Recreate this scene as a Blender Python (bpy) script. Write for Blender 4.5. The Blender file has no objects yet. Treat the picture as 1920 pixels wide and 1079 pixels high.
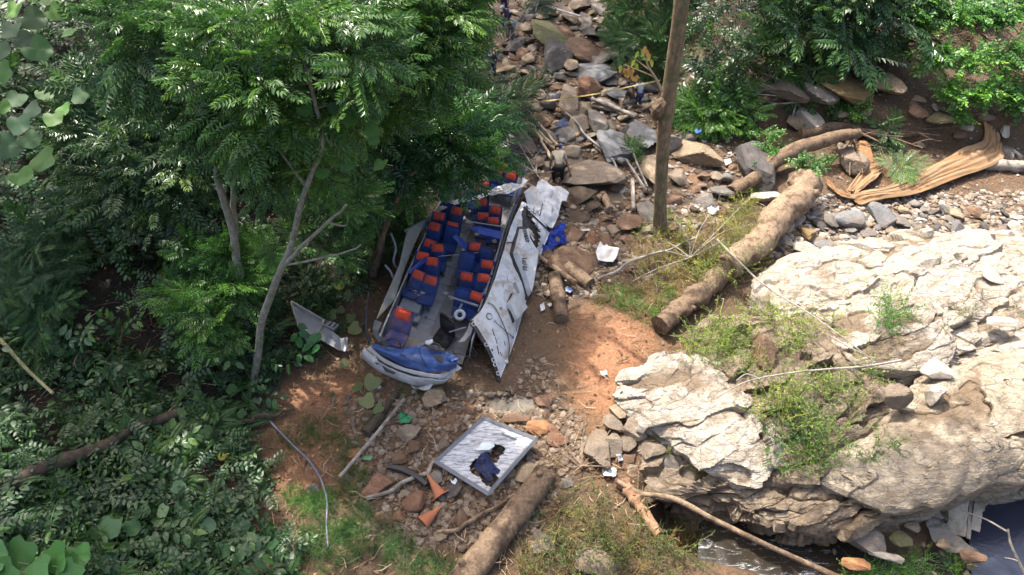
import bpy, math, random
import numpy as np
from mathutils import Vector, Matrix

R = math.radians
rng = np.random.default_rng(7)
random.seed(7)
SC = bpy.context.scene
COL = SC.collection

# ------------------------------------------------------------------ camera
CAM_H, PITCH, FOC = 15.5, 42.0, 1280.0
cam_d = bpy.data.cameras.new("camera")
cam_d.sensor_width = 36.0; cam_d.lens = 24.0; cam_d.clip_start = 0.1; cam_d.clip_end = 2000
cam = bpy.data.objects.new("camera", cam_d); COL.objects.link(cam)
cam.location = (0, 0, CAM_H); cam.rotation_euler = (R(90 - PITCH), 0, 0)
SC.camera = cam

# ------------------------------------------------------------------ light
SUN = np.array([-0.36, 0.46, 0.0]); SUN_EL = 62.0
SUN = SUN / np.linalg.norm(SUN) * math.cos(R(SUN_EL)); SUN[2] = math.sin(R(SUN_EL))
sun_az = math.atan2(SUN[0], SUN[1])
world = bpy.data.worlds.new("World"); SC.world = world; world.use_nodes = True
wn = world.node_tree.nodes; wl = world.node_tree.links; wn.clear()
sky = wn.new("ShaderNodeTexSky"); sky.sky_type = 'NISHITA'; sky.sun_disc = False
sky.sun_elevation = R(SUN_EL); sky.sun_rotation = sun_az; sky.dust_density = 7.0; sky.air_density = 1.0; sky.ozone_density = 0.3
bg = wn.new("ShaderNodeBackground"); bg.inputs[1].default_value = 0.15
wo = wn.new("ShaderNodeOutputWorld"); wl.new(sky.outputs[0], bg.inputs[0]); wl.new(bg.outputs[0], wo.inputs[0])
sun_d = bpy.data.lights.new("sun", 'SUN'); sun_d.energy = 3.2; sun_d.angle = R(0.6); sun_d.color = (1.0, 0.95, 0.86)
sun = bpy.data.objects.new("sun", sun_d); COL.objects.link(sun)
sun.rotation_euler = Vector(SUN).to_track_quat('Z', 'Y').to_euler(); sun.location = (-10, 12, 30)
SC.view_settings.view_transform = 'Standard'; SC.view_settings.look = 'None'
SC.view_settings.gamma = 1.0; SC.view_settings.use_curve_mapping = False
SC.view_settings.exposure = 1.62
SC.render.engine = 'CYCLES'
SC.cycles.max_bounces = 6; SC.cycles.diffuse_bounces = 3; SC.cycles.glossy_bounces = 2
SC.cycles.transmission_bounces = 3; SC.cycles.transparent_max_bounces = 8
SC.cycles.caustics_reflective = False; SC.cycles.caustics_refractive = False

# ------------------------------------------------------------------ picture <-> place
cp, sp = math.cos(R(PITCH)), math.sin(R(PITCH))
def ray(px, py):
    u = (px - 960) / FOC; v = (539.5 - py) / FOC
    return np.array([u, cp + v * sp, -sp + v * cp])
def P(px, py, z):
    d = ray(px, py); t = (z - CAM_H) / d[2]
    return np.array([0, 0, CAM_H]) + d * t
def PV(px, py, y):
    d = ray(px, py); t = y / d[1]
    return np.array([0, 0, CAM_H]) + d * t
def mpp(p):      # metres covered by one photo pixel at a place
    return (p[1] * cp + (CAM_H - p[2]) * sp) / FOC

# ------------------------------------------------------------------ noise
def _h(ix, iy, iz, s):
    n = (ix * 374761393 + iy * 668265263 + iz * 2147483647 + s * 974634777) & 0xFFFFFFFF
    n = ((n ^ (n >> 13)) * 1274126177) & 0xFFFFFFFF
    n = ((n ^ (n >> 16)) * 2246822519) & 0xFFFFFFFF
    return ((n ^ (n >> 15)) & 0xFFFFFF) / float(0xFFFFFF) * 2 - 1
def vn(p, s=0):
    p = np.asarray(p, float); i = np.floor(p).astype(np.int64); f = p - i; f = f * f * (3 - 2 * f)
    x, y, z = i[..., 0], i[..., 1], i[..., 2]; fx, fy, fz = f[..., 0], f[..., 1], f[..., 2]
    def L(a, b, t): return a + (b - a) * t
    return L(L(L(_h(x, y, z, s), _h(x+1, y, z, s), fx), L(_h(x, y+1, z, s), _h(x+1, y+1, z, s), fx), fy),
             L(L(_h(x, y, z+1, s), _h(x+1, y, z+1, s), fx), L(_h(x, y+1, z+1, s), _h(x+1, y+1, z+1, s), fx), fy), fz)
def fbm(p, octv=4, s=0, gain=.5):
    p = np.asarray(p, float); a = 1; o = 0; t = 0
    for k in range(octv):
        o = o + a * vn(p, s + k); t += a; a *= gain; p = p * 2.03 + 11.3
    return o / t
def ss(a, b, x):
    t = np.clip((np.asarray(x, float) - a) / (b - a), 0, 1); return t * t * (3 - 2 * t)
def n2(x, y, sc, octv=3, s=0):
    x = np.asarray(x, float); y = np.asarray(y, float)
    return fbm(np.stack([x * sc, y * sc, np.zeros_like(x) + .37], -1), octv, s)
def polydist(x, y, pts):
    x = np.asarray(x, float); y = np.asarray(y, float); d = np.full(x.shape, 1e9)
    for a, b in zip(pts[:-1], pts[1:]):
        ax, ay, bx, by = a[0], a[1], b[0], b[1]
        L2 = (bx-ax)**2 + (by-ay)**2
        t = np.clip(((x-ax)*(bx-ax) + (y-ay)*(by-ay)) / L2, 0, 1)
        d = np.minimum(d, np.hypot(x - ax - t*(bx-ax), y - ay - t*(by-ay)))
    return d

# ------------------------------------------------------------------ terrain height
STREAM = [P(*q, -1.5) for q in ((1310, 985), (1400, 1005), (1500, 1045), (1640, 1110), (1800, 1160))]
POOL = [P(*q, -1.5) for q in ((1900, 900), (1900, 1000), (1870, 1110), (1990, 1180))]
_L = [P(*q, 0) for q in ((640, 1150), (520, 1079), (500, 900), (500, 760), (600, 690), (640, 600), (740, 420), (860, 230), (900, 120), (915, 0))]
LEFTY = np.array([q[1] for q in _L] + [70.]); LEFTX = np.array([q[0] for q in _L] + [_L[-1][0]])
_Bk = [P(*q, 0) for q in ((1200, 60), (1262, 190), (1290, 262), (1400, 245), (1540, 262), (1700, 285), (1920, 292), (2100, 290))]
BKX = np.array([q[0] for q in _Bk]); BKY = np.array([q[1] for q in _Bk])
c_weed = P(1290, 470, .2); c_red = P(1150, 640, .2)
def H(x, y):
    x = np.asarray(x, float); y = np.asarray(y, float)
    z = .055 * np.maximum(y - 20, 0) + .12 * n2(x, y, .5, 3, 5) + .04 * n2(x, y, 3.0, 3, 9)
    xb = np.interp(y, LEFTY, LEFTX)
    d = np.maximum(xb - x, 0); z = z + .30 * d * ss(0, 1.5, d) + .15 * n2(x, y, .8, 3, 15) * ss(0, 2, d)
    # right bank: an undercut earth step, then a boulder slope
    yb = np.interp(x, BKX, BKY) + .4 * n2(x, y * .2, 1.0, 2, 31)
    k = ss(P(1290, 262, 0)[0] - 1.0, P(1400, 245, 0)[0] + 1.2, x)
    z = z + k * (ss(0, .7, y - yb) * 1.1 + np.maximum(y - yb - .5, 0) * .25)
    z = z + (1 - k) * .22 * np.maximum(y - yb, 0) * ss(BKX[0] - .2, BKX[0] + 1, x)
    z = z + .35 * np.exp(-((x - c_weed[0]) / 1.6)**2 - ((y - c_weed[1]) / 2.8)**2)
    z = z + .30 * np.exp(-((x - c_red[0]) / 1.2)**2 - ((y - c_red[1]) / 2.0)**2)
    w = 1 - ss(.85, 1.9, polydist(x, y, STREAM)); z = z * (1 - w) + (-1.75) * w
    w = 1 - ss(1.3, 2.4, polydist(x, y, POOL)); z = z * (1 - w) + (-1.85) * w
    w = ss(LOWR[0] - .6, LOWR[0] + .8, x) * (1 - ss(LOWR[1] - .8, LOWR[1] + .6, y)); z = z * (1 - w) + np.minimum(z, -1.2 + .1 * n2(x, y, 2, 3, 3)) * w
    for c, rr in PUDS:
        w = 1 - ss(.55, 1.1, np.hypot((x - c[0]) / rr[0], (y - c[1]) / rr[1])); z = z - .14 * w
    return z
LOWR = P(1440, 940, -.6)
PUDS = [(P(1140, 362, .05), (1.2, .75)), (P(1085, 412, .02), (.95, .35)), (P(960, 755, 0), (.9, .4))]
_T = np.linspace(8, 75, 500)
def G(px, py, dz=0.0):
    d = ray(px, py); d = d / np.linalg.norm(d); pts = np.array([0, 0, CAM_H]) + _T[:, None] * d
    below = pts[:, 2] < H(pts[:, 0], pts[:, 1])
    i = int(np.argmax(below)) if below.any() else len(_T) - 1
    j = max(i-1, 0); hz = H(pts[[j, i], 0], pts[[j, i], 1]); g0 = pts[j, 2]-hz[0]; g1 = pts[i, 2]-hz[1]
    f = 1.0 if abs(g0-g1) < 1e-9 else min(max(g0/(g0-g1), 0), 1)
    q = pts[j]*(1-f) + pts[i]*f
    q[2] = float(H(q[0], q[1])) + dz
    return q

def GV(px, py):
    px = np.asarray(px, float); py = np.asarray(py, float); u = (px-960)/FOC; v = (539.5-py)/FOC
    D = np.stack([u, cp+v*sp, -sp+v*cp], -1); z = np.zeros(len(px))
    for _ in range(14):
        t = (z-CAM_H)/D[:, 2]; q = D*t[:, None]; z = .4*z + .6*H(q[:, 0], q[:, 1])
    q[:, 2] = H(q[:, 0], q[:, 1]); return q
# ------------------------------------------------------------------ mesh helpers
class MB:
    def __init__(s): s.v = []; s.f = []; s.m = []; s.a = []; s.n = 0
    def add(s, V, F, mat=0, rnd=0.5):
        V = np.asarray(V, float).reshape(-1, 3); F = np.asarray(F, int)
        s.v.append(V); s.f.append(F + s.n); s.m.append(np.full(len(F), mat) if np.isscalar(mat) else np.asarray(mat))
        s.a.append(np.full(len(V), rnd) if np.isscalar(rnd) else np.asarray(rnd)); s.n += len(V); return s
    def mesh(s, name, mats, smooth=False):
        V = np.concatenate(s.v); A = np.concatenate(s.a)
        me = bpy.data.meshes.new(name); me.vertices.add(len(V)); me.vertices.foreach_set("co", V.ravel())
        nl = sum(f.size for f in s.f); npoly = sum(len(f) for f in s.f)
        me.loops.add(nl); me.polygons.add(npoly)
        me.loops.foreach_set("vertex_index", np.concatenate([f.ravel() for f in s.f]).astype(np.int32))
        tot = np.concatenate([np.full(len(f), f.shape[1]) for f in s.f]).astype(np.int32)
        st = np.concatenate([[0], np.cumsum(tot)[:-1]]).astype(np.int32)
        me.polygons.foreach_set("loop_start", st); me.polygons.foreach_set("loop_total", tot)
        me.polygons.foreach_set("material_index", np.concatenate(s.m).astype(np.int32))
        me.polygons.foreach_set("use_smooth", np.full(npoly, smooth))
        at = me.attributes.new("rnd", 'FLOAT', 'POINT'); at.data.foreach_set("value", A.astype(np.float32))
        for m in (mats if isinstance(mats, (list, tuple)) else [mats]): me.materials.append(m)
        me.update(calc_edges=True); return me
    def obj(s, name, mats, parent=None, smooth=False):
        return link(name, s.mesh(name, mats, smooth), parent)
def link(name, data, parent=None):
    o = bpy.data.objects.new(name, data); COL.objects.link(o)
    if parent is not None: o.parent = parent
    return o
def tag(o, label, cat=None, group=None, kind=None):
    o['label'] = label
    if cat: o['category'] = cat
    if group: o['group'] = group
    if kind: o['kind'] = kind
    return o
def thing(name, loc, label, cat, group=None, rotz=0):
    o = bpy.data.objects.new(name, None); COL.objects.link(o); o.location = loc; o.rotation_euler = (0, 0, rotz)
    o.empty_display_size = .2
    return tag(o, label, cat, group)

def tube_vf(path, radii, n=6, cap=True, rough=0, seed=0):
    path = np.asarray(path, float); k = len(path)
    radii = np.full(k, radii) if np.isscalar(radii) else np.asarray(radii, float)
    if len(radii) != k: radii = np.interp(np.linspace(0, 1, k), np.linspace(0, 1, len(radii)), radii)
    T = np.gradient(path, axis=0); T /= np.linalg.norm(T, axis=1)[:, None] + 1e-9
    ref = np.array([0, 0, 1.]) if abs(T[0][2]) < .8 else np.array([0, 1., 0])
    V = []; X = None
    for i in range(k):
        X = np.cross(ref, T[i]) if X is None else X - T[i] * np.dot(X, T[i])
        X /= np.linalg.norm(X) + 1e-9; Y = np.cross(T[i], X)
        a = np.linspace(0, 2*np.pi, n, endpoint=False)
        V.append(path[i] + radii[i] * (np.cos(a)[:, None] * X + np.sin(a)[:, None] * Y))
    V = np.concatenate(V)
    if rough:
        c = np.repeat(path, n, 0); dr = V - c
        V = c + dr * (1 + rough * fbm(V * 6, 3, seed))[:, None]
    i = np.arange(k-1)[:, None] * n; j = np.arange(n)[None, :]; j2 = (j + 1) % n
    F = np.stack([i + j, i + j2, i + n + j2, i + n + j], -1).reshape(-1, 4)
    return V, F, n
def add_tube(mb, path, radii, n=6, mat=0, rnd=.5, rough=0, seed=0, cap=True):
    V, F, n = tube_vf(path, radii, n, rough=rough, seed=seed)
    mb.add(V, F, mat, rnd)
    if cap:
        path = np.asarray(path, float); k = len(path)
        for base, c, s in ((0, path[0], 1), ((k-1)*n, path[-1], -1)):
            ring = V[base:base+n]; VV = np.vstack([ring, c[None]])
            Fc = [(i, (i+1) % n, n) if s < 0 else ((i+1) % n, i, n) for i in range(n)]
            mb.add(VV, Fc, mat, rnd)
def spline(pts, n):
    pts = np.asarray(pts, float); k = len(pts)
    if k < 3:
        t = np.linspace(0, 1, n)[:, None]; return pts[0] * (1-t) + pts[-1] * t
    Pp = np.vstack([2*pts[0]-pts[1], pts, 2*pts[-1]-pts[-2]]); out = []
    for u in np.linspace(0, k-1-1e-6, n):
        i = int(u); t = u - i; p0, p1, p2, p3 = Pp[i:i+4]
        out.append(.5*((2*p1)+(-p0+p2)*t+(2*p0-5*p1+4*p2-p3)*t*t+(-p0+3*p1-3*p2+p3)*t**3))
    return np.array(out)
BOXF = np.array([[0,3,2,1],[4,5,6,7],[0,1,5,4],[1,2,6,5],[2,3,7,6],[3,0,4,7]])
def box(mb, c, s, mat=0, rot=None, rnd=.5, bev=0.0):
    sx, sy, sz = np.array(s) / 2
    if bev <= 0:
        V = np.array([[-sx,-sy,-sz],[sx,-sy,-sz],[sx,sy,-sz],[-sx,sy,-sz],[-sx,-sy,sz],[sx,-sy,sz],[sx,sy,sz],[-sx,sy,sz]])
        F = BOXF
    else:   # chamfered in plan and at the top and bottom rims
        b = min(bev, sx*.9, sy*.9, sz*.9); rings = []
        for z, i in ((-sz, b), (-sz+b, 0), (sz-b, 0), (sz, b)):
            x, y = sx-i, sy-i; q = b * .6
            rings.append([[-x+q,-y,z],[x-q,-y,z],[x,-y+q,z],[x,y-q,z],[x-q,y,z],[-x+q,y,z],[-x,y-q,z],[-x,-y+q,z]])
        V = np.array(rings).reshape(-1, 3); F = []
        for r in range(3):
            for j in range(8): F.append([r*8+j, r*8+(j+1) % 8, r*8+8+(j+1) % 8, r*8+8+j])
        F = np.array(F)
        T8 = np.array([[0,1,2,3,4,5,6,7]])
    if rot is not None: V = V @ np.asarray(rot).T
    V = V + np.asarray(c)
    mb.add(V, F, mat, rnd)
    if bev > 0:
        mb.add(V[:8][::-1].copy(), np.arange(8)[None], mat, rnd); mb.add(V[24:32].copy(), np.arange(8)[None], mat, rnd)
def rotz(a): c, s = math.cos(a), math.sin(a); return np.array([[c,-s,0],[s,c,0],[0,0,1.]])
def rotx(a): c, s = math.cos(a), math.sin(a); return np.array([[1,0,0],[0,c,-s],[0,s,c]])
def roty(a): c, s = math.cos(a), math.sin(a); return np.array([[c,0,s],[0,1,0],[-s,0,c]])
def grid_faces(nu, nv):
    i = np.arange(nu-1)[:, None] * nv; j = np.arange(nv-1)[None, :]
    return np.stack([i+j, i+j+1, i+nv+j+1, i+nv+j], -1).reshape(-1, 4)
def sheet(mb, V, nu, nv, thick=.01, mat=0, rnd=.5):
    """grid sheet with real thickness; V (nu*nv,3)"""
    V = np.asarray(V, float).reshape(nu, nv, 3)
    du = np.gradient(V, axis=0); dv = np.gradient(V, axis=1); N = np.cross(du, dv); N /= np.linalg.norm(N, axis=-1)[..., None] + 1e-9
    A = V + N * thick / 2; B = V - N * thick / 2
    F = grid_faces(nu, nv); k = nu * nv
    E = []
    idx = np.arange(k).reshape(nu, nv)
    for line in (idx[0], idx[-1][::-1], idx[:, 0][::-1], idx[:, -1]):
        for a, b in zip(line[:-1], line[1:]): E.append([a, b, b + k, a + k])
    mb.add(np.vstack([A.reshape(-1, 3), B.reshape(-1, 3)]), np.vstack([F[:, ::-1], F + k, np.array(E)]), mat, rnd)

# ------------------------------------------------------------------ materials
def newmat(name):
    m = bpy.data.materials.new(name); m.use_nodes = True; nt = m.node_tree
    for n in list(nt.nodes): nt.nodes.remove(n)
    return m, nt
def N(nt, typ, **kw):
    n = nt.nodes.new(typ)
    for k, v in kw.items():
        if k.startswith('i_'):
            key = k[2:]; key = int(key) if key.isdigit() else key.replace('_', ' ')
            n.inputs[key].default_value = v
        else: setattr(n, k, v)
    return n
def ramp(nt, src, stops, interp='LINEAR'):
    r = nt.nodes.new('ShaderNodeValToRGB'); e = r.color_ramp.elements; r.color_ramp.interpolation = interp
    while len(e) < len(stops): e.new(.5)
    for el, (p, c) in zip(e, stops):
        el.position = p; el.color = (c, c, c, 1) if np.isscalar(c) else (*c, 1)
    nt.links.new(src, r.inputs[0]); return r.outputs[0]
def mix(nt, fac, a, b, mode='MIX'):
    m = nt.nodes.new('ShaderNodeMix'); m.data_type = 'RGBA'; m.blend_type = mode
    for sock, v in ((m.inputs[0], fac), (m.inputs[6], a), (m.inputs[7], b)):
        if hasattr(v, 'links'): nt.links.new(v, sock)
        elif not hasattr(v, '__len__'): sock.default_value = v
        else: sock.default_value = (*v, 1) if len(v) == 3 else v
    return m.outputs[2]
def noise(nt, co, scale, det=6, rough=.6, dist=0, out=0):
    n = N(nt, 'ShaderNodeTexNoise', i_Scale=scale, i_Detail=det, i_Roughness=rough, i_Distortion=dist)
    nt.links.new(co, n.inputs['Vector']); return n.outputs[out]
def mapping(nt, co, scale=(1,1,1), rot=(0,0,0)):
    m = N(nt, 'ShaderNodeMapping'); m.inputs['Scale'].default_value = scale; m.inputs['Rotation'].default_value = rot
    nt.links.new(co, m.inputs[0]); return m.outputs[0]
def math_(nt, op, a, b=0.0):
    m = nt.nodes.new('ShaderNodeMath'); m.operation = op
    for s, v in ((m.inputs[0], a), (m.inputs[1], b)):
        if hasattr(v, 'links'): nt.links.new(v, s)
        else: s.default_value = v
    return m.outputs[0]
def principled(nt, col, rough=.7, spec=.4, metal=0, bump=None, bstr=.5, bdist=.02):
    b = N(nt, 'ShaderNodeBsdfPrincipled')
    for key, v in (('Base Color', col), ('Roughness', rough), ('Metallic', metal), ('Specular IOR Level', spec)):
        if hasattr(v, 'links'): nt.links.new(v, b.inputs[key])
        else: b.inputs[key].default_value = (*v, 1) if key == 'Base Color' and len(v) == 3 else v
    if bump is not None:
        bp = N(nt, 'ShaderNodeBump', i_Strength=bstr, i_Distance=bdist); nt.links.new(bump, bp.inputs['Height'])
        nt.links.new(bp.outputs[0], b.inputs['Normal'])
    return b
def finish(nt, sh):
    o = N(nt, 'ShaderNodeOutputMaterial'); nt.links.new(sh, o.inputs[0])
def geo(nt): return N(nt, 'ShaderNodeNewGeometry').outputs['Position']
def objco(nt): return N(nt, 'ShaderNodeTexCoord').outputs['Object']
def attr(nt, name, out='Fac'): return N(nt, 'ShaderNodeAttribute', attribute_name=name).outputs[out]

def plain(name, col, rough=.6, dirt=.35, spec=.4, metal=0, scale=6, dirtcol=(.10,.075,.05), bstr=.15):
    m, nt = newmat(name); c = objco(nt)
    n1 = noise(nt, c, scale, 8, .65); n2_ = noise(nt, c, scale * 5, 4, .6)
    k = math_(nt, 'MULTIPLY', ramp(nt, n1, [(.42, 0), (.72, 1)]), dirt)
    base = mix(nt, k, col, dirtcol)
    base = mix(nt, ramp(nt, n2_, [(.3, .25), (.7, 0)]), base, tuple(x * .6 for x in col))
    finish(nt, principled(nt, base, rough, spec, metal, n2_, bstr, .01).outputs[0]); return m

def leafmat(name, gloss=.42, trans=.28, back=(1.15, 1.25, .8)):
    """base colour = object colour, varied by the leaf's own random value"""
    m, nt = newmat(name)
    oc = N(nt, 'ShaderNodeObjectInfo').outputs['Color']
    r = attr(nt, 'rnd')
    v = ramp(nt, r, [(0, (.32, .38, .38)), (.35, (.72, .76, .72)), (.65, (1.15, 1.12, .9)), (.85, (1.9, 1.65, .9)), (1, (3.2, 2.3, 1.0))])
    col = mix(nt, 1.0, oc, v, 'MULTIPLY')
    n = noise(nt, geo(nt), 30, 2, .5); col = mix(nt, ramp(nt, n, [(.35, .35), (.65, 0)]), col, mix(nt, 1.0, col, (.55, .6, .5), 'MULTIPLY'))
    b = principled(nt, col, gloss, .5)
    t = N(nt, 'ShaderNodeBsdfTranslucent'); nt.links.new(mix(nt, 1.0, col, back, 'MULTIPLY'), t.inputs[0])
    ms = N(nt, 'ShaderNodeMixShader', i_0=trans); nt.links.new(b.outputs[0], ms.inputs[1]); nt.links.new(t.outputs[0], ms.inputs[2])
    finish(nt, ms.outputs[0]); return m
def barkmat(name, c1, c2, c3, sc=5, bstr=.8):
    m, nt = newmat(name); co = mapping(nt, objco(nt), (1, 1, .3))
    a = noise(nt, co, sc * 2.5, 8, .7, .4); b = noise(nt, objco(nt), sc * .5, 4, .6)
    d = noise(nt, co, sc * 9, 4, .7)
    col = mix(nt, ramp(nt, a, [(.35, 0), (.65, 1)]), c1, c2)
    col = mix(nt, ramp(nt, b, [(.5, 0), (.62, .85)]), col, c3)
    h = math_(nt, 'ADD', a, math_(nt, 'MULTIPLY', d, .6))
    finish(nt, principled(nt, col, .9, .2, 0, h, bstr, .03).outputs[0]); return m
# ------------------------------------------------------------------ ground sheet
def lines(lo, hi, step, far):
    a = list(np.arange(lo, hi + 1e-6, step)); s = step; x = lo
    pre = []
    while x > -far: s *= 1.35; x -= s; pre.append(x)
    s = step; x = a[-1]; post = []
    while x < far: s *= 1.35; x += s; post.append(x)
    return np.array(pre[::-1] + a + post)
gx = lines(-20, 24, .11, 500); gy = lines(5, 40, .11, 500)
GX, GY = np.meshgrid(gx, gy, indexing='ij')
cxy, cyy = np.clip(GX, -34, 40), np.clip(GY, -6, 60)
GZ = H(cxy, cyy)
GZ = GZ + .03 * fbm(np.stack([GX*6, GY*6, GZ*6], -1), 3, 41) * (np.abs(GX) < 40)
def soil_material():
    m, nt = newmat('soil')
    p = geo(nt); a = attr(nt, 'rnd')            # 0 dark leaf mould, .5 brown streambed earth, 1 red earth
    n1 = noise(nt, p, 1.3, 8, .7); n2_ = noise(nt, p, 9, 8, .75); n3 = noise(nt, p, 45, 4, .7)
    z = math_(nt, 'ADD', a, math_(nt, 'MULTIPLY', math_(nt, 'SUBTRACT', n1, .5), .5))
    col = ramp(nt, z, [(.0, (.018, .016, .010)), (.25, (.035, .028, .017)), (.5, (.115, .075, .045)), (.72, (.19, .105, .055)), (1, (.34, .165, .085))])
    col = mix(nt, ramp(nt, n2_, [(.38, .75), (.62, 0)]), col, mix(nt, 1.0, col, (.45, .42, .4), 'MULTIPLY'))
    col = mix(nt, ramp(nt, n3, [(.58, 0), (.75, .45)]), col, (.30, .25, .19))
    vo = N(nt, 'ShaderNodeTexVoronoi', i_Scale=16.0, i_Randomness=1.0); nt.links.new(p, vo.inputs[0])
    h = math_(nt, 'ADD', math_(nt, 'MULTIPLY', n2_, 1.0), math_(nt, 'MULTIPLY', n3, .5))
    h = math_(nt, 'SUBTRACT', h, math_(nt, 'MULTIPLY', vo.outputs[0], .5))
    ro = ramp(nt, n1, [(.40, .55), (.6, .92)])
    finish(nt, principled(nt, col, ro, .3, 0, h, .9, .06).outputs[0]); return m
soil = soil_material()
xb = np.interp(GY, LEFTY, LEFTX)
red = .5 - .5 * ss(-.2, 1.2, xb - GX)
red = red + .16 * ss(-1.5, .3, GX + 1) * 0
def spot(px, py, r, amt):
    global red
    q = G(px, py); red = red + amt * np.exp(-((GX - q[0]) / r[0])**2 - ((GY - q[1]) / r[1])**2)
spot(1140, 690, (1.1, 2.3), .60); spot(1200, 620, (.9, .9), .3); spot(600, 745, (1.5, 1.0), .42); spot(620, 740, (.9, .9), .15); spot(830, 780, (1.0, .6), .2); spot(560, 870, (1.2, 1.0), .35)
spot(1310, 330, (.8, .8), .28); spot(1700, 330, (4, .9), .14); spot(1090, 170, (.8, 1.2), .15); spot(1060, 480, (.8, .8), .1); spot(700, 880, (1.2, 1.2), .12)
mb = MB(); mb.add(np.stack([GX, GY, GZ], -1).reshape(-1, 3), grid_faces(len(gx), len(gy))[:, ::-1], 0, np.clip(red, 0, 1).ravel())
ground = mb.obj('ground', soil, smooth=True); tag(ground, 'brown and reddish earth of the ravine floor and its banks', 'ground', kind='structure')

def water_material(name, deep, rough=.06, foam=0, ns=9.0):
    m, nt = newmat(name); p = geo(nt)
    n = noise(nt, p, ns, 5, .6, .5); col = deep
    if foam:
        f = noise(nt, mapping(nt, p, (.9, 3.2, 1), (0, 0, .45)), 1.5, 9, .85, 1.2)
        col = mix(nt, ramp(nt, f, [(.56, 0), (.66, foam)]), deep, (.75, .78, .8))
    finish(nt, principled(nt, col, rough, .6, 0, n, .25, .03).outputs[0]); return m
def water_patch(name, cpx, rad, z, mat, label, seed, cat='water'):
    c = P(cpx[0], cpx[1], z); k = 28; mb = MB(); V = [c]; 
    for i in range(k):
        a = 2*math.pi*i/k; w = 1 + .22 * float(vn(np.array([math.cos(a)*1.7, math.sin(a)*1.7, seed])))
        V.append(c + np.array([rad[0]*w*math.cos(a), rad[1]*w*math.sin(a), 0]))
    mb.add(V, [(0, 1+i, 1+(i+1) % k) for i in range(k)])
    return tag(mb.obj(name, mat), label, cat, kind='structure')
w_dark = water_material('still_water', (.02, .024, .04)); w_mud = water_material('puddle_water', (.10, .085, .06), .04)
w_run = water_material('running_water', (.028, .023, .017), .12, .9)
pz = float(H(*P(1140, 362, .05)[:2])) + .075
water_patch('puddle', (1140, 362), (1.5, .85), pz, w_mud, 'shallow sky-lit puddle among the wet rocks right of the torn roof', 1)
pz = float(H(*P(1085, 412, .02)[:2])) + .07
water_patch('puddle', (1085, 412), (1.15, .36), pz, w_mud, 'narrow puddle beside the torn end of the roof', 2)
pz = float(H(*P(960, 755, 0)[:2])) + .07
water_patch('puddle', (960, 755), (1.0, .42), pz, w_mud, 'thin trickle of water just in front of the wrecked bus', 3)
# the stream under the rock ledge: a ribbon along its trench, and the dark pool
sp_ = spline(STREAM, 40); T = np.gradient(sp_, axis=0); T /= np.linalg.norm(T, axis=1)[:, None]
Nn = np.stack([-T[:, 1], T[:, 0], 0*T[:, 0]], -1); sv = []
for i in range(40):
    for j in range(9):
        q = sp_[i] + Nn[i] * (j/8 - .5) * 3.3; q[2] = -1.42 - .10 * i/39 + .05 * float(vn(np.array([i*.7, j*1.1, 0]))) ; sv.append(q)
mb = MB(); mb.add(sv, grid_faces(40, 9)); tag(mb.obj('stream', w_run, smooth=True), 'foaming stream running out from under the rock ledge at the bottom', 'stream', kind='structure')
c = P(1905, 1010, -1.5); mb = MB(); mb.add([P(x, y, -1.5) for x, y in ((1790, 880), (2150, 880), (2200, 1200), (1830, 1180), (1822, 1079), (1815, 980))], [(0, 5, 4, 3, 2, 1)])
tag(mb.obj('pool', w_dark), 'dark still pool in the bottom right corner', 'pool', kind='structure')

# ------------------------------------------------------------------ rocks
import bmesh
def ico(sub):
    bm = bmesh.new(); bmesh.ops.create_icosphere(bm, subdivisions=sub, radius=1)
    V = np.array([v.co for v in bm.verts]); F = np.array([[v.index for v in f.verts] for f in bm.faces]); bm.free(); return V, F
ICO = {k: ico(k) for k in (1, 2, 3, 4)}
def rock_vf(seed, sub=3, planes=11, lo=.42, hi=.82, ns=.045, flat=None):
    r = np.random.default_rng(seed); V, F = ICO[sub]; V = V.copy()
    t = np.ones(len(V))
    for _ in range(planes):
        n = r.normal(size=3); n /= np.linalg.norm(n); d = r.uniform(lo, hi); dn = V @ n
        t = np.minimum(t, np.where(dn > .05, d / np.maximum(dn, .05), 9))
    V = V * t[:, None]
    V = V * (1 + ns * fbm(V * 2.2 + seed, 4, seed % 50) * 2 + ns * .5 * fbm(V * 7 + seed, 2, 3))[:, None]
    if flat: V[:, 2] *= flat
    V /= np.abs(V).max(axis=0)      # unit half extents
    return V, F
def rock_material():
    m, nt = newmat('boulder_rock'); c = objco(nt); p = geo(nt)
    oc = N(nt, 'ShaderNodeObjectInfo').outputs['Color']
    n1 = noise(nt, p, 2.2, 8, .7, .3); n2_ = noise(nt, p, 14, 8, .75); n3 = noise(nt, mapping(nt, c, (1.2, 1.2, 6), (.3, .25, 0)), 3, 6, .7, .6)
    col = mix(nt, ramp(nt, n1, [(.35, .8), (.6, 0)]), oc, mix(nt, 1.0, oc, (.55, .52, .5), 'MULTIPLY'))
    col = mix(nt, ramp(nt, n2_, [(.52, 0), (.72, .6)]), col, mix(nt, 1.0, oc, (1.55, 1.5, 1.4), 'MULTIPLY'))
    col = mix(nt, ramp(nt, n3, [(.40, .55), (.52, 0)]), col, mix(nt, 1.0, oc, (.5, .42, .34), 'MULTIPLY'))
    # earth caught on the foot and in hollows
    col = mix(nt, ramp(nt, noise(nt, p, 1.1, 5, .7), [(.54, 0), (.68, .55)]), col, (.15, .095, .055))
    h = math_(nt, 'ADD', n2_, math_(nt, 'MULTIPLY', n3, 1.1))
    finish(nt, principled(nt, col, .85, .3, 0, h, .65, .05).outputs[0]); return m
rockm = rock_material()
ROCKS = []
for i in range(20):
    V, F = rock_vf(100 + i, 4 if i < 12 else 3, planes=9 + i % 5); mbk = MB(); mbk.add(V, F); ROCKS.append(mbk.mesh('rock', rockm, smooth=False))
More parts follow.
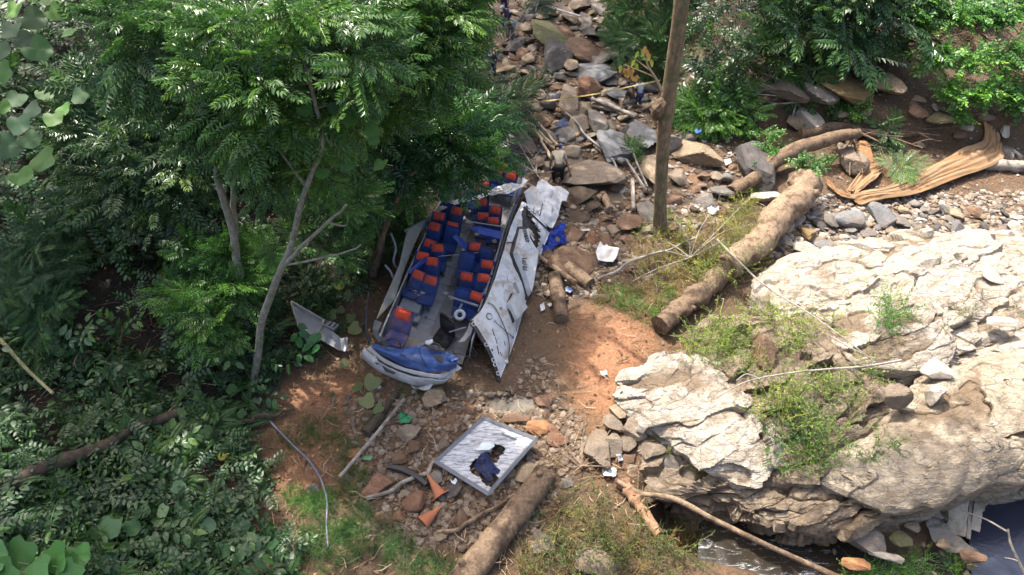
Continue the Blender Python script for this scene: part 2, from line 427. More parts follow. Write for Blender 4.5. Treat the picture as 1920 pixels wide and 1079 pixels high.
SMALLR = []
for i in range(10):
    V, F = rock_vf(300 + i, 2, planes=9, ns=.03); mbk = MB(); mbk.add(V, F); SMALLR.append(mbk.mesh('stone', rockm))
CL = dict(grey=(.17,.155,.14), dgrey=(.085,.08,.078), blue=(.15,.155,.165), tan=(.26,.205,.14), brown=(.16,.10,.065), red=(.22,.12,.075), pale=(.42,.38,.32),
          ochre=(.22,.155,.075), moss=(.15,.15,.075), wet=(.075,.055,.04), orange=(.33,.17,.08), olive=(.15,.13,.07), warm=(.21,.17,.13))
rk = 0
occupied = []
def rock(px, py, w, h, col, label, tall=None, rot=None, mesh=None, z=None, name='rock', cat='rock', group=None, sink=.22, tilt=.22, mdl=None):
    """boulder that covers about w x h photo pixels centred on px, py"""
    global rk; rk += 1
    q = G(px, py + h * .25) if z is None else P(px, py + h*.25, z)
    s = mpp(q); w *= (1.16 if py < 480 else 1.05); h *= (1.16 if py < 480 else 1.05)
    hw = w * s * .56
    el = math.atan2(CAM_H - q[2], q[1])           # view angle below horizontal
    # apparent half height = sqrt((dy sin el)^2 + (dz cos el)^2)
    hh = h * s * .56; hz = tall * hw if tall else min(hw, hh) * .62
    dy = math.sqrt(max(hh*hh - (hz*math.cos(el))**2, (hh*.45)**2)) / math.sin(el)
    o = link(name, mdl or (ROCKS[rk * 7 % len(ROCKS)] if w > 16 else SMALLR[rk % 10]))
    a = rot if rot is not None else random.choice([0, math.pi]) + random.uniform(-.25, .25)
    o.scale = (hw, dy, hz); o.rotation_euler = (random.uniform(-tilt, tilt), random.uniform(-tilt, tilt), a)
    o.location = (q[0], q[1] + dy * .0, q[2] + hz * (1 - 2*sink))
    c = CL[col] if isinstance(col, str) else col; f = random.uniform(.88, 1.12)
    o.color = (c[0]*f, c[1]*f, c[2]*f, 1)
    occupied.append((px, py, w/2, h/2))
    return tag(o, label, cat, group)
RK = [
 (1023,61,62,46,'moss','big moss-tinged tan boulder below the pale hose at the top of the streambed'),
 (1119,60,54,32,'dgrey','dark blue-grey slab at the top of the streambed beside the right-hand forest'),
 (1099,40,26,26,'grey','small pointed grey rock standing above the dark slab at the top'),
 (1067,29,28,28,'tan','rounded tan rock right of the end of the pale hose'),
 (1094,94,74,34,'brown','long split brown boulder lying across the upper streambed'),
 (1038,108,56,50,'dgrey','rough dark grey boulder below the moss-tinged boulder'),
 (995,106,26,20,'tan','smooth light tan egg-shaped stone left of the rough dark boulder'),
 (980,98,22,16,'brown','brown stone resting against the smooth tan egg-shaped stone'),
 (1074,122,28,25,'tan','round tan rock under the long split brown boulder'),
 (1118,108,52,32,'grey','flat grey boulder tucked against the dark hollow by the right-hand forest'),
 (1110,138,66,36,'blue','blue-grey block with a dark sheer front face in the middle of the upper streambed'),
 (1047,147,22,17,'grey','small round grey stone above the tall pale boulder'),
 (1066,184,38,60,'warm','tall grey-beige boulder crossed by the yellow tape'),
 (1101,172,42,38,'red','red-brown rounded boulder just right of the tall boulder under the tape'),
 (1128,120,34,22,'warm','brown-grey wedge of rock against the dark hollow, right of the round tan rock'),
 (1000,150,34,24,'brown','brown rock half under the hanging leaves, left of the small round grey stone'),
 (1010,178,30,20,'warm','grey-brown rock just above the left part of the tape'),
 (1080,10,40,24,'warm','grey-brown rock at the very top edge of the streambed'),
 (1030,20,36,22,'brown','brown rock at the top edge beside the pale hose'),
 (1125,15,36,22,'grey','grey rock at the top edge nearest the right-hand forest'),
 (1060,60,30,20,'brown','brown rock wedged between the moss-tinged boulder and the split boulder'),
 (1145,100,30,24,'dgrey','dark rock right of the long split boulder'),
 (1250,270,40,34,'grey','grey boulder right behind the leaning trunk, beside the tan upright one'),
 (1270,330,34,26,'warm','warm grey rock right of the leaning trunk below the blue-marked boulder'),
 (1030,255,26,22,'grey','grey rock beneath the bamboo poles'),
 (1010,300,34,24,'warm','brown-grey rock between the poles and the torn roof'),
 (1140,235,34,24,'warm','grey-brown rock just below the weathered log'),
 (1175,215,30,22,'tan','tan rock between the weathered log and the leaning trunk'),
 (1150,830,50,44,'warm','angular grey-brown block at the broken left foot of the sunlit ledge'),
 (1190,800,46,40,'warm','cracked tan block set into the left face of the sunlit ledge'),
 (1215,835,54,44,'warm','squarish block in the middle of the broken left face of the ledge'),
 (1255,860,50,40,'grey','grey block below the squarish one on the broken left face of the ledge'),
 (1180,855,40,34,'brown','brown rubble rock under the angular block at the left foot of the ledge'),
 (1225,800,36,28,'tan','tan chip of rock just under the white top of the left sunlit boulder'),
 (1290,880,44,36,'warm','rough block under the middle of the white sunlit boulder'),
 (1330,890,40,30,'warm','flat rough block right of the rough one under the white sunlit boulder'),
 (1160,770,34,30,'tan','tan knob of rock at the leftmost tip of the sunlit ledge beside red earth'),
 (1170,832,44,40,'warm','cracked block on the left face of the sunlit boulder'),
 (1150,790,36,34,'warm','knobbly block at the left tip of the sunlit boulder'),
 (1245,885,46,34,'warm','loose block in the shadow below the left sunlit boulder'),
 (1345,905,50,34,'brown','brown block wedged under the overhang of the left sunlit boulder'),
 (1140,152,26,18,'grey','grey rubble stone right of the blue-grey block'),
 (1163,178,44,24,'blue','flat blue-grey slab left of the person in the pale shirt'),
 (1210,164,48,18,'dgrey','low dark slab behind the person in the pale shirt'),
 (1137,197,46,24,'warm','flat beige rock between the tape and the weathered log'),
 (1011,220,40,28,'brown','brown-tan boulder below the hanging fern sprays'),
 (1030,201,30,18,'grey','flat grey rock left of the tall boulder'),
 (998,198,36,20,'warm','low brown-grey rock under the tape on its left end'),
 (1088,228,44,28,'warm','broad tan-grey rock with a dark cleft above the grey hose'),
 (1117,226,30,44,'grey','upright grey rock left of the weathered log'),
 (980,264,54,36,'warm','big round brown-grey boulder beside the bundle of bamboo poles'),
 (911,262,40,24,'blue','smooth blue-grey boulder at the edge of the leaves, left of the poles'),
 (937,262,28,22,'tan','blocky tan rock between the blue-grey boulder and the round boulder'),
 (1070,281,42,28,'warm','rounded grey-brown rock right behind the person in the khaki shirt'),
 (1060,250,34,22,'grey','grey rock among the splintered wood below the hose'),
 (1068,300,40,20,'warm','lumpy tan rock between the khaki-shirted person and the striped slab'),
 (1156,270,90,46,'blue','large fractured blue-grey slab in the middle of the streambed'),
 (1207,240,54,56,'blue','tilted blue-grey slab touching the left of the leaning trunk'),
 (1112,320,96,54,'warm','long grey-brown slab with banded lines below the fractured slab'),
 (1306,282,70,52,'tan','tan boulder marked with blue paint right of the leaning trunk'),
 (1293,256,32,22,'grey','grey rock touching the back of the blue-marked boulder'),
 (1218,312,34,64,'tan','upright pinkish tan rock directly behind the leaning trunk'),
 (1405,300,54,78,'dgrey','dark upright slab half covered by creepers above the fallen logs'),
 (1343,333,22,20,'warm','squat rock left of the small white card'),
 (1362,337,20,18,'grey','grey rock nearest the foot of the dark upright slab'),
 (1323,372,40,30,'grey','angular grey rock above the white crumpled packaging'),
 (1356,357,46,24,'grey','flat grey rock at the lower end of the upper fallen log'),
 (1213,392,28,34,'grey','grey rock pressed against the foot of the leaning trunk on its left'),
 (1187,415,50,32,'brown','brown block left of the foot of the leaning trunk'),
 (1088,367,52,26,'wet','dark wet slab at the left edge of the puddle'),
 (1105,382,32,22,'wet','jagged dark wet stone under the dark wet slab'),
 (1082,404,58,20,'wet','low wet rock along the narrow puddle'),
 (1077,440,38,26,'brown','brown rock between the blue cloth and the narrow puddle'),
 (1109,443,18,22,'red','small red-brown stone above the white broken panel'),
 (1136,457,30,32,'brown','upright brown rock behind the white broken panel'),
 (1070,488,92,48,'brown','broad muddy boulder right of the blue cloth'),
 (1150,430,24,20,'warm','pale chip of rock near the end of the wooden stake'),
 (1428,368,62,28,'pale','pale sunlit boulder between the two fallen logs'),
 (1447,126,60,42,'brown','humped brown boulder under the right-hand trees'),
 (1467,158,72,44,'warm','big grey-brown boulder above the pale dead branches'),
 (1519,170,48,48,'grey','grey layered boulder left of the large ochre rock'),
 (1558,140,60,30,'grey','flat-topped grey boulder behind the large ochre rock'),
 (1591,168,96,54,'ochre','large angular ochre rock in the middle of the right bank'),
 (1608,106,50,62,'tan','leaning tan boulder with a mossy side above the ochre rock'),
 (1650,88,46,36,'grey','grey block just left of the bright green shrub'),
 (1657,150,44,52,'tan','tan boulder half under the bright green shrub'),
 (1756,221,42,28,'olive','olive boulder below the bright green shrub'),
 (1716,205,30,24,'brown','brown rock at the lower edge of the bright green shrub'),
 (1884,282,34,26,'grey','grey flat rock at the right end of the brown cloth'),
 (1588,297,40,50,'warm','upright brown-grey rock in the bank above the folded brown cloth'),
 (1622,285,32,28,'orange','orange-brown rock sticking out of the earth bank'),
 (1515,213,36,40,'pale','pale splintered rock at the base of the dead branches'),
 (1490,224,38,26,'tan','tan rock left of the pale splintered rock'),
 (1590,405,56,38,'blue','blue-grey scratched boulder below the brown cloth'),
 (1655,402,42,44,'blue','blue-grey block right of the scratched boulder'),
 (1686,414,28,24,'grey','grey stone right of the blue-grey block'),
 (1509,434,26,32,'ochre','upright oval tan stone near the thick fallen log'),
 (1557,411,30,30,'grey','round grey stone left of the scratched boulder'),
 (1535,419,22,22,'dgrey','dark grey stone between the oval tan stone and the round grey one'),
 (1471,451,30,20,'pale','pale sunlit stone beside the thick fallen log'),
 (1504,461,42,20,'pale','flat pale stone at the upper edge of the sunlit rock'),
 (1555,460,46,18,'blue','flat dark blue-grey stone at the upper edge of the sunlit rock'),
 (1630,438,30,20,'grey','grey wedge of stone above the sunlit rock'),
 (1669,432,22,18,'warm','small brown cobble in the gravel above the sunlit rock'),
 (1790,400,26,18,'tan','tan cobble in the gravel under the hanging earth bank'),
 (1824,398,30,22,'brown','brown cobble in the gravel under the hanging earth bank, right of the tan one'),
 (1712,380,20,16,'grey','grey pebble-shaped cobble just below the brown cloth'),
 (1489,412,38,24,'pale','pale angular stone beside the underside of the thick log'),
 (821,740,46,40,'tan','tan boulder under the front bumper of the wrecked bus'),
 (768,809,44,28,'warm','grey-tan rock below the green scrap of plastic'),
 (774,835,28,24,'brown','brown rock under the grey-tan rock by the green scrap'),
 (747,858,32,22,'brown','small brown rock in the rubble left of the roof hatch frame'),
 (708,905,48,42,'red','red-brown boulder above the long crooked stick'),
 (779,930,44,42,'red','rounded red-brown boulder left of the upper traffic cone'),
 (666,847,28,18,'orange','orange-brown stone lying alone on the dark earth'),
 (851,918,34,28,'dgrey','dark grey stone with a white splash beside the traffic cone'),
 (818,893,30,28,'grey','grey stone just above the tip of the traffic cone'),
 (869,967,26,36,'brown','upright brown stone right of the lying traffic cone'),
 (995,880,56,46,'tan','squarish tan rock between the hatch frame and the thick log'),
 (1121,832,62,66,'warm','large grey-tan boulder at the left end of the rock ledge'),
 (1007,796,48,26,'orange','flat orange-brown rock behind the hatch frame'),
 (1015,748,34,30,'brown','brown rock in the trickle right of the bus corner'),
 (975,784,56,20,'brown','long rotten-looking brown rock behind the hatch frame'),
 (1043,825,40,26,'red','red-brown rock right of the hatch frame'),
 (720,972,44,22,'brown','low brown rock half buried in the grass'),
 (591,910,28,22,'grey','grey rock at the bend of the black and white hose'),
 (452,1050,142,54,'ochre','large flat ochre stone lying among the leaves at the bottom'),
 (1752,688,52,34,'pale','pale stone perched on the middle of the sunlit rock'),
 (1747,736,38,38,'pale','pale upright block below the perched stone'),
 (1676,742,52,40,'warm','brown-grey block left of the pale upright block'),
 (1860,516,38,26,'pale','angular white stone on the upper sunlit rock'),
 (1872,604,58,22,'pale','flat white slab fragment near the right edge'),
 (1430,655,48,60,'brown','upright brown rock in the middle of the bright weeds'),
 (1627,950,112,46,'pale','pale wedge-shaped slab under the big sloping rock'),
 (1567,978,58,44,'warm','squat rock under the left end of the pale wedge'),
 (1521,940,52,44,'warm','blocky rock under the weeds at the ledge edge'),
 (1625,1006,74,54,'grey','rounded grey boulder in the shade above the stream'),
 (1692,1006,50,30,'moss','yellow-green lichened stone near the grey cloth'),
 (1710,986,28,18,'tan','tan stone behind the lichened stone'),
 (1749,960,34,20,'grey','grey stone lying on the grey cloth'),
 (1599,1053,52,22,'orange','orange-brown flat rock at the edge of the foam'),
 (1656,1042,66,18,'pale','pale flat rock at the bottom beside the foam'),
 (1227,903,44,38,'warm','round reddish-grey stone at the left end of the dark overhang'),
 (1765,1017,26,18,'tan','small tan stone at the foot of the grey cloth'),
 (1820,1042,46,22,'brown','brown rock at the left edge of the dark pool'),
 (1060,905,26,20,'grey','small grey stone at the top end of the thick log'),
 (1180,880,40,50,'warm','cracked grey-tan block below the left sunlit boulder'),
 (1215,860,44,40,'warm','wedge-shaped block under the lip of the left sunlit boulder'),
 (1290,905,50,36,'warm','squat block hanging under the left sunlit boulder'),
 (1470,930,60,36,'brown','brown block under the weeds where the ledge turns dark'),
 (1015,1010,50,40,'grey','flat grey rock at the bottom right of the thick log'),
 (1110,1050,90,44,'warm','broad flat rock among the dry weeds at the bottom'),
]
for (px, py, w, h, c, lab) in RK:
    kw = {}
    if 'slab' in lab or 'flat' in lab: kw['tall'] = .32
    if 'tall' in lab or 'upright' in lab: kw['tall'] = .9
    if py > 920 and px > 1500: kw['z'] = -.8
    if lab.startswith('large flat ochre'): kw['tall'] = .12
    if px < 1500 and px > 1130 and 760 < py < 940: kw['z'] = .25 - (py-780)*.006; kw['sink'] = .1
    if px > 1600 and 500 < py < 760: kw['z'] = 1.15
    if 'middle of the bright weeds' in lab: kw['z'] = .9
    rock(px, py, w, h, c, lab, **kw)

# marks and splash that belong to two of them
def smear(parent_label, dx, dy, pts, r, col, name):
    o = next(o for o in COL.objects if o.get('label') == parent_label)
    return o
# countless look-alike rubble between the named boulders, by zone
ZONES = [
 ('upper', [(980,0),(1150,0),(1150,140),(1250,200),(1230,330),(1040,330),(960,230),(930,120)], 112, (12, 30), ['grey','warm','dgrey','warm','tan','brown','blue'],
  'angular stone of the rubble filling the upper streambed behind the bus', 'rubble stones of the upper streambed'),
 ('mid', [(1050,330),(1400,300),(1390,420),(1210,440),(1160,560),(1010,560),(1030,440)], 48, (12, 26), ['warm','brown','grey','brown','wet'],
  'muddy stone in the rubble between the bus roof and the leaning trunk', 'muddy stones right of the bus'),
 ('bank', [(1440,400),(1920,385),(1920,440),(1700,440),(1450,470)], 56, (12, 24), ['grey','blue','dgrey','grey','pale','tan'],
  'grey angular stone in the gravel bed between brown cloth and sunlit rock', 'grey stones of the gravel bed'),
 ('slope', [(1400,150),(1700,180),(1920,230),(1920,300),(1500,250),(1420,220)], 24, (12, 26), ['tan','warm','brown','pale'],
  'loose earthy stone on the right bank above the cloth', 'loose stones of the right bank'),
 ('front', [(700,740),(830,720),(1060,740),(1080,900),(1000,980),(860,1020),(690,1000),(640,900),(660,800)], 50, (12, 26), ['brown','red','warm','brown','tan'],
  'reddish brown stone in the rubble around the hatch frame and cones', 'brown stones around the hatch frame'),
 ('ledge', [(1480,990),(1640,1040),(1800,1000),(1830,1079),(1650,1079),(1500,1060)], 10, (10, 24), ['warm','tan','grey','orange'],
  'stone at the foot of the ledge beside the stream', 'stones at the foot of the ledge'),
]
def inside(x, y, poly):
    c = False; j = len(poly) - 1
    for i in range(len(poly)):
        xi, yi = poly[i]; xj, yj = poly[j]
        if (yi > y) != (yj > y) and x < (xj-xi)*(y-yi)/(yj-yi)+xi: c = not c
        j = i
    return c
for zn, poly, n, (lo, hi), cols, lab, grp in ZONES:
    xs = [p[0] for p in poly]; ys = [p[1] for p in poly]; k = 0; tries = 0
    while k < n and tries < n * 60:
        tries += 1; x = random.uniform(min(xs), max(xs)); y = random.uniform(min(ys), max(ys)); w = lo + (hi-lo) * random.random()**1.8
        if not inside(x, y, poly): continue
        if any(((x-a)/(c+w*.25))**2 + ((y-b)/(d+w*.25))**2 < .8 for a, b, c, d in occupied): continue
        if zn != 'ledge' and inside(x, y, [(690,640),(860,360),(1060,340),(1030,440),(940,720),(830,725),(690,690)]): continue
        rock(x, y, w, w * random.uniform(.6, .95), random.choice(cols), lab, group=grp, rot=random.uniform(0, 6.3), tilt=.5, z=-1.2 if zn == 'ledge' else None, name='stone', cat='stone'); k += 1

# ------------------------------------------------------------------ gravel and rubble too many to count
gravm, nt = newmat('gravel_stone'); p = geo(nt); r_ = attr(nt, 'rnd')
col = ramp(nt, r_, [(0, (.07, .06, .055)), (.3, (.13, .095, .065)), (.6, (.22, .17, .125)), (.85, (.24, .225, .21)), (1, (.42, .38, .33))])
col = mix(nt, ramp(nt, noise(nt, p, 25, 4, .7), [(.4, .5), (.6, 0)]), col, mix(nt, 1.0, col, (.6, .55, .5), 'MULTIPLY'))
finish(nt, principled(nt, col, .85, .3, 0, noise(nt, p, 60, 4, .6), .4, .02).outputs[0])
PEB = []
for i in range(8):
    V, F = rock_vf(500 + i, 1, planes=5, ns=.0, lo=.6); PEB.append((V, F))
def pebbles(mb, pts, sizes, tone=(0, 1)):
    for i, (x, y) in enumerate(pts):
        V, F = PEB[i % 8]; s = sizes[i]; A = rotz(random.uniform(0, 6.28)) @ rotx(random.uniform(-.6, .6))
        W = (V * np.array([1, random.uniform(.6, 1), random.uniform(.35, .8)]) * s) @ A.T
        W += np.array([x, y, float(PZ[i]) + s * .15]); mb.add(W, F, 0, random.uniform(*tone))
def zone_pts(poly, n):
    out = []; xs = [p[0] for p in poly]; ys = [p[1] for p in poly]
    while len(out) < n:
        x = random.uniform(min(xs), max(xs)); y = random.uniform(min(ys), max(ys))
        if inside(x, y, poly): out.append(P(x, y, .1)[:2])
    return np.array(out)
for poly, n, (lo, hi), tone, lab in [
  ([(930,0),(1150,0),(1160,150),(1290,210),(1400,260),(1390,420),(1210,450),(1160,560),(1000,560),(960,240)], 5600, (.03, .15), (0, .95), 'gravel and small rubble lining the streambed behind and beside the bus'),
  ([(1430,370),(1920,360),(1960,440),(1700,445),(1440,480)], 3400, (.025, .16), (.3, 1), 'grey gravel bed above the sunlit rock'),
  ([(640,730),(950,730),(1010,650),(1060,740),(1100,800),(1110,860),(1080,880),(1000,990),(860,1030),(690,1010)], 4200, (.012, .12), (.1, .7), 'reddish gravel and crumbled earth in front of the bus'),
  ([(1400,130),(1940,180),(1940,390),(1600,390),(1420,260)], 1800, (.02, .09), (.2, .9), 'earthy gravel on the right bank')]:
    pts = zone_pts(poly, n); PZ = H(pts[:, 0], pts[:, 1]); mb = MB()
    pebbles(mb, pts, lo + (hi-lo) * rng.random(n)**2.5, tone)
    tag(mb.obj('gravel', gravm), lab, 'gravel', kind='stuff')
# ------------------------------------------------------------------ bedrock outcrops
def worley(p, s=0):
    p = np.asarray(p, float); i = np.floor(p).astype(np.int64); best = np.full(p.shape[:-1], 9.); sec = best.copy(); cid = np.zeros(p.shape[:-1]); off = np.zeros(p.shape)
    for dx in (-1, 0, 1):
        for dy in (-1, 0, 1):
            for dz in (-1, 0, 1):
                c = i + np.array([dx, dy, dz]); x, y, z = c[..., 0], c[..., 1], c[..., 2]
                q = c + .5 + .45 * np.stack([_h(x, y, z, s), _h(x, y, z, s+1), _h(x, y, z, s+2)], -1)
                d = np.linalg.norm(p - q, axis=-1); v = _h(x, y, z, s+3)
                upd = d < best; sec = np.where(upd, best, np.minimum(sec, d)); cid = np.where(upd, v, cid); off = np.where(upd[..., None], p - q, off); best = np.where(upd, d, best)
    return best, sec, cid, off
def ledge_material(name, c_lo, c_mid, c_hi, stain=(.20, .14, .08)):
    m, nt = newmat(name); p = geo(nt)
    q = mapping(nt, p, (1.0, 2.4, 5.0), (.15, -.25, .35))
    n1 = noise(nt, q, 1.6, 9, .72, .5); n2_ = noise(nt, p, 7, 9, .75, .3); n3 = noise(nt, q, 9, 6, .7, .6)
    col = ramp(nt, n1, [(.30, c_lo), (.5, c_mid), (.68, c_hi)])
    col = mix(nt, ramp(nt, n2_, [(.36, .75), (.52, 0)]), col, mix(nt, 1.0, col, (.52, .47, .42), 'MULTIPLY'))
    col = mix(nt, ramp(nt, noise(nt, p, .9, 6, .7, .4), [(.53, 0), (.66, .6)]), col, stain)
    w = N(nt, 'ShaderNodeTexVoronoi', i_Scale=1.7, feature='DISTANCE_TO_EDGE')
    dst = N(nt, 'ShaderNodeVectorMath', operation='ADD'); nt.links.new(q, dst.inputs[0])
    nv = noise(nt, p, 3, 5, .7, 0, 1); sc = N(nt, 'ShaderNodeVectorMath', operation='SCALE', i_Scale=.55); nt.links.new(nv, sc.inputs[0]); nt.links.new(sc.outputs[0], dst.inputs[1])
    nt.links.new(dst.outputs[0], w.inputs[0])
    crack = ramp(nt, w.outputs[0], [(0, 1), (.025, .6), (.055, 0)])
    crack = math_(nt, 'MULTIPLY', crack, ramp(nt, n2_, [(.4, 0), (.6, .8)]))
    col = mix(nt, crack, col, (.05, .04, .03))
    # darker brown towards the hollows (stored with the mesh from its own shape)
    a = attr(nt, 'rnd'); col = mix(nt, ramp(nt, a, [(.0, .85), (.35, 0)]), col, (.13, .09, .055))
    h = math_(nt, 'ADD', math_(nt, 'ADD', n2_, math_(nt, 'MULTIPLY', n3, .9)), math_(nt, 'MULTIPLY', crack, -.7))
    finish(nt, principled(nt, col, .82, .25, 0, h, .8, .07).outputs[0]); return m
led_pale = ledge_material('pale_ledge_rock', (.22, .175, .13), (.37, .325, .265), (.50, .46, .40), (.28, .20, .125))
led_grey = ledge_material('grey_ledge_rock', (.20, .165, .12), (.30, .255, .19), (.38, .335, .27), (.20, .14, .085))
led_dark = ledge_material('brown_ledge_rock', (.12, .09, .06), (.20, .155, .11), (.28, .235, .18))
FA = 1.0
def outcrop(pts, z_edge, z_top, z_bot, mat, label, seed, rough=.10, block=.10, under=.0, nr=80, na=230, lean=(0, 0), strata=.05, pw=2.2, cell=1.0, cat='rock outcrop', dip=(.25, -.35)):
    W = np.array([P(x, y, z_edge)[:2] for x, y in pts]); c = W.mean(0)
    ang = np.arctan2(W[:, 1]-c[1], W[:, 0]-c[0]); rad = np.hypot(W[:, 0]-c[0], W[:, 1]-c[1]); o = np.argsort(ang); ang, rad = ang[o], rad[o]
    A = np.linspace(-np.pi, np.pi, na, endpoint=False)
    Rr = np.interp(A, np.concatenate([ang-2*np.pi, ang, ang+2*np.pi]), np.tile(rad, 3))
    k = 7; ker = np.hanning(k+2)[1:-1]; ker /= ker.sum(); Rr = np.convolve(np.concatenate([Rr[-k:], Rr, Rr[:k]]), ker, 'same')[k:-k]
    Rr = Rr * (1 + .05 * vn(np.stack([np.cos(A)*5, np.sin(A)*5, A*0+seed], -1)))
    rings = []; ns_ = int(nr * .3); nt_ = nr - ns_
    for t in np.linspace(0, 1, nt_) ** .8:
        x = c[0] + Rr*t*np.cos(A); y = c[1] + Rr*t*np.sin(A); dome = 1 - t**pw
        z = z_edge + (z_top - z_edge) * dome + lean[0]*(x-c[0]) + lean[1]*(y-c[1])
        rings.append(np.stack([x, y, z], -1))
    top = rings[-1]
    for t in np.linspace(0, 1, ns_+1)[1:]:
        r = 1 - under * (math.sin(t*math.pi*.5)); x = c[0] + Rr*r*np.cos(A); y = c[1] + Rr*r*np.sin(A)
        rings.append(np.stack([x, y, top[:, 2]*(1-t) + z_bot*t], -1))
    V = np.array(rings); S = V.reshape(-1, 3)
    q = S.copy(); q[:, 2] = (S[:, 2] - dip[0]*S[:, 0] - dip[1]*S[:, 1]) * 2.2; q[:, 0] = q[:, 0]*.42 + q[:, 1]*.15; q[:, 1] = q[:, 1]*.85 - S[:, 0]*.25
    f1, f2, cid, of1 = worley(q / cell * .75 + .45 * fbm(S*1.1, 3, 3)[:, None], seed)
    g1, g2, cid2, of2 = worley(q / cell * 2.1 + .5 * fbm(S*1.6, 3, 13)[:, None], seed+40)
    def tiltd(c_, o_): return np.sin(c_*37.1)*o_[:, 0] + np.cos(c_*53.7)*o_[:, 1] + np.sin(c_*91.3)*o_[:, 2]*.6
    # stepped beds
    b = (S[:, 2] - dip[0]*S[:, 0] - dip[1]*S[:, 1]) * 2.0 / cell + 2.6 * fbm(S * .55, 4, seed+9)
    step = (np.floor(b) + ss(.42, .58, b - np.floor(b))) - b
    gap = (1 - ss(0, .09, f2 - f1)) * ss(-.15, .25, fbm(S * .7, 2, seed+21))
    small = ss(-.1, .25, fbm(S*.6, 2, seed+31))
    d = rough * 1.0 * fbm(S * .8, 4, seed, .5) + FA * (block * cid * .8 + .20 * tiltd(cid, of1)) + FA * (.35 + .65*small) * (block * .25 * cid2 + .035 * tiltd(cid2, of2)) - gap * .4 * block + strata * step * .9 * ss(-.25, .2, fbm(S * .8, 2, seed+5)) + .028 * fbm(S * 7, 3, seed+3) 
    du = np.gradient(V, axis=0); dv = np.roll(V, -1, 1) - np.roll(V, 1, 1); Nn = np.cross(du, dv); Nn /= np.linalg.norm(Nn, axis=-1)[..., None] + 1e-6
    Nn = Nn.reshape(-1, 3); Nn[:na] = [0, 0, 1]
    if Nn[na*3:na*(nt_-6), 2].mean() < 0: Nn = -Nn; Nn[:na] = [0, 0, 1]
    fade = np.repeat(np.clip(np.arange(nr) / 6., 0, 1), na)
    S = S + Nn * d[:, None] * fade[:, None]
    cc = S[:na].mean(0); 
    i = np.arange(nr-1)[:, None]*na; j = np.arange(na)[None, :]; j2 = (j+1) % na
    F = np.stack([i+j, i+na+j, i+na+j2, i+j2], -1).reshape(-1, 4)
    hollow = np.clip(.55 + d / (rough+block) * .9, 0, 1)
    mb = MB(); mb.add(S, F, 0, hollow)
    ob = mb.obj('rock_outcrop', mat); OUT.append((S.copy(), label)); return tag(ob, label, cat)
OUT = []
outcrop([(1395,560),(1430,505),(1500,482),(1560,470),(1640,456),(1720,440),(1800,436),(1920,436),(2100,470),(2150,640),(2000,700),(1900,715),(1790,700),(1640,660),(1560,640),(1480,610)],
        .28, 1.25, -1.2, led_pale, 'broad pale layered bedrock in full sun filling the right side', 11, nr=170, na=420, rough=.15, block=.12, strata=.085, pw=2.6, cell=.9)
outcrop([(1560,620),(1580,575),(1640,550),(1700,545),(1760,570),(1795,620),(1800,665),(1760,690),(1680,690),(1600,680)],
        1.0, 1.62, .4, led_pale, 'smooth rounded pale boulder in the middle of the sunlit bedrock', 12, rough=.08, block=.06, strata=.03, pw=2.0, cell=.8, nr=90)
outcrop([(1150,752),(1160,715),(1210,685),(1280,672),(1340,690),(1400,735),(1455,800),(1470,850),(1430,895),(1370,895),(1310,865),(1255,825),(1195,785)],
        .55, 1.02, -1.7, led_pale, 'left end of the sunlit ledge, a white rounded rock with a cracked front face', 13, rough=.17, block=.11, strata=.04, under=.20, pw=2.6, nr=130, na=340, cell=.75, lean=(0, .10))
outcrop([(1540,890),(1560,850),(1640,795),(1700,760),(1760,705),(1850,690),(2050,690),(2150,760),(2080,850),(1950,870),(1870,895),(1800,915),(1740,935),(1690,945),(1620,925)],
        .55, 1.15, -1.9, led_grey, 'large sloping grey-tan slab overhanging the dark pool', 14, rough=.07, block=.07, strata=.07, under=.22, pw=3.2, nr=150, na=360, lean=(.03, .10), cell=1.3)
outcrop([(1270,700),(1300,640),(1400,590),(1520,590),(1640,650),(1700,720),(1680,800),(1600,860),(1540,900),(1450,890),(1400,800)],
        .3, .95, -1.5, led_dark, 'weed-covered hump of broken rock between the sunlit boulders', 15, rough=.16, block=.16, strata=.06, pw=2.6, nr=110, na=300, cell=.6)
outcrop([(1180,880),(1200,840),(1350,860),(1500,880),(1650,900),(1760,920),(1740,965),(1640,975),(1560,990),(1480,970),(1380,940),(1280,935),(1215,920)],
        -.25, .05, -1.9, led_dark, 'dark broken rock face under the ledge above the stream', 16, rough=.16, block=.2, strata=.05, under=.3, pw=3, nr=80, na=320, cell=.45)
# ------------------------------------------------------------------ the wrecked bus: its own frame (x across, y to the rear, z up, origin on the aisle)
bA = P(820, 560, .50); bB = P(887, 387, .72)
bY = (bB - bA) / np.linalg.norm(bB - bA)
bX0 = np.cross(bY, [0, 0, 1.]); bX0 /= np.linalg.norm(bX0); bZ0 = np.cross(bX0, bY)
ROLL = R(7); bX = bX0 * math.cos(ROLL) - bZ0 * math.sin(ROLL); bZ = np.cross(bX, bY)
BR = np.stack([bX, bY, bZ])                 # rows: world -> local
def toL(p): return BR @ (np.asarray(p) - bA)
def toW(p): return bA + BR.T @ np.asarray(p, float)
def LP(px, py, zl):
    d = ray(px, py); c0 = toL((0, 0, CAM_H)); dl = BR @ d; t = (zl - c0[2]) / dl[2]; return c0 + dl * t
def proj(p):
    q = np.asarray(p, float) - [0, 0, CAM_H]; dpt = q[1]*cp - q[2]*sp; v = q[1]*sp + q[2]*cp
    return 960 + FOC*q[0]/dpt, 539.5 - FOC*v/dpt
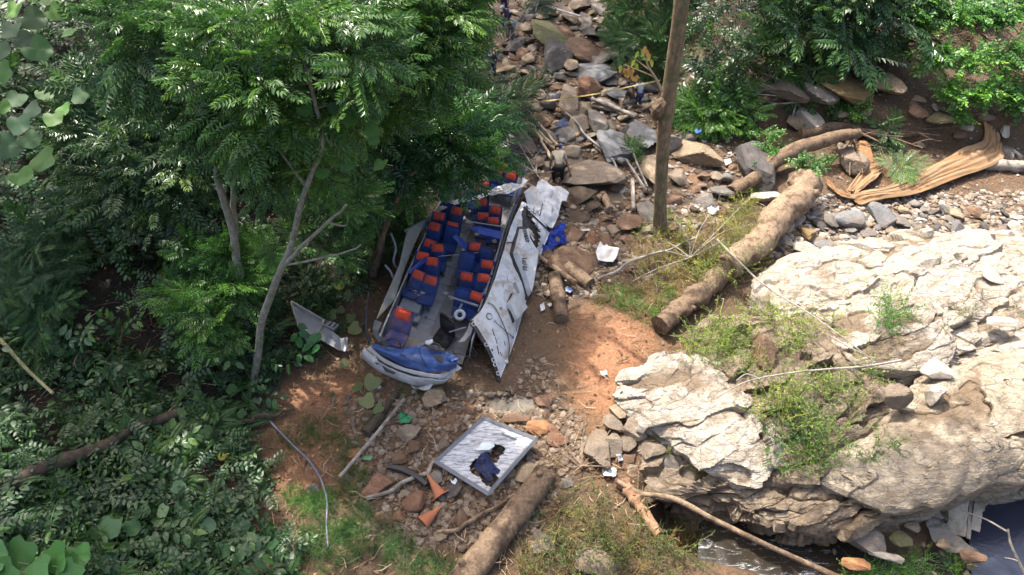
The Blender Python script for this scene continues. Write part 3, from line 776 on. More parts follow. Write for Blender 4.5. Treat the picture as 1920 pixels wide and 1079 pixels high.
# ------------------------------------------------------------------ materials for the wreck
m_white = plain('weathered_white_paint', (.42, .43, .44), .5, .75, scale=2.2, dirtcol=(.17, .13, .09))
m_roof, nt = newmat('scuffed_roof_paint'); c_ = geo(nt)
_a = noise(nt, c_, 1.1, 8, .72, .6); _b = noise(nt, c_, 4.5, 8, .75, .4); _c = noise(nt, mapping(nt, c_, (7, 1.2, 2), (0, 0, .35)), 2.2, 7, .75)
_k = mix(nt, ramp(nt, _a, [(.50, 0), (.62, .8)]), (.44, .45, .47), (.25, .19, .12)); _k = mix(nt, ramp(nt, _b, [(.36, .6), (.5, 0)]), _k, (.22, .225, .24))
_k = mix(nt, ramp(nt, _c, [(.60, 0), (.68, .75)]), _k, (.10, .09, .08))
finish(nt, principled(nt, _k, .5, .4, 0, _b, .25, .02).outputs[0])
m_grey = plain('grey_plastic', (.16, .17, .19), .6, .4, scale=3)
m_lgrey = plain('pale_grey_lining', (.19, .20, .215), .6, .5, scale=3)
m_floor = plain('grey_vinyl_floor', (.13, .135, .14), .6, .6, scale=3.5, dirtcol=(.13, .10, .07))
m_black = plain('black_rubber', (.018, .018, .022), .55, .3, scale=5)
m_blue = plain('blue_dashboard_plastic', (.038, .085, .25), .42, .6, scale=3, dirtcol=(.05, .05, .07))
m_bluep = plain('bright_blue_panel', (.022, .05, .25), .45, .45, scale=3, dirtcol=(.04, .04, .08))
m_metal = plain('dull_metal', (.22, .22, .23), .45, .5, metal=.5, scale=5)
m_beige = plain('grey_beige_side_sheet', (.24, .225, .19), .55, .5, scale=2)
m_orangep = plain('faded_orange_plastic', (.36, .115, .05), .75, .85, scale=9, dirtcol=(.22, .15, .09))
m_redlamp = plain('red_lens', (.5, .03, .02), .3, .2)
m_glass = plain('dusty_lamp_glass', (.42, .44, .46), .15, .3)
def fabric(name, base, speck, bl, amt=.5):
    m, nt = newmat(name); c = objco(nt)
    n = noise(nt, c, 60, 3, .7); n2_ = noise(nt, c, 5, 5, .6); v = N(nt, 'ShaderNodeTexVoronoi', i_Scale=38.0); nt.links.new(c, v.inputs[0])
    col = mix(nt, ramp(nt, n2_, [(.35, 0), (.65, .7)]), base, bl)
    col = mix(nt, ramp(nt, v.outputs[0], [(.12, amt), (.26, 0)]), col, speck)
    col = mix(nt, ramp(nt, noise(nt, geo(nt), 2.3, 6, .7), [(.5, 0), (.68, .6)]), col, (.045, .04, .04))
    finish(nt, principled(nt, mix(nt, ramp(nt, noise(nt, geo(nt), 1.1, 6, .75), [(.5, 0), (.7, .55)]), col, (.10,.085,.07)), .9, .15, 0, n, .4, .01).outputs[0]); return m
m_seat = fabric('blue_seat_fabric', (.018, .040, .15), (.07, .11, .27), (.012, .026, .09))
m_head = fabric('orange_red_headrest_fabric', (.50, .062, .032), (.45, .20, .05), (.36, .05, .03), .4)
m_check = fabric('blue_and_orange_seat_fabric', (.02, .05, .20), (.30, .12, .04), (.20, .10, .03))
m_dark = fabric('dark_seat_fabric', (.015, .015, .018), (.03, .03, .035), (.01, .01, .012))

def smoothsheet(o):
    for p in o.data.polygons: p.use_smooth = True
def plate(name, pts, thick, mat, parent=None, crumple=.03, cuts=3, seed=0, nfreq=2.2, M=None, sag=0, smooth=True):
    """a bent sheet with a free outline; pts are world points"""
    pts = [np.asarray(p, float) for p in pts]
    bm = bmesh.new(); vs = [bm.verts.new(p) for p in pts]; f = bm.faces.new(vs)
    f.normal_update(); nrm = np.array(f.normal); 
    if nrm[2] < 0: f.normal_flip(); nrm = -nrm
    bmesh.ops.triangulate(bm, faces=bm.faces[:])
    for _ in range(cuts):
        bmesh.ops.subdivide_edges(bm, edges=[e for e in bm.edges if e.calc_length() > .09], cuts=1, use_grid_fill=False)
        bmesh.ops.triangulate(bm, faces=bm.faces[:])
    co = np.array([v.co for v in bm.verts]); c = co.mean(0)
    d = crumple * (fbm(co * nfreq + seed*3.1, 3, seed) * 2 + .5 * np.abs(vn(co * nfreq * 2.3, seed+4)))
    d = d - sag * np.exp(-np.sum((co-c)**2, 1) / .5)
    co2 = co + nrm * d[:, None]
    for v, p in zip(bm.verts, co2): v.co = p
    r = bmesh.ops.solidify(bm, geom=bm.faces[:], thickness=-thick)
    bmesh.ops.recalc_face_normals(bm, faces=bm.faces[:])
    me = bpy.data.meshes.new(name); bm.to_mesh(me); bm.free(); me.materials.append(mat)
    if parent is not None: me.transform(parent.matrix_world.inverted() if M is None else M)
    o = link(name, me, parent); 
    return o
def W2(parent): return parent.matrix_world.inverted()
def mesh_in(mb, name, mats, parent, smooth=False):
    """mesh built in world coordinates, handed to a parent"""
    me = mb.mesh(name, mats, smooth); me.transform(parent.matrix_world.inverted()); return link(name, me, parent)
def loft(name, curves, nu, nv, thick, mat, parent, crumple=.0, seed=0, smooth=True):
    C = [spline(c, nu) for c in curves]; t = np.linspace(0, 1, nv); G_ = np.zeros((nu, nv, 3))
    for i in range(nu): G_[i] = spline([c[i] for c in C], nv)
    if crumple: G_ = G_ + (crumple * fbm(G_ * 3 + seed, 3, seed))[..., None] * np.array([0, -.4, 1])
    mb = MB(); sheet(mb, G_, nu, nv, thick); return mesh_in(mb, name, mat, parent, smooth)

bus = bpy.data.objects.new('wrecked_bus', None); COL.objects.link(bus)
BM = Matrix([[bX[0], bY[0], bZ[0], bA[0]], [bX[1], bY[1], bZ[1], bA[1]], [bX[2], bY[2], bZ[2], bA[2]], [0, 0, 0, 1]])
bus.matrix_world = BM; bpy.context.view_layer.update()
tag(bus, 'crashed bus with its roof torn open over blue seats with orange headrests', 'bus')
def lbox(mb, c, s, **k): box(mb, c, s, **k)
XL, XR, YF, YR = -1.02, 1.42, -2.35, 7.2

# chassis and floor (local coordinates from here)
mb = MB(); box(mb, ((XL+XR)/2, (YF+YR)/2, -.28), (XR-XL-.06, YR-YF-.1, .44), bev=.05); mb.obj('chassis', m_black, bus)
mb = MB(); box(mb, ((XL+XR)/2, (YF+YR)/2, -.03), (XR-XL, YR-YF, .05)); mb.obj('floor', m_floor, bus)
for k in range(11):      # aisle boards with open seams between them
    y0 = -1.75 + k * .80; mb = MB(); box(mb, (-.03 + .004*(k % 3), y0 + .4, .008 + .004 * (k % 2)), (.46, .785, .02), bev=.006)
    mb.obj('floor_panel', m_lgrey if k < 8 else m_floor, bus)
# raised sills along the aisle
for x in (-.275, .215):
    mb = MB(); V = spline([(x, -.6, .03), (x+.01, 1.5, .035), (x-.01, 3.5, .03), (x, 7, .03)], 30); add_tube(mb, V, .022, 5, rough=.5, seed=3); mb.obj('aisle_trim', m_lgrey, bus)

# seats -----------------------------------------------------------------------------
def seat_meshes():
    w = .52; out = {}
    def cushion(wid, d, h, c, tilt, mat, puff=.035):
        n = 9; mb = MB(); us = np.linspace(-1, 1, n); G_ = []
        # closed rounded pad: top and bottom grids
        def pad(sgn):
            A = []
            for u in us:
                for v in us:
                    e = (1 - abs(u)**4) * (1 - abs(v)**4); chan = -.012 * math.exp(-(u*3.2)**2 * 3) - .008*math.exp(-((abs(u)-.62)*9)**2)
                    z = sgn * (h/2 * (.45 + .55*e)) + (puff * e + chan if sgn > 0 else 0)
                    A.append((u*wid/2*(1-.06*abs(v)**3), v*d/2*(1-.05*abs(u)**3), z))
            return np.array(A)
        T_, B_ = pad(1), pad(-1); V = np.vstack([T_, B_]); V = V + .008 * fbm(V * 9, 2, 4)[:, None]
        F = grid_faces(n, n); idx = np.arange(n*n).reshape(n, n); E = []
        for line in (idx[0][::-1], idx[-1], idx[:, 0], idx[:, -1][::-1]):
            for a, b in zip(line[:-1], line[1:]): E.append([a, b, b+n*n, a+n*n])
        V = V @ rotx(tilt).T + np.array(c); mb.add(V, np.vstack([F[:, ::-1] if False else F[:, ::-1], F + n*n, np.array(E)])); return mb
    out['cushion'] = cushion(w, .46, .12, (0, -.30, .40), R(6), m_seat).mesh('cushion', m_seat, True)
    # backrest faces the front (local -y), leaning to the rear
    out['backrest'] = cushion(w, .70, .13, (0, .02, .69), R(64), m_seat, .03).mesh('backrest', m_seat, True)
    A = math.radians(64)
    out['headrest_cover'] = cushion(w*.74, .29, .10, (0, .065, .90), A, m_head, .03).mesh('headrest_cover', m_head, True)
    mb = MB()
    for x in (-.17, .17): box(mb, (x, -.25, .17), (.035, .34, .34), bev=.008)
    box(mb, (0, -.25, .31), (.42, .05, .03)); out['leg_frame'] = mb.mesh('leg_frame', m_metal)
    return out
SM = seat_meshes()
def seat(x, y, head=True, dz=0, rx=0, rz=0, ry=0, label=None, mats=None, sc=1.0, parent=bus):
    s = bpy.data.objects.new('seat', None); COL.objects.link(s); s.parent = parent
    s.location = (x, y, dz); s.rotation_euler = (rx, ry, rz); s.scale = (sc, sc, sc)
    if label: s['label'] = label
    for k in ('cushion', 'backrest', 'headrest_cover', 'leg_frame'):
        if k == 'headrest_cover' and not head: continue
        o = link(k, SM[k], s)
        if mats and k in mats:
            o.data = o.data.copy(); o.data.materials[0] = mats[k]
    return s
HZ = .97
def seat_px(px, py, **k):
    q = LP(px, py, HZ + .03); return seat(q[0], q[1] - .05, rz=random.uniform(-.24, .24), rx=random.uniform(-.2, .14), ry=random.uniform(-.14, .14), **k)
for px, py in ((779,517),(786,482),(804,453),(812,426),(822,402)): seat_px(px, py)
for px, py in ((803,525),(813,493),(828,461),(850,417),(853,392)): seat_px(px, py)
for px, py in ((891,456),(909,405),(906,380)): seat_px(px, py)
seat_px(879, 512, dz=-.04); seat_px(903, 522); seat_px(891, 547); seat_px(919, 494)
seat_px(931, 413); seat_px(929, 390)
for px, py in ((845,432),(868,547),(872,482),(913,468),(842,385)): seat_px(px, py, head=False, label='blue seat that has lost its orange headrest cover')
for px, py in ((955,331),(908,345),(862,363),(948,312),(930,322),(885,352)): seat_px(px, py)
s = seat_px(751, 596, label='single front seat in blue with orange side bolsters', mats={'cushion': m_check, 'backrest': m_check}, sc=1.22)
s = seat(.92, -1.25, head=False, rx=.55, rz=-.5, dz=.02, label='black driver seat knocked over towards the front', mats={'cushion': m_dark, 'backrest': m_dark}, sc=1.12)

# side walls ------------------------------------------------------------------------
def wall_strip(name, x0, x1, z0, z1, ya, yb_, mat, thick=.05, seed=0, n=26, cr=.03):
    G_ = []
    for y in np.linspace(ya, yb_, n):
        for t in np.linspace(0, 1, 5): G_.append((x0 + (x1-x0)*t, y, z0 + (z1-z0)*t))
    G_ = np.array(G_); G_[:, 0] += cr * fbm(G_ * 2.1, 3, seed); mb = MB(); sheet(mb, G_, n, 5, thick); return mb.obj(name, mat, bus, True)
wall_strip('side_wall', XL-.02, XL-.08, 0, .52, -2.1, 6.9, m_grey, .05, 1)
wall_strip('side_wall', XR+.03, XR+.14, 0, .72, -1.3, 7.0, m_bluep, .04, 2)
wall_strip('side_skirt', XR+.10, XR+.16, -.55, .66, -1.9, 6.9, m_white, .03, 3)
def lt(pts): return [toW(p) for p in pts]
# white window rail along the left side, and the outer sheet bent outwards
mb = MB(); add_tube(mb, spline([(-1.06,-2.5,.60),(-1.06,-1.2,.62),(-1.07,0,.60),(-1.05,1.5,.62),(-1.02,3.0,.62),(-1.02,4.6,.66)], 40), .030, 6, rough=.5, seed=1); mb.obj('window_rail', m_white, bus)
mb = MB(); add_tube(mb, spline([(-1.0,-2.3,.66),(-1.01,-1.2,.68),(-1.0,1.5,.67),(-.97,4.4,.7)], 40), .018, 5, rough=.6, seed=2); mb.obj('window_gasket', m_black, bus)
def zl(px, py, z): return toW(LP(px, py, z))
plate('side_sheet', [zl(797,415,.66), zl(772,470,.62), zl(752,522,.6), zl(740,562,.58), zl(705,600,.5), zl(722,558,.75), zl(748,498,.8), zl(758,455,.8), zl(764,432,.82)], .012, m_beige, bus, .02, 3, 5)
plate('side_sheet', [zl(758,432,.85), zl(797,412,.7), zl(822,398,.68), zl(800,424,.5), zl(786,436,.6), zl(770,450,.65)], .012, m_grey, bus, .05, 3, 6)
plate('corner_panel', [zl(703,600,.45), zl(716,606,.5), zl(708,622,.45), zl(722,636,.3), zl(712,642,.1), zl(704,632,.1), zl(700,615,.2)], .02, m_lgrey, bus, .02, 2, 7)
# black gasket and dark window frame along the right side where the roof hinged
mb = MB(); add_tube(mb, spline([LP(*q) for q in ((975,366,.82),(958,412,.84),(942,462,.82),(925,522,.84),(905,578,.82),(880,604,.8))], 50), .045, 6, rough=.5, seed=4); mb.obj('window_gasket', m_black, bus)
mb = MB(); add_tube(mb, spline([LP(*q) for q in ((968,372,.86),(950,418,.9),(934,470,.86),(917,528,.9),(897,585,.86))], 50), .028, 5, rough=.7, seed=5); mb.obj('window_rail', m_metal, bus)
# broken inner pieces -----------------------------------------------------------------
def bar(name, a, b, r, mat, n=6, sag=0, mid=None):
    pts = [toW(LP(*a)), toW(LP(*b))]
    if mid: pts.insert(1, toW(LP(*mid)))
    mb = MB(); add_tube(mb, spline(pts, 12) if mid else pts, r, n, rough=.3 if mid else 0); return mesh_in(mb, name, mat, bus)
plate('luggage_rack_panel', [zl(878,427,.95), zl(899,425,1.0), zl(942,436,.95), zl(938,449,.9), zl(912,443,.85), zl(895,439,.9)], .02, m_bluep, bus, .03, 2, 8)
plate('luggage_rack_panel', [zl(848,445,.9), zl(855,440,.9), zl(888,465,.75), zl(884,474,.7), zl(868,466,.7)], .02, m_bluep, bus, .02, 2, 9)
plate('luggage_rack_panel', [zl(763,510,.75), zl(796,484,.9), zl(802,489,.9), zl(770,515,.7)], .02, m_bluep, bus, .02, 2, 10)
plate('luggage_rack_panel', [zl(933,470,.6), zl(941,468,.7), zl(922,530,.7), zl(905,552,.6), zl(908,540,.6)], .02, m_blue, bus, .03, 2, 11)
bar('broken_strut', (841,556,.75), (896,574,.95), .035, m_lgrey); bar('broken_strut', (872,562,.7), (912,549,.95), .04, m_metal)
bar('broken_strut', (866,570,.8), (837,600,.35), .04, m_grey, mid=(856,590,.6)); bar('broken_strut', (873,415,.95), (946,426,.95), .022, m_metal)
bar('broken_strut', (842,623,.7), (874,614,.8), .028, m_grey); bar('broken_strut', (764,552,.35), (780,532,.55), .014, m_metal)
bar('hanging_wire', (822,481,.8), (930,470,.95), .008, m_white, 4, mid=(878,476,.7))
# grey partition and raised floor behind the single seat
mb = MB(); q0 = LP(772, 560, .25); box(mb, (-.64, -.78, .20), (.66, .64, .36), bev=.03); mb.obj('partition_box', m_grey, bus)
mb = MB(); box(mb, (-.64, -.47, .45), (.68, .05, .12), bev=.012); mb.obj('partition_rail', m_lgrey, bus)
mb = MB(); box(mb, (-.05, -1.72, .05), (.95, .36, .08), rot=rotz(-.28), bev=.01); mb.obj('step', m_lgrey, bus)
mb = MB(); box(mb, (-.45, -1.15, .12), (.42, .28, .16), rot=rotz(-.1), bev=.02); mb.obj('step', m_lgrey, bus)
plate('floor_mat', [zl(722,628,.06), zl(762,622,.06), zl(800,634,.06), zl(795,648,.08), zl(760,655,.08), zl(736,654,.08)], .01, plain('sandy_floor', (.26, .22, .17), .8, .4), bus, .01, 2, 12)
# steering column end, motor and wires under the broken windscreen
def ring(mb, c, r, t, ax1, ax2, n=18, m=6):
    pts = [np.asarray(c) + r*math.cos(a)*np.asarray(ax1) + r*math.sin(a)*np.asarray(ax2) for a in np.linspace(0, 2*math.pi, n+1)]
    add_tube(mb, pts, t, m, cap=False)
mb = MB(); c = LP(862, 591, .72); ring(mb, c, .13, .055, (1,0,0), (0,.8,.6)); mb.obj('white_fan_housing', m_white, bus, True)
mb = MB(); c = LP(815, 657, .6); ring(mb, c, .20, .018, (1,.1,0), (-.1,.75,.65), 24); add_tube(mb, [c, c+np.array([.18,0,0])], .015); add_tube(mb, [c, c-np.array([.18,0,0])], .015); mb.obj('steering_wheel', m_black, bus)
mb = MB()
for k in range(9):
    a = LP(random.uniform(815,850), random.uniform(640,668), random.uniform(.45,.7)); b = a + rng.normal(size=3) * [.25,.15,.08]; add_tube(mb, spline([a, (a+b)/2 + rng.normal(size=3)*.06, b], 8), .010, 4)
for k in range(14):
    a = LP(random.uniform(862,900), random.uniform(650,705), random.uniform(-.2,.4)); b = a + rng.normal(size=3) * [.3,.3,.12]; add_tube(mb, spline([a, (a+b)/2 + rng.normal(size=3)*.1, b], 8), .014, 4)
mb.obj('torn_wires', m_black, bus)
plate('screen_unit', [zl(797,640,.62), zl(811,637,.62), zl(810,646,.55), zl(798,648,.55)], .03, m_glass, bus, .0, 1, 1)
for k in range(46):
    x_, y_ = random.uniform(-.95, 1.35), random.uniform(-2.1, 4.6); s_ = random.uniform(.04, .13); z_ = .05 if abs(x_) < .22 or y_ < -.6 else random.uniform(.42, .6)
    mb = MB(); q_ = [np.array([x_, y_, z_]) + s_*np.array([math.cos(a_), math.sin(a_), random.uniform(-.3,.5)])*random.uniform(.5,1.2) for a_ in (0, 1.3, 2.6, 3.9, 5.2)]
    mb.add(np.array(q_ + [v_ - [0,0,.012] for v_ in q_]), np.array([[0,1,2,3,4]])); mb.add(np.array([v_ - [0,0,.012] for v_ in q_]), np.array([[4,3,2,1,0]])); mb.obj('debris_piece', random.choice([m_white, m_grey, m_black, m_beige, m_lgrey, m_seat]), bus)
# front: dashboard, windscreen ledge, bumper -----------------------------------------
def LC(pts, z): return [zl(x, y, z if np.isscalar(z) else z[i]) for i, (x, y) in enumerate(pts)]
db = LC([(699,645),(722,650),(752,655),(782,649),(805,653),(830,662),(861,673)], .66)
dm = LC([(698,650),(722,660),(752,670),(782,671),(808,675),(833,680),(858,681)], .80)
df = LC([(701,654),(722,668),(752,684),(780,693),(808,698),(835,697),(854,690)], .52)
loft('dashboard', [db, dm, df], 60, 16, .03, m_blue, bus, .13, 3)
d1 = LC([(694,651),(718,670),(750,687),(780,696),(808,701),(833,700),(848,694)], .50)
d2 = LC([(688,654),(714,676),(747,693),(780,703),(808,708),(832,708),(846,702)], .40)
loft('windscreen_ledge', [d1, d2], 50, 5, .03, m_white, bus, .06, 4)
b0 = LC([(684,653),(710,678),(745,696),(780,706),(808,711),(832,711),(847,704)], .34)
b1 = LC([(680,663),(706,688),(742,704),(780,716),(806,718),(830,716),(846,709)], .15)
b2 = LC([(681,672),(708,695),(743,711),(782,725),(806,722),(829,718),(844,711)], -.12)
loft('bumper', [b0, b1, b2], 60, 9, .04, m_white, bus, .12, 5)
plate('grille_slot', [zl(716,685,.36), zl(728,693,.34), zl(742,699,.33), zl(738,703,.30), zl(722,697,.31)], .012, m_black, bus, .0, 1, 1)
plate('grille_slot', [zl(700,672,.36), zl(712,682,.36), zl(706,684,.30)], .012, m_black, bus, .0, 1, 1)
o = plate('headlamp', [zl(816,703,.40), zl(846,697,.42), zl(846,706,.30), zl(822,711,.30)], .05, m_glass, bus, .0, 2, 1)
# blue dash crease and vents
for a, b in (((722,654),(800,688)), ((786,652),(800,690)), ((745,660),(770,672))):
    mb = MB(); add_tube(mb, spline([toW(LP(*a, .80)), toW(LP((a[0]+b[0])/2-2, (a[1]+b[1])/2, .84)), toW(LP(*b, .70))], 10), .010, 4); mesh_in(mb, 'dashboard_seam', m_black, bus)
plate('dashboard_hole', [zl(x, y, .86) for x, y in ((814,668),(824,666),(832,671),(830,680),(820,678))], .02, m_black, bus, .03, 2, 31)
plate('dashboard_hole', [zl(x, y, .80) for x, y in ((796,646),(814,648),(834,656),(828,660),(806,656))], .02, m_black, bus, .04, 2, 32)
plate('torn_plastic', [zl(x, y, .88) for x, y in ((836,664),(852,668),(862,676),(848,680),(840,674))], .02, m_blue, bus, .08, 3, 33, 4)
plate('torn_plastic', [zl(x, y, .5) for x, y in ((838,692),(856,684),(866,690),(850,702),(842,700))], .02, m_white, bus, .07, 3, 34, 4)
plate('torn_plastic', [zl(x, y, .45) for x, y in ((690,662),(704,668),(712,684),(700,680))], .02, m_white, bus, .05, 3, 35, 4)
plate('bumper_tear', [zl(x, y, .0) for x, y in ((770,724),(786,727),(800,722),(812,724),(806,730),(790,733),(776,730))], .015, m_white, bus, .06, 3, 36, 5)
# mirror arm and post at the left front corner
mb = MB(); add_tube(mb, spline([LP(*q) for q in ((694,643,.5),(688,625,.7),(687,600,.9),(688,572,1.2),(692,548,1.4))], 16), [.06,.045,.04,.03,.025], 7); mb.obj('window_pillar', m_black, bus)
mb = MB(); add_tube(mb, spline([LP(*q) for q in ((722,640,.7),(735,636,.95),(748,640,1.0),(751,652,.8))], 14), .022, 6); mb.obj('mirror_arm', m_black, bus)
plate('wing_mirror', [zl(716,640,.8), zl(728,642,.8), zl(735,652,.7), zl(722,652,.7)], .05, m_black, bus, 0, 1, 2)
plate('torn_panel', [zl(882,599,.75), zl(888,606,.7), zl(884,625,.5), zl(872,641,.4), zl(860,643,.35), zl(868,632,.35), zl(876,618,.5)], .015, m_white, bus, .03, 2, 13)
mb = MB(); add_tube(mb, spline([LP(*q) for q in ((733,438,1.0),(742,465,.8),(738,490,.6),(746,505,.3))], 14), .04, 6); add_tube(mb, spline([LP(*q) for q in ((722,497,.9),(735,515,.7),(742,545,.5))], 12), .035, 6, rough=.5); mb.obj('bent_rail', m_lgrey, bus)

# roof panel hanging to the right -------------------------------------------------------
m_roof_part = m_roof
left = [zl(x, y, .90) for x, y in ((884,601),(905,577),(925,530),(942,478),(958,424),(979,378))]
right = [P(x, y, z) for x, y, z in ((938,711,.02),(962,650,.10),(983,578,.16),(1003,510,.22),(1016,474,.28),(1030,438,.36))]
NU, NV = 110, 44
Lc, Rc = spline(left, NU), spline(right, NU)
def roofpt(u, v, off=0.0):
    fu = np.clip(u, 0, 1) * (NU-1); i = int(min(fu, NU-2)); t = fu - i
    a = Lc[i]*(1-t) + Lc[i+1]*t; b = Rc[i]*(1-t) + Rc[i+1]*t
    al = Lc[i+1]-Lc[i]; n = np.cross(al, b - a); n /= np.linalg.norm(n); n = -n if n[2] < 0 else n
    p = a + (b-a)*v
    bulge = .17 * math.sin(math.pi * min(v * 1.05, 1))**.7
    dent = -.05 * math.exp(-((u-.55)/.10)**2 - ((v-.35)/.16)**2) - .05*math.exp(-((u-.12)/.08)**2-((v-.5)/.3)**2)
    nz = .03 * float(fbm(p * 1.6, 3, 8)) + .008 * float(vn(p * 7, 3))
    return p + n * (bulge + dent + nz + off), n
RG = np.array([[roofpt(u, v)[0] for v in np.linspace(0, 1, NV)] for u in np.linspace(0, 1, NU)])
# leave the ragged hole by the air conditioner open
RP = np.array([[proj(q) for q in row] for row in RG])
HOLE = [(979,392),(986,385),(992,398),(1000,415),(1008,428),(1013,445),(1010,462),(1001,470),(996,462),(1002,448),(996,436),(988,424),(982,412),(978,402)]
keep = []
F = grid_faces(NU, NV)
for i in range(NU-1):
    for j in range(NV-1):
        x, y = RP[i, j]; keep.append(not inside(x + 1.5*math.sin(i*1.7), y + 1.5*math.cos(j*2.1), HOLE))
keep = np.array(keep); Fk = F[keep]
du = np.gradient(RG, axis=0); dv = np.gradient(RG, axis=1); NN = np.cross(du, dv); NN /= np.linalg.norm(NN, axis=-1)[..., None]
if NN[..., 2].mean() < 0: NN = -NN
mb = MB(); V1 = RG.reshape(-1, 3); V2 = (RG - NN * .03).reshape(-1, 3); mb.add(V1, Fk[:, ::-1]); mb.add(V2, Fk)
# rim joining both skins
from collections import Counter
ec = Counter()
for f in Fk:
    for a, b in zip(f, np.roll(f, -1)): ec[(min(a, b), max(a, b))] += 1
rim = [(a, b, b + len(V1), a + len(V1)) for (a, b), c in ec.items() if c == 1]
mb.add(np.vstack([V1, V2]), rim)
roof = mesh_in(mb, 'roof_panel', m_roof, bus, True); roof['label'] = 'white roof skin peeled off and hanging down on the right of the seats'
roof_inv = roof
def uv_of(px, py):
    d = (RP[..., 0]-px)**2 + (RP[..., 1]-py)**2; k = int(np.argmin(d)); return (k // NV)/(NU-1), (k % NV)/(NV-1)
def onroof(px, py, off=0): u, v = uv_of(px, py); return roofpt(u, v, off)
def roof_raised(name, pts, h, mat, sub=None, top_in=.08, shadow_skirt=True):
    if shadow_skirt and h > .1:
        m_ = np.mean(pts, 0); roof_raised(name.split('_')[-1] + '_gasket', [tuple(m_ + (np.array(p)-m_)*1.09) for p in pts], .09, m_black, shadow_skirt=False)  # black skirt put in for the dark shadow line at the cover's edge
    """raised cover: sides rising from the roof skin, slightly smaller top"""
    base = [onroof(*p)[0] for p in pts]; c = np.mean(base, 0); n = onroof(*np.mean(pts, 0))[1]
    top = [b + (c-b)*top_in + n*h for b in base]; base = [b - n*.03 for b in base]; k = len(pts); mb = MB()
    V = np.array(base + top); mb.add(V, [(i, (i+1) % k, k+(i+1) % k, k+i) for i in range(k)])
    mb.add(np.array(top), np.arange(k)[None]); me = mb.mesh(name, mat); me.transform(roof.matrix_world.inverted() @ Matrix())
    bm = bmesh.new(); bm.from_mesh(me); bmesh.ops.recalc_face_normals(bm, faces=bm.faces[:]); bmesh.ops.bevel(bm, geom=[e for e in bm.edges], offset=.012, segments=1, affect='EDGES'); bm.to_mesh(me); bm.free()
    return link(name, me, roof)
bpy.context.view_layer.update()
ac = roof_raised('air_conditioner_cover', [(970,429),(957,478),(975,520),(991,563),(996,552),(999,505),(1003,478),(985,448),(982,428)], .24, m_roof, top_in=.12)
ac['label'] = 'dented air conditioner cover with black vent slots'
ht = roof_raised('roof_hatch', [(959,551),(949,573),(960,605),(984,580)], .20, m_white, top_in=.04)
roof_raised('roof_plate', [(961,532),(966,529),(974,549),(969,553)], .02, m_lgrey, top_in=.02)
roof_raised('air_conditioner_base', [(976,402),(982,395),(990,430),(984,434)], .05, m_black)
def slot(px, py, dx, dy, w, off, mat=m_black, name='vent_slot', th=.01):
    a, n = onroof(px, py, off); b, _ = onroof(px+dx, py+dy, off)
    b = a + (b-a)*min(1, math.hypot(dx,dy)*mpp(a)*1.7/(np.linalg.norm(b-a)+1e-6)); t = b - a
    if np.linalg.norm(t) < 1e-4: return None
    t /= np.linalg.norm(t); s = np.cross(n, t) * w / 2
    mb = MB(); V = [a-s, b-s, b+s, a+s]; V = V + [v - n*th for v in V]; mb.add(np.array(V), BOXF[:, ::-1]); me = mb.mesh(name, mat); me.transform(roof.matrix_world.inverted()); return link(name, me, roof)
for k in range(9): slot(971 + k*.0 + (k*.55), 433 + k*3.3 - k*1.2 if False else 434 + k*3.1, 7.5, 1.7, .034, .252)
for k in range(7): slot(969 + k*.2, 482 + k*3.6 + 8, 8, 2.0, .034, .252)
# four fan openings as dark rings with hubs
for (px, py) in ((993,481),(1000,483),(989,496),(997,498)):
    c, n = onroof(px, py, .06); t = np.cross(n, [0,1,0]); t /= np.linalg.norm(t); s = np.cross(n, t)
    mb = MB(); ring(mb, c, .085, .022, t, s, 16, 5); mb.add(np.array([c + .08*(math.cos(a)*t + math.sin(a)*s) for a in np.linspace(0, 2*math.pi, 12, endpoint=False)]), np.arange(12)[None])
    for a in (0, 1.05, 2.1): add_tube(mb, [c + n*.02 - .08*(math.cos(a)*t+math.sin(a)*s), c + n*.02 + .08*(math.cos(a)*t+math.sin(a)*s)], .012, 4)
    me = mb.mesh('fan_grille', m_grey); me.transform(roof.matrix_world.inverted()); link('fan_grille', me, roof)
# black light strip along the former front edge
strip = [(884,602),(893,601),(905,640),(918,664),(937,694),(940,713),(930,708),(915,686),(903,655)]
fe = [RG[0, j] for j in range(0, NV, 4)] + [RG[0, -1]]; fo = [p - bY*.16 + [0, 0, -.02] for p in fe]
pl = loft('lamp_strip', [fe, fo], 40, 4, .05, m_black, roof, .0, 2)
for fr_ in (.06, .42, .68, .76, .9):
    c = RG[0, int(fr_*(NV-1))] - bY*.08; n = onroof(905, 640)[1]; c = c + n*.035; t = np.cross(n, [0,1,0]); t /= np.linalg.norm(t); s = np.cross(n, t); mb = MB(); ring(mb, c, .055, .018, t, s, 16, 6)
    me = mb.mesh('marker_lamp', m_white, True); me.transform(roof.matrix_world.inverted()); link('marker_lamp', me, roof)
def dome(px, py, r, name, mat):
    c, n = onroof(px, py, 0); V, F = ICO[2]; mb = MB(); mb.add(V * r * [1, 1, .8] + c, F); me = mb.mesh(name, mat, True); me.transform(roof.matrix_world.inverted()); return link(name, me, roof)
dome(949, 680, .085, 'beacon_lamp', m_glass); dome(938, 578, .045, 'vent_cap', m_grey); dome(962, 633, .045, 'vent_cap', m_grey); dome(888, 602, .03, 'orange_marker', m_orangep)
c, n = onroof(917, 594, .015); t = np.cross(n, [0,1,0]); t /= np.linalg.norm(t); mb = MB(); ring(mb, c, .10, .018, t, np.cross(n, t)); me = mb.mesh('mounting_ring', m_beige, True); me.transform(roof.matrix_world.inverted()); link('mounting_ring', me, roof)
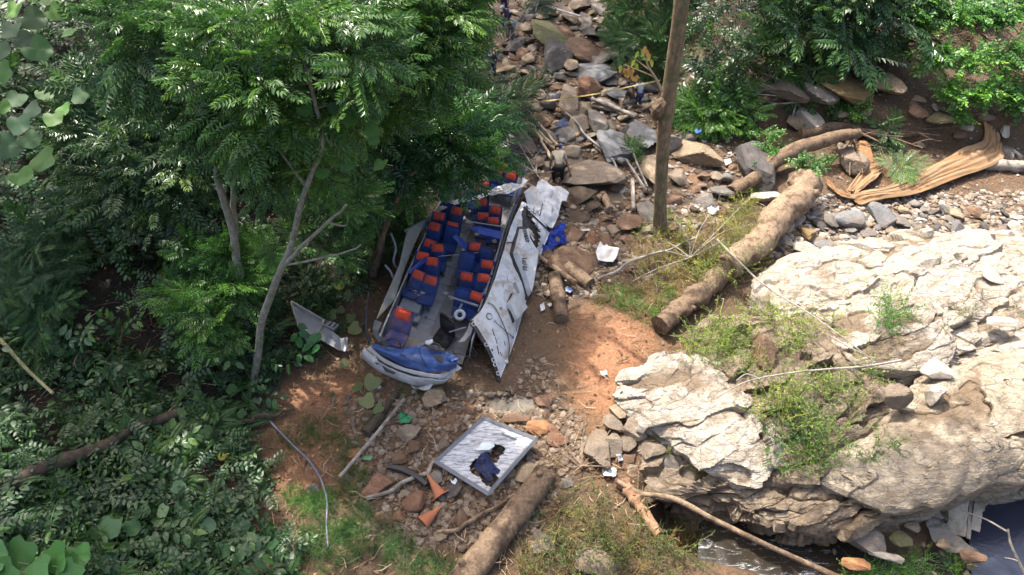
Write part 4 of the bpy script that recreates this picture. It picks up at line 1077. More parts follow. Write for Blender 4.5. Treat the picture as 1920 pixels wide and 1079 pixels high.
# scrapes through the paint, loose cables
for (x, y, dx, dy, w) in ((922,617,5,13,.03),(928,633,4,12,.025),(932,650,4,14,.03),(938,660,3,8,.02),(921,655,3,4,.05),(945,640,3,9,.02),(909,640,2,9,.015),(930,690,4,6,.02),(950,520,2,10,.01),(966,610,2,12,.015)):
    slot(x, y, dx, dy, w, .012, m_black, 'scrape', .008)
def roofwire(pts, r=.014, off=.05):
    P_ = spline([onroof(x, y, off)[0] for x, y in pts], 40); mb = MB(); add_tube(mb, P_, r, 5); me = mb.mesh('loose_cable', m_black); me.transform(roof.matrix_world.inverted()); link('loose_cable', me, roof)
roofwire([(913,568),(926,578),(940,608),(952,640),(962,680)]); roofwire([(925,603),(945,620),(962,634)], .012); roofwire([(944,455),(965,456),(985,462),(1004,478)], .018)
roofwire([(982,388),(990,396),(1003,408),(1020,425),(1030,432)], .03, .03); roofwire([(984,392),(980,408),(982,425),(992,440),(1003,462)], .028, .02)
mb = MB()
for k in range(26):
    x, y = random.uniform(980, 1008), random.uniform(390, 462); a = onroof(x, y, random.uniform(-.1, .06))[0]; b = a + rng.normal(size=3) * [.14, .22, .05]; add_tube(mb, spline([a, (a+b)/2 + rng.normal(size=3)*.07, b], 7), .012, 4)
me = mb.mesh('torn_wires', m_black); me.transform(roof.matrix_world.inverted()); link('torn_wires', me, roof)
# dark inside of the hole, as a black sheet below it
pl = plate('dark_backing', [onroof(x, y, -.12)[0] for x, y in HOLE], .02, m_black, roof, .03, 2, 3)
# crumpled sheets at the torn end, and the ribbon of roof lying across the seats
def pz_(pts, z): return [P(x, y, z if np.isscalar(z) else z[i]) for i, (x, y) in enumerate(pts)]
o = plate('torn_roof_sheet', pz_([(1007,343),(1016,338),(1026,341),(1035,352),(1050,352),(1064,366),(1060,381),(1052,379),(1049,402),(1037,427),(1026,420),(1012,409),(1018,382),(1003,362)], [1.0,1.0,.95,.8,.7,.55,.5,.55,.5,.42,.6,.8,.9,1.05]), .015, m_roof, bus, .10, 4, 21, 1.6)
o['label'] = 'crumpled white roof sheet at the rear end'
plate('torn_roof_sheet', pz_([(982,361),(997,350),(1004,351),(1018,377),(1010,405),(992,393)], [1.35,1.25,1.2,1.0,.85,1.1]), .015, m_white, bus, .03, 3, 22)
plate('torn_roof_sheet', pz_([(848,380),(873,370),(898,364),(924,355),(954,343),(978,343),(980,334),(991,340),(986,348),(973,356),(954,364),(916,367),(882,378),(852,386)], 1.75), .012, m_white, bus, .07, 3, 23, 3)
plate('torn_roof_sheet', pz_([(800,402),(830,388),(852,380),(850,386),(828,396),(806,408)], 1.6), .012, m_beige, bus, .05, 3, 24, 3)
# ------------------------------------------------------------------ loose wreckage
def wthing(name, px, py, label, cat, dz=0):
    t = thing(name, tuple(G(px, py, dz)), label, cat); bpy.context.view_layer.update(); return t
def gz(pts, dz): return [G(x, y, dz if np.isscalar(dz) else dz[i]) for i, (x, y) in enumerate(pts)]
# body panels left of the bus nose
t = wthing('body_panel', 590, 630, 'torn grey body side panel lying on the slope left of the bus nose', 'body panel')
A = [(554,594),(580,606),(615,626),(607,645),(595,660),(583,664),(566,636)]
za = [.55,.5,.55,.45,.35,.3,.45]
plate('panel_skin', gz(A, za), .02, m_lgrey, t, .03, 3, 31)
for a, b in (((554,592),(615,626)), ((615,626),(594,661)), ((554,594),(567,637))):
    mb = MB(); add_tube(mb, [G(*a, .62), G(*b, .58 if b[1] < 650 else .42)], .035, 6, rough=.2); mesh_in(mb, 'panel_rim', m_beige, t)
mb = MB(); q = G(594, 629, .52); box(mb, q, (.22, .16, .04), rot=rotz(-.5)); mesh_in(mb, 'panel_slot', m_black, t); mb = MB(); box(mb, G(585, 620, .54), (.07, .06, .04)); mesh_in(mb, 'panel_slot', m_black, t)
t = wthing('body_panel', 630, 655, 'dark battered panel between the grey side panel and the bus bumper', 'body panel')
plate('panel_skin', gz([(600,650),(614,634),(630,642),(644,652),(656,650),(653,668),(642,668),(620,660)], [.4,.5,.45,.4,.4,.25,.25,.3]), .03, m_grey, t, .04, 3, 32)
mb = MB(); box(mb, G(626, 633, .52), (.42, .26, .10), rot=rotz(-.45), bev=.02); mesh_in(mb, 'fuse_box', m_grey, t)
for dx in (-6, 1, 8): mb = MB(); box(mb, G(625+dx, 632+dx*.45, .58), (.05, .16, .02), rot=rotz(-.45)); mesh_in(mb, 'fuse_slot', m_black, t)
mb = MB(); add_tube(mb, [G(600,651,.42), G(641,669,.28)], .03, 6, rough=.3); mesh_in(mb, 'panel_rim', m_beige, t)
t = wthing('trim_strip', 651, 662, 'thin white trim strip standing beside the bumper corner', 'trim strip')
mb = MB(); box(mb, G(651, 662, .3), (.06, .38, .05), rot=rotx(.2)); mesh_in(mb, 'strip', m_white, t)

# metal hatch frame with a broken middle
t = wthing('hatch_frame', 911, 868, 'square scratched aluminium hatch panel with a ragged hole, in front of the bus', 'hatch')
cs = [G(907,797,.30), G(1004,842,.42), G(916,939,.30), G(818,875,.22)]
m_alu, nt = newmat('scratched_aluminium'); c_ = objco(nt); n1 = noise(nt, mapping(nt, c_, (2.2, 13, 3), (0, 0, -math.atan2(*(cs[0]-cs[3])[1::-1]))), 1.6, 9, .72, .5)
colr = ramp(nt, n1, [(.32, (.06, .062, .07)), (.42, (.17, .175, .19)), (.52, (.36, .37, .39)), (.66, (.52, .53, .55))])
finish(nt, principled(nt, colr, .65, .3, 0, n1, .4, .02).outputs[0])
m_alud = plain('dark_aluminium_rim', (.20, .205, .22), .4, .4, metal=.4)
n = 64; holes = [(925,831),(948,838),(944,850),(934,862),(928,872),(929,888),(936,898),(936,908),(925,916),(908,908),(898,896),(888,891),(880,878),(886,864),(896,860),(899,852),(915,848),(924,842)]
Gd = np.zeros((n, n, 3))
for i, u in enumerate(np.linspace(0, 1, n)):
    for j, v in enumerate(np.linspace(0, 1, n)):
        p = (cs[0]*(1-u) + cs[1]*u)*(1-v) + (cs[3]*(1-u) + cs[2]*u)*v
        rib = .012 * abs(math.sin(v * math.pi * 11)) * (1 if .06 < u < .94 and .06 < v < .94 else 0)
        Gd[i, j] = p + np.array([0, 0, rib - .05*math.exp(-((u-.5)**2+(v-.5)**2)/.03) + .01*float(vn(p*5, 2))])
Fh = []; Ff = grid_faces(n, n); pr = np.array([proj(q) for q in Gd.reshape(-1, 3)])
for k, f in enumerate(Ff):
    x, y = pr[f].mean(0) + [1.5*math.sin(k*1.3), 1.5*math.cos(k*.7)]
    if not inside(x, y, holes): Fh.append(f)
Fh = np.array(Fh); V1 = Gd.reshape(-1, 3); V2 = V1 - [0, 0, .02]; ec = Counter()
for f in Fh:
    for a, b in zip(f, np.roll(f, -1)): ec[(min(a, b), max(a, b))] += 1
rim = [(a, b, b+len(V1), a+len(V1)) for (a, b), c in ec.items() if c == 1]
mb = MB(); mb.add(np.vstack([V1, V2]), np.vstack([Fh[:, ::-1], Fh + len(V1), np.array(rim)])); mesh_in(mb, 'ribbed_sheet', m_alu, t)
for a, b in zip(range(4), (1, 2, 3, 0)):
    p, q = cs[a], cs[b]; d = (q-p)/np.linalg.norm(q-p); mb = MB()
    add_tube(mb, [p - d*.02 + [0,0,.02], q + d*.02 + [0,0,.02]], .055, 4); mesh_in(mb, 'rim', m_alud, t)
mb = MB(); p = cs[0]*.52+cs[1]*.48; q = cs[0]*.25+cs[1]*.75; dn = (cs[3]-cs[0]); dn /= np.linalg.norm(dn)
add_tube(mb, [p + dn*.25+[0,0,.03], q + dn*.25+[0,0,.03]], .03, 4); mesh_in(mb, 'latch_bar', m_alud, t)
m_navy = fabric('navy_cloth', (.012, .018, .06), (.03, .04, .09), (.02, .03, .08)); m_whitecloth = fabric('white_cloth', (.55, .60, .60), (.5,.55,.55), (.45, .5, .5))
o = plate('jacket', gz([(903,866),(915,864),(924,872),(927,890),(938,898),(934,904),(922,902),(926,912),(914,916),(903,906),(893,894),(890,886)], .30), .03, m_navy, None, .09, 4, 41, 4); tag(o, 'crumpled navy blue jacket lying in the hole of the hatch panel', 'jacket')
o = plate('cloth_scrap', gz([(893,859),(899,854),(903,846),(915,842),(926,845),(928,852),(918,859),(905,860)], .36), .012, m_whitecloth, None, .03, 3, 42, 3); tag(o, 'pale greenish white rounded scrap of cloth on the hatch panel above the navy jacket', 'cloth')

# traffic cones
def cone(base, tip, r0, r1, label, plate_on=True):
    base = np.asarray(base); tip = np.asarray(tip); ax = tip - base; L = np.linalg.norm(ax); ax /= L
    t = thing('traffic_cone', tuple(base), label, 'traffic cone', 'old orange traffic cones'); bpy.context.view_layer.update()
    mb = MB(); k = 18
    prof = [(0, r0), (.15, r0*.86), (.17, r0*.80), (.55, r0*.5), (.57, r0*.46), (.93, r1), (1.0, r1*.8)]
    add_tube(mb, [base + ax*L*s for s, _ in prof], [r for _, r in prof], k, cap=False)
    # inner skin so that the open foot shows thickness
    V, F, _ = tube_vf([base + ax*L*s for s, _ in prof], [r*.86 for _, r in prof], k); mb.add(V, F[:, ::-1])
    mesh_in(mb, 'cone_body', m_orangep, t, True)
    if plate_on:
        X = np.cross(ax, [0,0,1]); X /= np.linalg.norm(X); Y = np.cross(ax, X); Rm = np.stack([X, Y, ax], 1); Rm = Rm @ rotz(.4)
        s = r0*1.35; th = .03; pts = []
        for zz in (0, -th):
            for a in range(16):
                c_, s_ = math.cos(2*math.pi*a/16+.2), math.sin(2*math.pi*a/16+.2); m_ = (abs(c_)**5+abs(s_)**5)**(-1/5)
                pts.append(base + Rm @ np.array([s*c_*m_, s*s_*m_, zz]))
            for a in range(16):
                c_, s_ = math.cos(2*math.pi*a/16+.2), math.sin(2*math.pi*a/16+.2); pts.append(base + Rm @ np.array([r0*.85*c_, r0*.85*s_, zz]))
        F = []
        for a in range(16):
            b = (a+1) % 16; F += [(a, b, 16+b, 16+a), (32+b, 32+a, 48+a, 48+b), (b, a, 32+a, 32+b), (16+a, 16+b, 48+b, 48+a)]
        mb = MB(); mb.add(np.array(pts), F); mesh_in(mb, 'base_plate', m_orangep, t)
    return t
cone(G(826,933,.10), G(803,902,.32), .16, .035, 'tilted orange traffic cone with a square foot, tip pointing up and left')
cone(G(793,988,.16), G(828,958,.20), .20, .035, 'worn orange traffic cone lying flat with its open foot towards the grass', plate_on=False)

# small loose things
def scrap(name, pts, dz, mat, label, cat, cr=.04, th=.01, seed=1, fr=4, zpl=None):
    o = plate(name, gz(pts, dz), th, mat, None, cr, 3, seed, fr); return tag(o, label, cat)
scrap('broken_panel', [(1116,484),(1124,466),(1132,467),(1139,475),(1160,481),(1153,498),(1148,503),(1136,500),(1120,497)], [.25,.32,.35,.3,.35,.3,.25,.2,.2], m_white, 'broken white panel with a curved top edge lying right of the blue cloth', 'broken panel', .02, .03, 51, 2)
m_tarp = fabric('royal_blue_cloth', (.012, .035, .24), (.03, .06, .3), (.01, .025, .15))
scrap('cloth', [(1017,470),(1024,455),(1022,447),(1035,445),(1050,425),(1060,428),(1056,444),(1070,450),(1066,460),(1050,464),(1040,472),(1026,490),(1014,494)], .12, m_tarp, 'crumpled royal blue cloth beside the right edge of the bus roof', 'cloth', .16, .02, 52, 3.5)
scrap('cloth', [(1040,240),(1052,228),(1064,230),(1068,238),(1056,252),(1044,262)], .14, fabric('faded_blue_cloth', (.05,.07,.14), (.1,.12,.2), (.09,.1,.14)), 'faded blue-grey cloth caught among rocks above the bamboo poles', 'cloth', .1, .015, 53, 4)
m_board = plain('black_board', (.02, .02, .03), .3, .3)
scrap('black_panel', [(932,283),(942,268),(960,288),(985,292),(978,306),(958,302),(945,298)], [.3,.5,.45,.35,.25,.25,.3], m_board, 'glossy black broken panel between the smooth blue-grey boulder and the rear seats', 'broken panel', .03, .02, 54)
scrap('white_scrap', [(950,275),(966,281),(968,285),(957,281)], .62, m_white, 'white sliver lying on the glossy black broken panel', 'scrap', .01)
scrap('packaging', [(1325,395),(1332,385),(1340,390),(1347,400),(1336,407),(1326,404)], .12, m_whitecloth, 'crumpled white packaging below the angular grey rock', 'packaging', .07, .01, 55, 7)
scrap('card', [(1355,305),(1368,302),(1371,310),(1360,316)], .12, m_white, 'small white card between the blue-marked boulder and the dark upright slab', 'card', .0, .012)
scrap('white_scrap', [(1088,435),(1104,433),(1106,437),(1090,438)], .1, m_white, 'thin white strip lying below the narrow puddle', 'scrap', .01)
scrap('paper', [(1129,884),(1139,882),(1154,885),(1155,895),(1145,902),(1131,899)], .12, m_whitecloth, 'crumpled ball of white paper above the dry weeds at the bottom', 'paper', .10, .012, 56, 8)
scrap('plastic_bag', [(1153,856),(1164,855),(1168,866),(1158,872)], .1, fabric('grey_plastic_bag', (.25,.27,.33), (.4,.42,.5), (.2,.22,.28)), 'small grey plastic bag tucked under the cracked block', 'bag', .08, .01, 57, 8)
scrap('plastic_sheet', [(748,783),(757,777),(774,790),(768,798),(750,798)], .1, plain('green_plastic', (.01, .17, .06), .35, .2), 'bright green scrap of plastic above the grey-tan rock', 'plastic scrap', .05, .01, 58, 5)
scrap('green_leaf', [(680,862),(690,857),(700,860),(697,866),(683,867)], .08, plain('green_leaf_skin', (.07, .20, .08), .4, .2), 'single large pale green leaf lying on the rubble', 'leaf', .02, .006, 59)
scrap('paper', [(846,916),(850,920),(856,914),(859,919),(855,926),(848,923)], .42, m_whitecloth, 'white splash-shaped scrap on the dark grey stone by the upper cone', 'paper', .01, .008)
scrap('plastic_bag', [(1110,655),(1150,652),(1150,660),(1112,662)], .04, m_lgrey, 'thin grey strip on the sunlit red earth', 'plastic scrap', .01) if False else None
for px, py, lab in ((1030,576,'white'), (1023,580,'white'), (1068,548,'blue-white'), (1014,583,'white')):
    pass
scrap('litter', [(1060,545),(1070,542),(1076,549),(1068,555),(1060,552)], .1, fabric('litter_bluewhite', (.3,.35,.5), (.6,.62,.65), (.15,.2,.4)), 'pale blue litter beside the end of the wooden stake', 'litter', .05, .01, 61, 8)
scrap('litter', [(1026,574),(1046,571),(1040,576),(1030,580)], .1, m_white, 'white torn scrap between the small log and the roof edge', 'litter', .03, .01, 62, 8)
scrap('litter', [(1012,576),(1020,572),(1022,584),(1014,588)], .1, m_white, 'white crumpled litter touching the roof edge', 'litter', .05, .01, 63, 8)
scrap('litter', [(1072,290-4),(1072,286),(1080,286),(1078,294)], .2, m_tarp, 'dark blue bag behind the khaki-shirted person', 'litter', .08, .02, 64, 8) if False else None
scrap('cloth', [(1043,284),(1052,282),(1054,292),(1046,296)], .2, m_tarp, 'small dark blue bundle above the khaki-shirted person', 'bundle', .08, .02, 65, 8)
scrap('dark_cloth', [(1292,930),(1312,928),(1314,945),(1296,950)], .2, m_tarp, 'dark blue rag in the shade under the ledge', 'rag', .06, .02, 66, 6)
scrap('litter', [(1125,700),(1137,698),(1139,706),(1128,708)], .06, m_metal, 'small blue-grey scrap lying on the sunlit red earth', 'litter', .03, .01, 67, 8)
# paint marks on the tan boulder
scrap('paint_mark', [(1298,268),(1304,264),(1303,270),(1310,266),(1309,272),(1300,275)], .62, plain('blue_paint', (.06,.16,.5), .5, .2), 'patch of blue paint marks on the tan boulder right of the trunk', 'paint mark', .0, .006)
# sports shoe
t = wthing('shoe', 705, 729, 'white sports shoe with a dark swoosh below the bus bumper', 'shoe')
mb = MB(); q = G(705, 729, .05); V, F = ICO[3]
W = V.copy(); W[:, 0] *= .16; W[:, 1] *= .055 * (1 - .25*np.cos((V[:, 0]+.2)*2)); W[:, 2] = W[:, 2]*.05*(1 + .9*np.clip(-V[:, 0], -.3, 1)); W = W @ rotz(.25).T; mb.add(W + q, F); mesh_in(mb, 'upper', m_white, t, True)
mb = MB(); W = V.copy() * [.168, .06, .018] @ rotz(.25).T; mb.add(W + q - [0,0,.03], F); mesh_in(mb, 'sole', m_glass, t, True)
mb = MB(); pts = spline([q+rotz(.25)@np.array(v) for v in ((-.06,-.058,.02),(-.01,-.062,-.002),(.07,-.05,.035))], 10); add_tube(mb, pts, [.003,.012,.003], 5); mesh_in(mb, 'side_mark', m_black, t)

# the long brown cloth draped along the right bank
m_jute, nt = newmat('brown_cloth'); c_ = attr(nt, 'rnd'); pz2 = geo(nt)
st = noise(nt, pz2, 22, 6, .7); cc = ramp(nt, c_, [(0, (.13, .082, .045)), (.5, (.20, .13, .075)), (1, (.25, .175, .11))])
cc = mix(nt, ramp(nt, noise(nt, pz2, 1.6, 5, .7), [(.4, .6), (.6, 0)]), cc, (.27, .15, .075)); finish(nt, principled(nt, cc, .92, .1, 0, st, .35, .02).outputs[0])
def ribbon(mb, left_px, right_px, dzs, nu=120, nv=34, fold=.10, seed=0, nf=6):
    A = spline([G(x, y, d) for (x, y), d in zip(left_px, dzs)], nu); B = spline([G(x, y, d) for (x, y), d in zip(right_px, dzs)], nu); G_ = np.zeros((nu, nv, 3)); rr = np.zeros((nu, nv)); ii, jj = np.meshgrid(np.arange(nu), np.arange(nv), indexing='ij'); NZ = fbm(np.stack([ii*.035, jj*.16, ii*0+seed], -1), 3, 5); NZ2 = fbm(np.stack([ii*.09, jj*.35, ii*0+seed+9], -1), 3, 8)*1.6
    for i in range(nu):
        for j in range(nv):
            t = j/(nv-1); p = A[i]*(1-t)+B[i]*t; ph = t*nf*math.pi + NZ[i, j]*9 + .5*math.sin(i*.21+t*9); s = math.sin(ph)*(.55+.9*abs(NZ2[i, j]))
            w2 = abs(s)**.7*np.sign(s); G_[i, j] = p + np.array([0, .0, fold*w2 + .04*math.sin(i*.11+t*5)]); rr[i, j] = .5+.5*w2
    k = nu*nv; sheet(mb, G_.reshape(-1, 3), nu, nv, .02, 0, np.concatenate([rr.ravel(), rr.ravel()*.5])); return mb
t = wthing('cloth_sheet', 1700, 350, 'long twisted brown cloth draped along the right bank beside the logs', 'cloth')
mb = MB(); ribbon(mb, [(1838,238),(1836,275),(1800,292),(1740,325),(1680,354),(1620,368),(1578,370)], [(1868,262),(1872,290),(1868,318),(1780,350),(1710,378),(1650,384),(1612,392)], [.30,.3,.38,.38,.34,.28,.2], fold=.04, nf=4); mesh_in(mb, 'hanging_length', m_jute, t, True)
mb = MB(); ribbon(mb, [(1650,322),(1622,322),(1600,345),(1582,368)], [(1652,326),(1640,345),(1618,362),(1600,376)], [.25,.3,.3,.25], 50, 20, .05, 2, 5); mesh_in(mb, 'folded_corner', m_jute, t, True)
mb = MB(); ribbon(mb, [(1546,345),(1565,362),(1585,372)], [(1548,352),(1572,376),(1600,384)], [.2,.22,.2], 30, 12, .04, 4, 4); mesh_in(mb, 'torn_tail', m_jute, t, True)
# grey cloth, boards and black sheeting by the pool
m_gcl, nt = newmat('grey_cloth'); finish(nt, principled(nt, mix(nt, ramp(nt, attr(nt, 'rnd'), [(0, .8), (1, 0)]), (.25,.235,.21), (.12,.11,.10)), .9, .1, 0, noise(nt, geo(nt), 30, 5, .7), .4, .02).outputs[0])
t = wthing('cloth_sheet', 1770, 1000, 'wet grey cloth twisted among stones left of the dark pool', 'cloth')
def ribz(mb, L_, R_, zs, nu, nv, fold, seed, nf):
    A = spline([P(x, y, z) for (x, y), z in zip(L_, zs)], nu); B = spline([P(x, y, z) for (x, y), z in zip(R_, zs)], nu); G_ = []; rr = []
    for i in range(nu):
        for j in range(nv):
            tt = j/(nv-1); s = math.sin(tt*nf*math.pi + 1.3*math.sin(i*.09+seed)); G_.append(A[i]*(1-tt)+B[i]*tt+np.array([0,0,fold*s])); rr.append(.5+.5*s)
    sheet(mb, np.array(G_), nu, nv, .02, 0, np.array(rr+rr))
plate('folded_cloth', [P(x, y, z) for x, y, z in ((1727,950,-.9),(1742,962,-.9),(1766,978,-.95),(1788,1000,-.95),(1812,1018,-1.0),(1836,1034,-1.1),(1808,1042,-1.1),(1775,1034,-1.05),(1748,1016,-1.0),(1734,990,-.95))], .02, m_gcl, t, .11, 4, 75, 3.2)
m_plank = barkmat('weathered_plank', (.22,.20,.16), (.32,.29,.24), (.15,.13,.10), 3, .4)
def board(px, w_px, z0, z1, label, th=.05):
    (x0, y0), (x1, y1) = px; a = P(x0, y0, z0); b = P(x1, y1, z1); d = b-a; L_ = np.linalg.norm(d); d /= L_; s = np.cross(d, [0,0,1]); s /= np.linalg.norm(s); n_ = np.cross(s, d); w = w_px*mpp((a+b)/2)
    mb = MB(); V = []
    for k, tt in enumerate(np.linspace(0, 1, 14)):
        ww = w*(1 - .06*math.sin(k*2.1)); c = a+d*L_*tt; V += [c - s*ww/2, c + s*ww/2, c + s*ww/2 - n_*th, c - s*ww/2 - n_*th]
    F = []
    for k in range(13):
        o_ = k*4
        for j in range(4): F.append((o_+j, o_+(j+1) % 4, o_+4+(j+1) % 4, o_+4+j))
    F += [(3,2,1,0), (52,53,54,55)]; mb.add(np.array(V), F); return tag(mb.obj('board', m_plank), label, 'board')
board([(1803,893),(1793,1003)], 32, -.35, -1.15, 'wide weathered grey board leaning under the big sloping slab')
board([(1836,942),(1829,995)], 15, -.9, -1.15, 'short narrow grey board beside the wide leaning board')
board([(1822,938),(1816,1010)], 7, -1.0, -1.2, 'thin stick-like slat between the two grey boards')
o = plate('plastic_sheet', [P(x, y, z) for x, y, z in ((1822,905,-1.0),(1850,878,-.8),(1925,850,-.8),(1990,850,-.9),(1985,905,-1.2),(1912,898,-1.3),(1905,912,-1.35),(1875,916,-1.35),(1850,912,-1.3))], .012, plain('navy_plastic_sheet', (.02,.022,.06), .25, .3), None, .09, 4, 71, 1.6); tag(o, 'dark navy plastic sheet hanging under the slab above the pool', 'plastic sheet')
o = plate('plastic_sheet', [P(x, y, -1.36) for x, y in ((1826,908),(1856,920),(1870,922),(1862,926),(1840,925))], .01, m_grey, None, .03, 3, 72, 2); tag(o, 'grey plastic flap at the edge of the dark pool', 'plastic sheet')
# ------------------------------------------------------------------ people
m_skin = plain('skin', (.16, .085, .055), .6, .1, dirtcol=(.1,.05,.03)); m_hair = plain('black_hair', (.012, .010, .010), .7, .1)
def cloth_mat(name, c): return fabric(name, c, tuple(x*1.15 for x in c), tuple(x*.75 for x in c), .3)
def skin_obj(name, J, E, rad, mat, parent, sub=2, root=0):
    me = bpy.data.meshes.new(name); me.from_pydata([tuple(J[k]) for k in J], [(list(J).index(a), list(J).index(b)) for a, b in E], []); me.update()
    o = link(name, me, parent); sk = o.modifiers.new('skin', 'SKIN'); sk.use_smooth_shade = True
    lay = me.skin_vertices[0].data if me.skin_vertices else None
    if lay is None:
        bpy.context.view_layer.objects.active = o; bm = bmesh.new(); bm.from_mesh(me); bm.verts.layers.skin.verify(); bm.to_mesh(me); bm.free(); lay = me.skin_vertices[0].data
    for i, k in enumerate(J):
        r = rad.get(k, .05); lay[i].radius = (r, r) if np.isscalar(r) else r; lay[i].use_root = (i == root)
    s = o.modifiers.new('sub', 'SUBSURF'); s.levels = s.render_levels = sub
    me.materials.append(mat); return o
def person(loc, yaw, pose, shirt, trousers, hair, label, scale=1.0, cap=None, stripes=None):
    """pose: lean (forward bend of the trunk), crouch 0..1, arms list of hand targets relative to the hip, head nod"""
    t = thing('person', tuple(loc), label, 'person', None, yaw); t.scale = (scale,)*3
    lean, cr = pose.get('lean', 0), pose.get('crouch', 0)
    hipz = .90 - .48*cr; hip = np.array([0, -.12*cr - .10*math.sin(lean), hipz])
    up = np.array([0, math.sin(lean), math.cos(lean)]); J = {}
    J['pelvis'] = hip; J['waist'] = hip + up*.16; J['chest'] = hip + up*.40; J['neck'] = hip + up*.56
    hn = lean + pose.get('nod', 0); hu = np.array([0, math.sin(hn), math.cos(hn)]); J['headlow'] = J['neck'] + hu*.09; J['headtop'] = J['neck'] + hu*.22
    for sd, s in (('l', -1), ('r', 1)):
        J['sh'+sd] = J['neck'] - up*.05 + [s*.19, 0, 0]
        hand = np.array(pose.get('hand'+sd, (s*.30, .12, -.05))) + hip
        mid = (J['sh'+sd]+hand)/2; d = hand - J['sh'+sd]; L_ = np.linalg.norm(d); off = math.sqrt(max(.29**2 - (L_/2)**2, 0.0)) if L_ < .58 else 0
        J['el'+sd] = mid + np.array([s*.5, -.7, -.3])*off; J['wr'+sd] = hand
        foot = np.array([s*(.12+.06*cr), pose.get('step', .0)*s*.18 + .04*cr, .06]); J['hip'+sd] = hip + [s*.10, 0, -.04]
        mid = (J['hip'+sd]+foot)/2; L_ = np.linalg.norm(foot - J['hip'+sd]); off = math.sqrt(max(.435**2 - (L_/2)**2, 0))
        J['kn'+sd] = mid + np.array([s*.25*cr, .95, 0])*off; J['an'+sd] = foot; J['toe'+sd] = foot + [0, .17, -.03]
    E = [('pelvis','waist'),('waist','chest'),('chest','neck'),('neck','headlow'),('headlow','headtop')]
    for s in 'lr': E += [('chest','sh'+s),('sh'+s,'el'+s),('el'+s,'wr'+s),('pelvis','hip'+s),('hip'+s,'kn'+s),('kn'+s,'an'+s),('an'+s,'toe'+s)]
    rad = dict(pelvis=.13, waist=.115, chest=.13, neck=.055, headlow=.085, headtop=.08, shl=.065, shr=.065, ell=.04, elr=.04, wrl=.028, wrr=.028, hipl=.09, hipr=.09, knl=.06, knr=.06, anl=.042, anr=.042, toel=.035, toer=.035)
    skin_obj('body', J, E, rad, m_skin, t)
    def subset(keys, edges, grow, name, mat, over={}):
        Jk = {k: J[k] for k in keys}; Jk.update(over); r = {k: rad.get(k, .05)+grow for k in Jk}; return skin_obj(name, Jk, edges, r, mat, t)
    ha = {s: (J['sh'+s]*.25+J['el'+s]*.75) for s in 'lr'}
    Jt = {'pelvis': J['pelvis'] + up*.0, 'waist': J['waist'], 'chest': J['chest'], 'neck': J['neck']-up*.03, 'shl': J['shl'], 'shr': J['shr'], 'al': ha['l'], 'ar': ha['r']}
    o = skin_obj('shirt', Jt, [('pelvis','waist'),('waist','chest'),('chest','neck'),('chest','shl'),('chest','shr'),('shl','al'),('shr','ar')], dict(pelvis=.15, waist=.14, chest=.155, neck=.075, shl=.085, shr=.085, al=.068, ar=.068), shirt, t)
    Jl = {'pelvis': J['pelvis']-up*.02, **{k+s: J[k+s] for s in 'lr' for k in ('hip','kn','an')}}
    skin_obj('trousers', Jl, [('pelvis','hipl'),('pelvis','hipr'),('hipl','knl'),('hipr','knr'),('knl','anl'),('knr','anr')], dict(pelvis=.15, hipl=.11, hipr=.11, knl=.085, knr=.085, anl=.065, anr=.065), trousers, t)
    V, F = ICO[3]; hc = (J['headlow']+J['headtop'])/2 + hu*.03; mb = MB(); W = V*[.098,.112,.118]; kp = V @ np.array([0, math.cos(hn)*-.75+0, .9]) > -.1
    W = W[:, :]; f = F[kp[F].all(1)]; mb.add(W @ rotx(-hn).T + hc, f); mb.obj('hair', hair, t, True)
    if cap is not None:
        mb = MB(); f = F[(V[:, 2] > .1)[F].all(1)]; mb.add((V*[.115,.128,.12]) @ rotx(-hn).T + hc + hu*.02, f); vz = [(-.08,.08,.02),(.08,.08,.02),(.09,.19,.0),(0,.22,.0),(-.09,.19,0)]
        mb.add(np.array(vz+[(a,b,c-.012) for a,b,c in vz]) @ rotx(-hn).T + hc + hu*.02, np.array([[0,1,2,3,4]])); mb.obj('cap', cap, t, True)
    # face and hands
    fd = np.array([0, math.cos(hn), -math.sin(hn)])
    mb = MB(); V, F = ICO[1]
    for s in (-1, 1): mb.add(V*.012 + hc + fd*.098 + [s*.035, 0, 0], F)
    mb.obj('eye', m_white, t); mb = MB(); mb.add(V*[.014,.02,.024] + hc + fd*.108 - hu*.03, F); mb.obj('nose', m_skin, t)
    for s in 'lr':
        w = J['wr'+s]; d = w - J['el'+s]; d /= np.linalg.norm(d)+1e-9; sx = np.cross(d, [0,1,.3]); sx /= np.linalg.norm(sx)+1e-9; mb = MB()
        add_tube(mb, [w - d*.02, w + d*.03, w + d*.085], [.028,.036,.034], 7)
        for q, (o_, l_) in enumerate(((-.028,.06),(-.01,.075),(.01,.07),(.028,.055))): b = w + d*.08 + sx*o_; n_ = np.cross(sx, d); add_tube(mb, [b, b + d*l_*.5 + n_*.008, b + d*l_*.85 + n_*.03], [.009,.008,.007], 5)
        b = w + d*.03 - sx*.032; add_tube(mb, [b, b - sx*.02 + d*.03, b - sx*.015 + d*.06], [.011,.010,.008], 5); mb.obj('hand', m_skin, t, True)
    return t
sh_pale = fabric('pale_grey_shirt_with_blue_band', (.38,.42,.46), (.10,.18,.40), (.30,.35,.42), .5); sh_khaki = cloth_mat('khaki_shirt', (.34,.30,.235)); sh_blue = cloth_mat('mid_blue_shirt', (.07,.14,.36))
sh_wb = fabric('blue_and_white_shirt', (.12,.22,.45), (.6,.65,.7), (.5,.55,.62), .6); sh_navy = fabric('navy_and_white_shirt', (.03,.035,.07), (.4,.42,.48), (.10,.11,.16), .7); sh_tan = cloth_mat('tan_shirt', (.20,.125,.07))
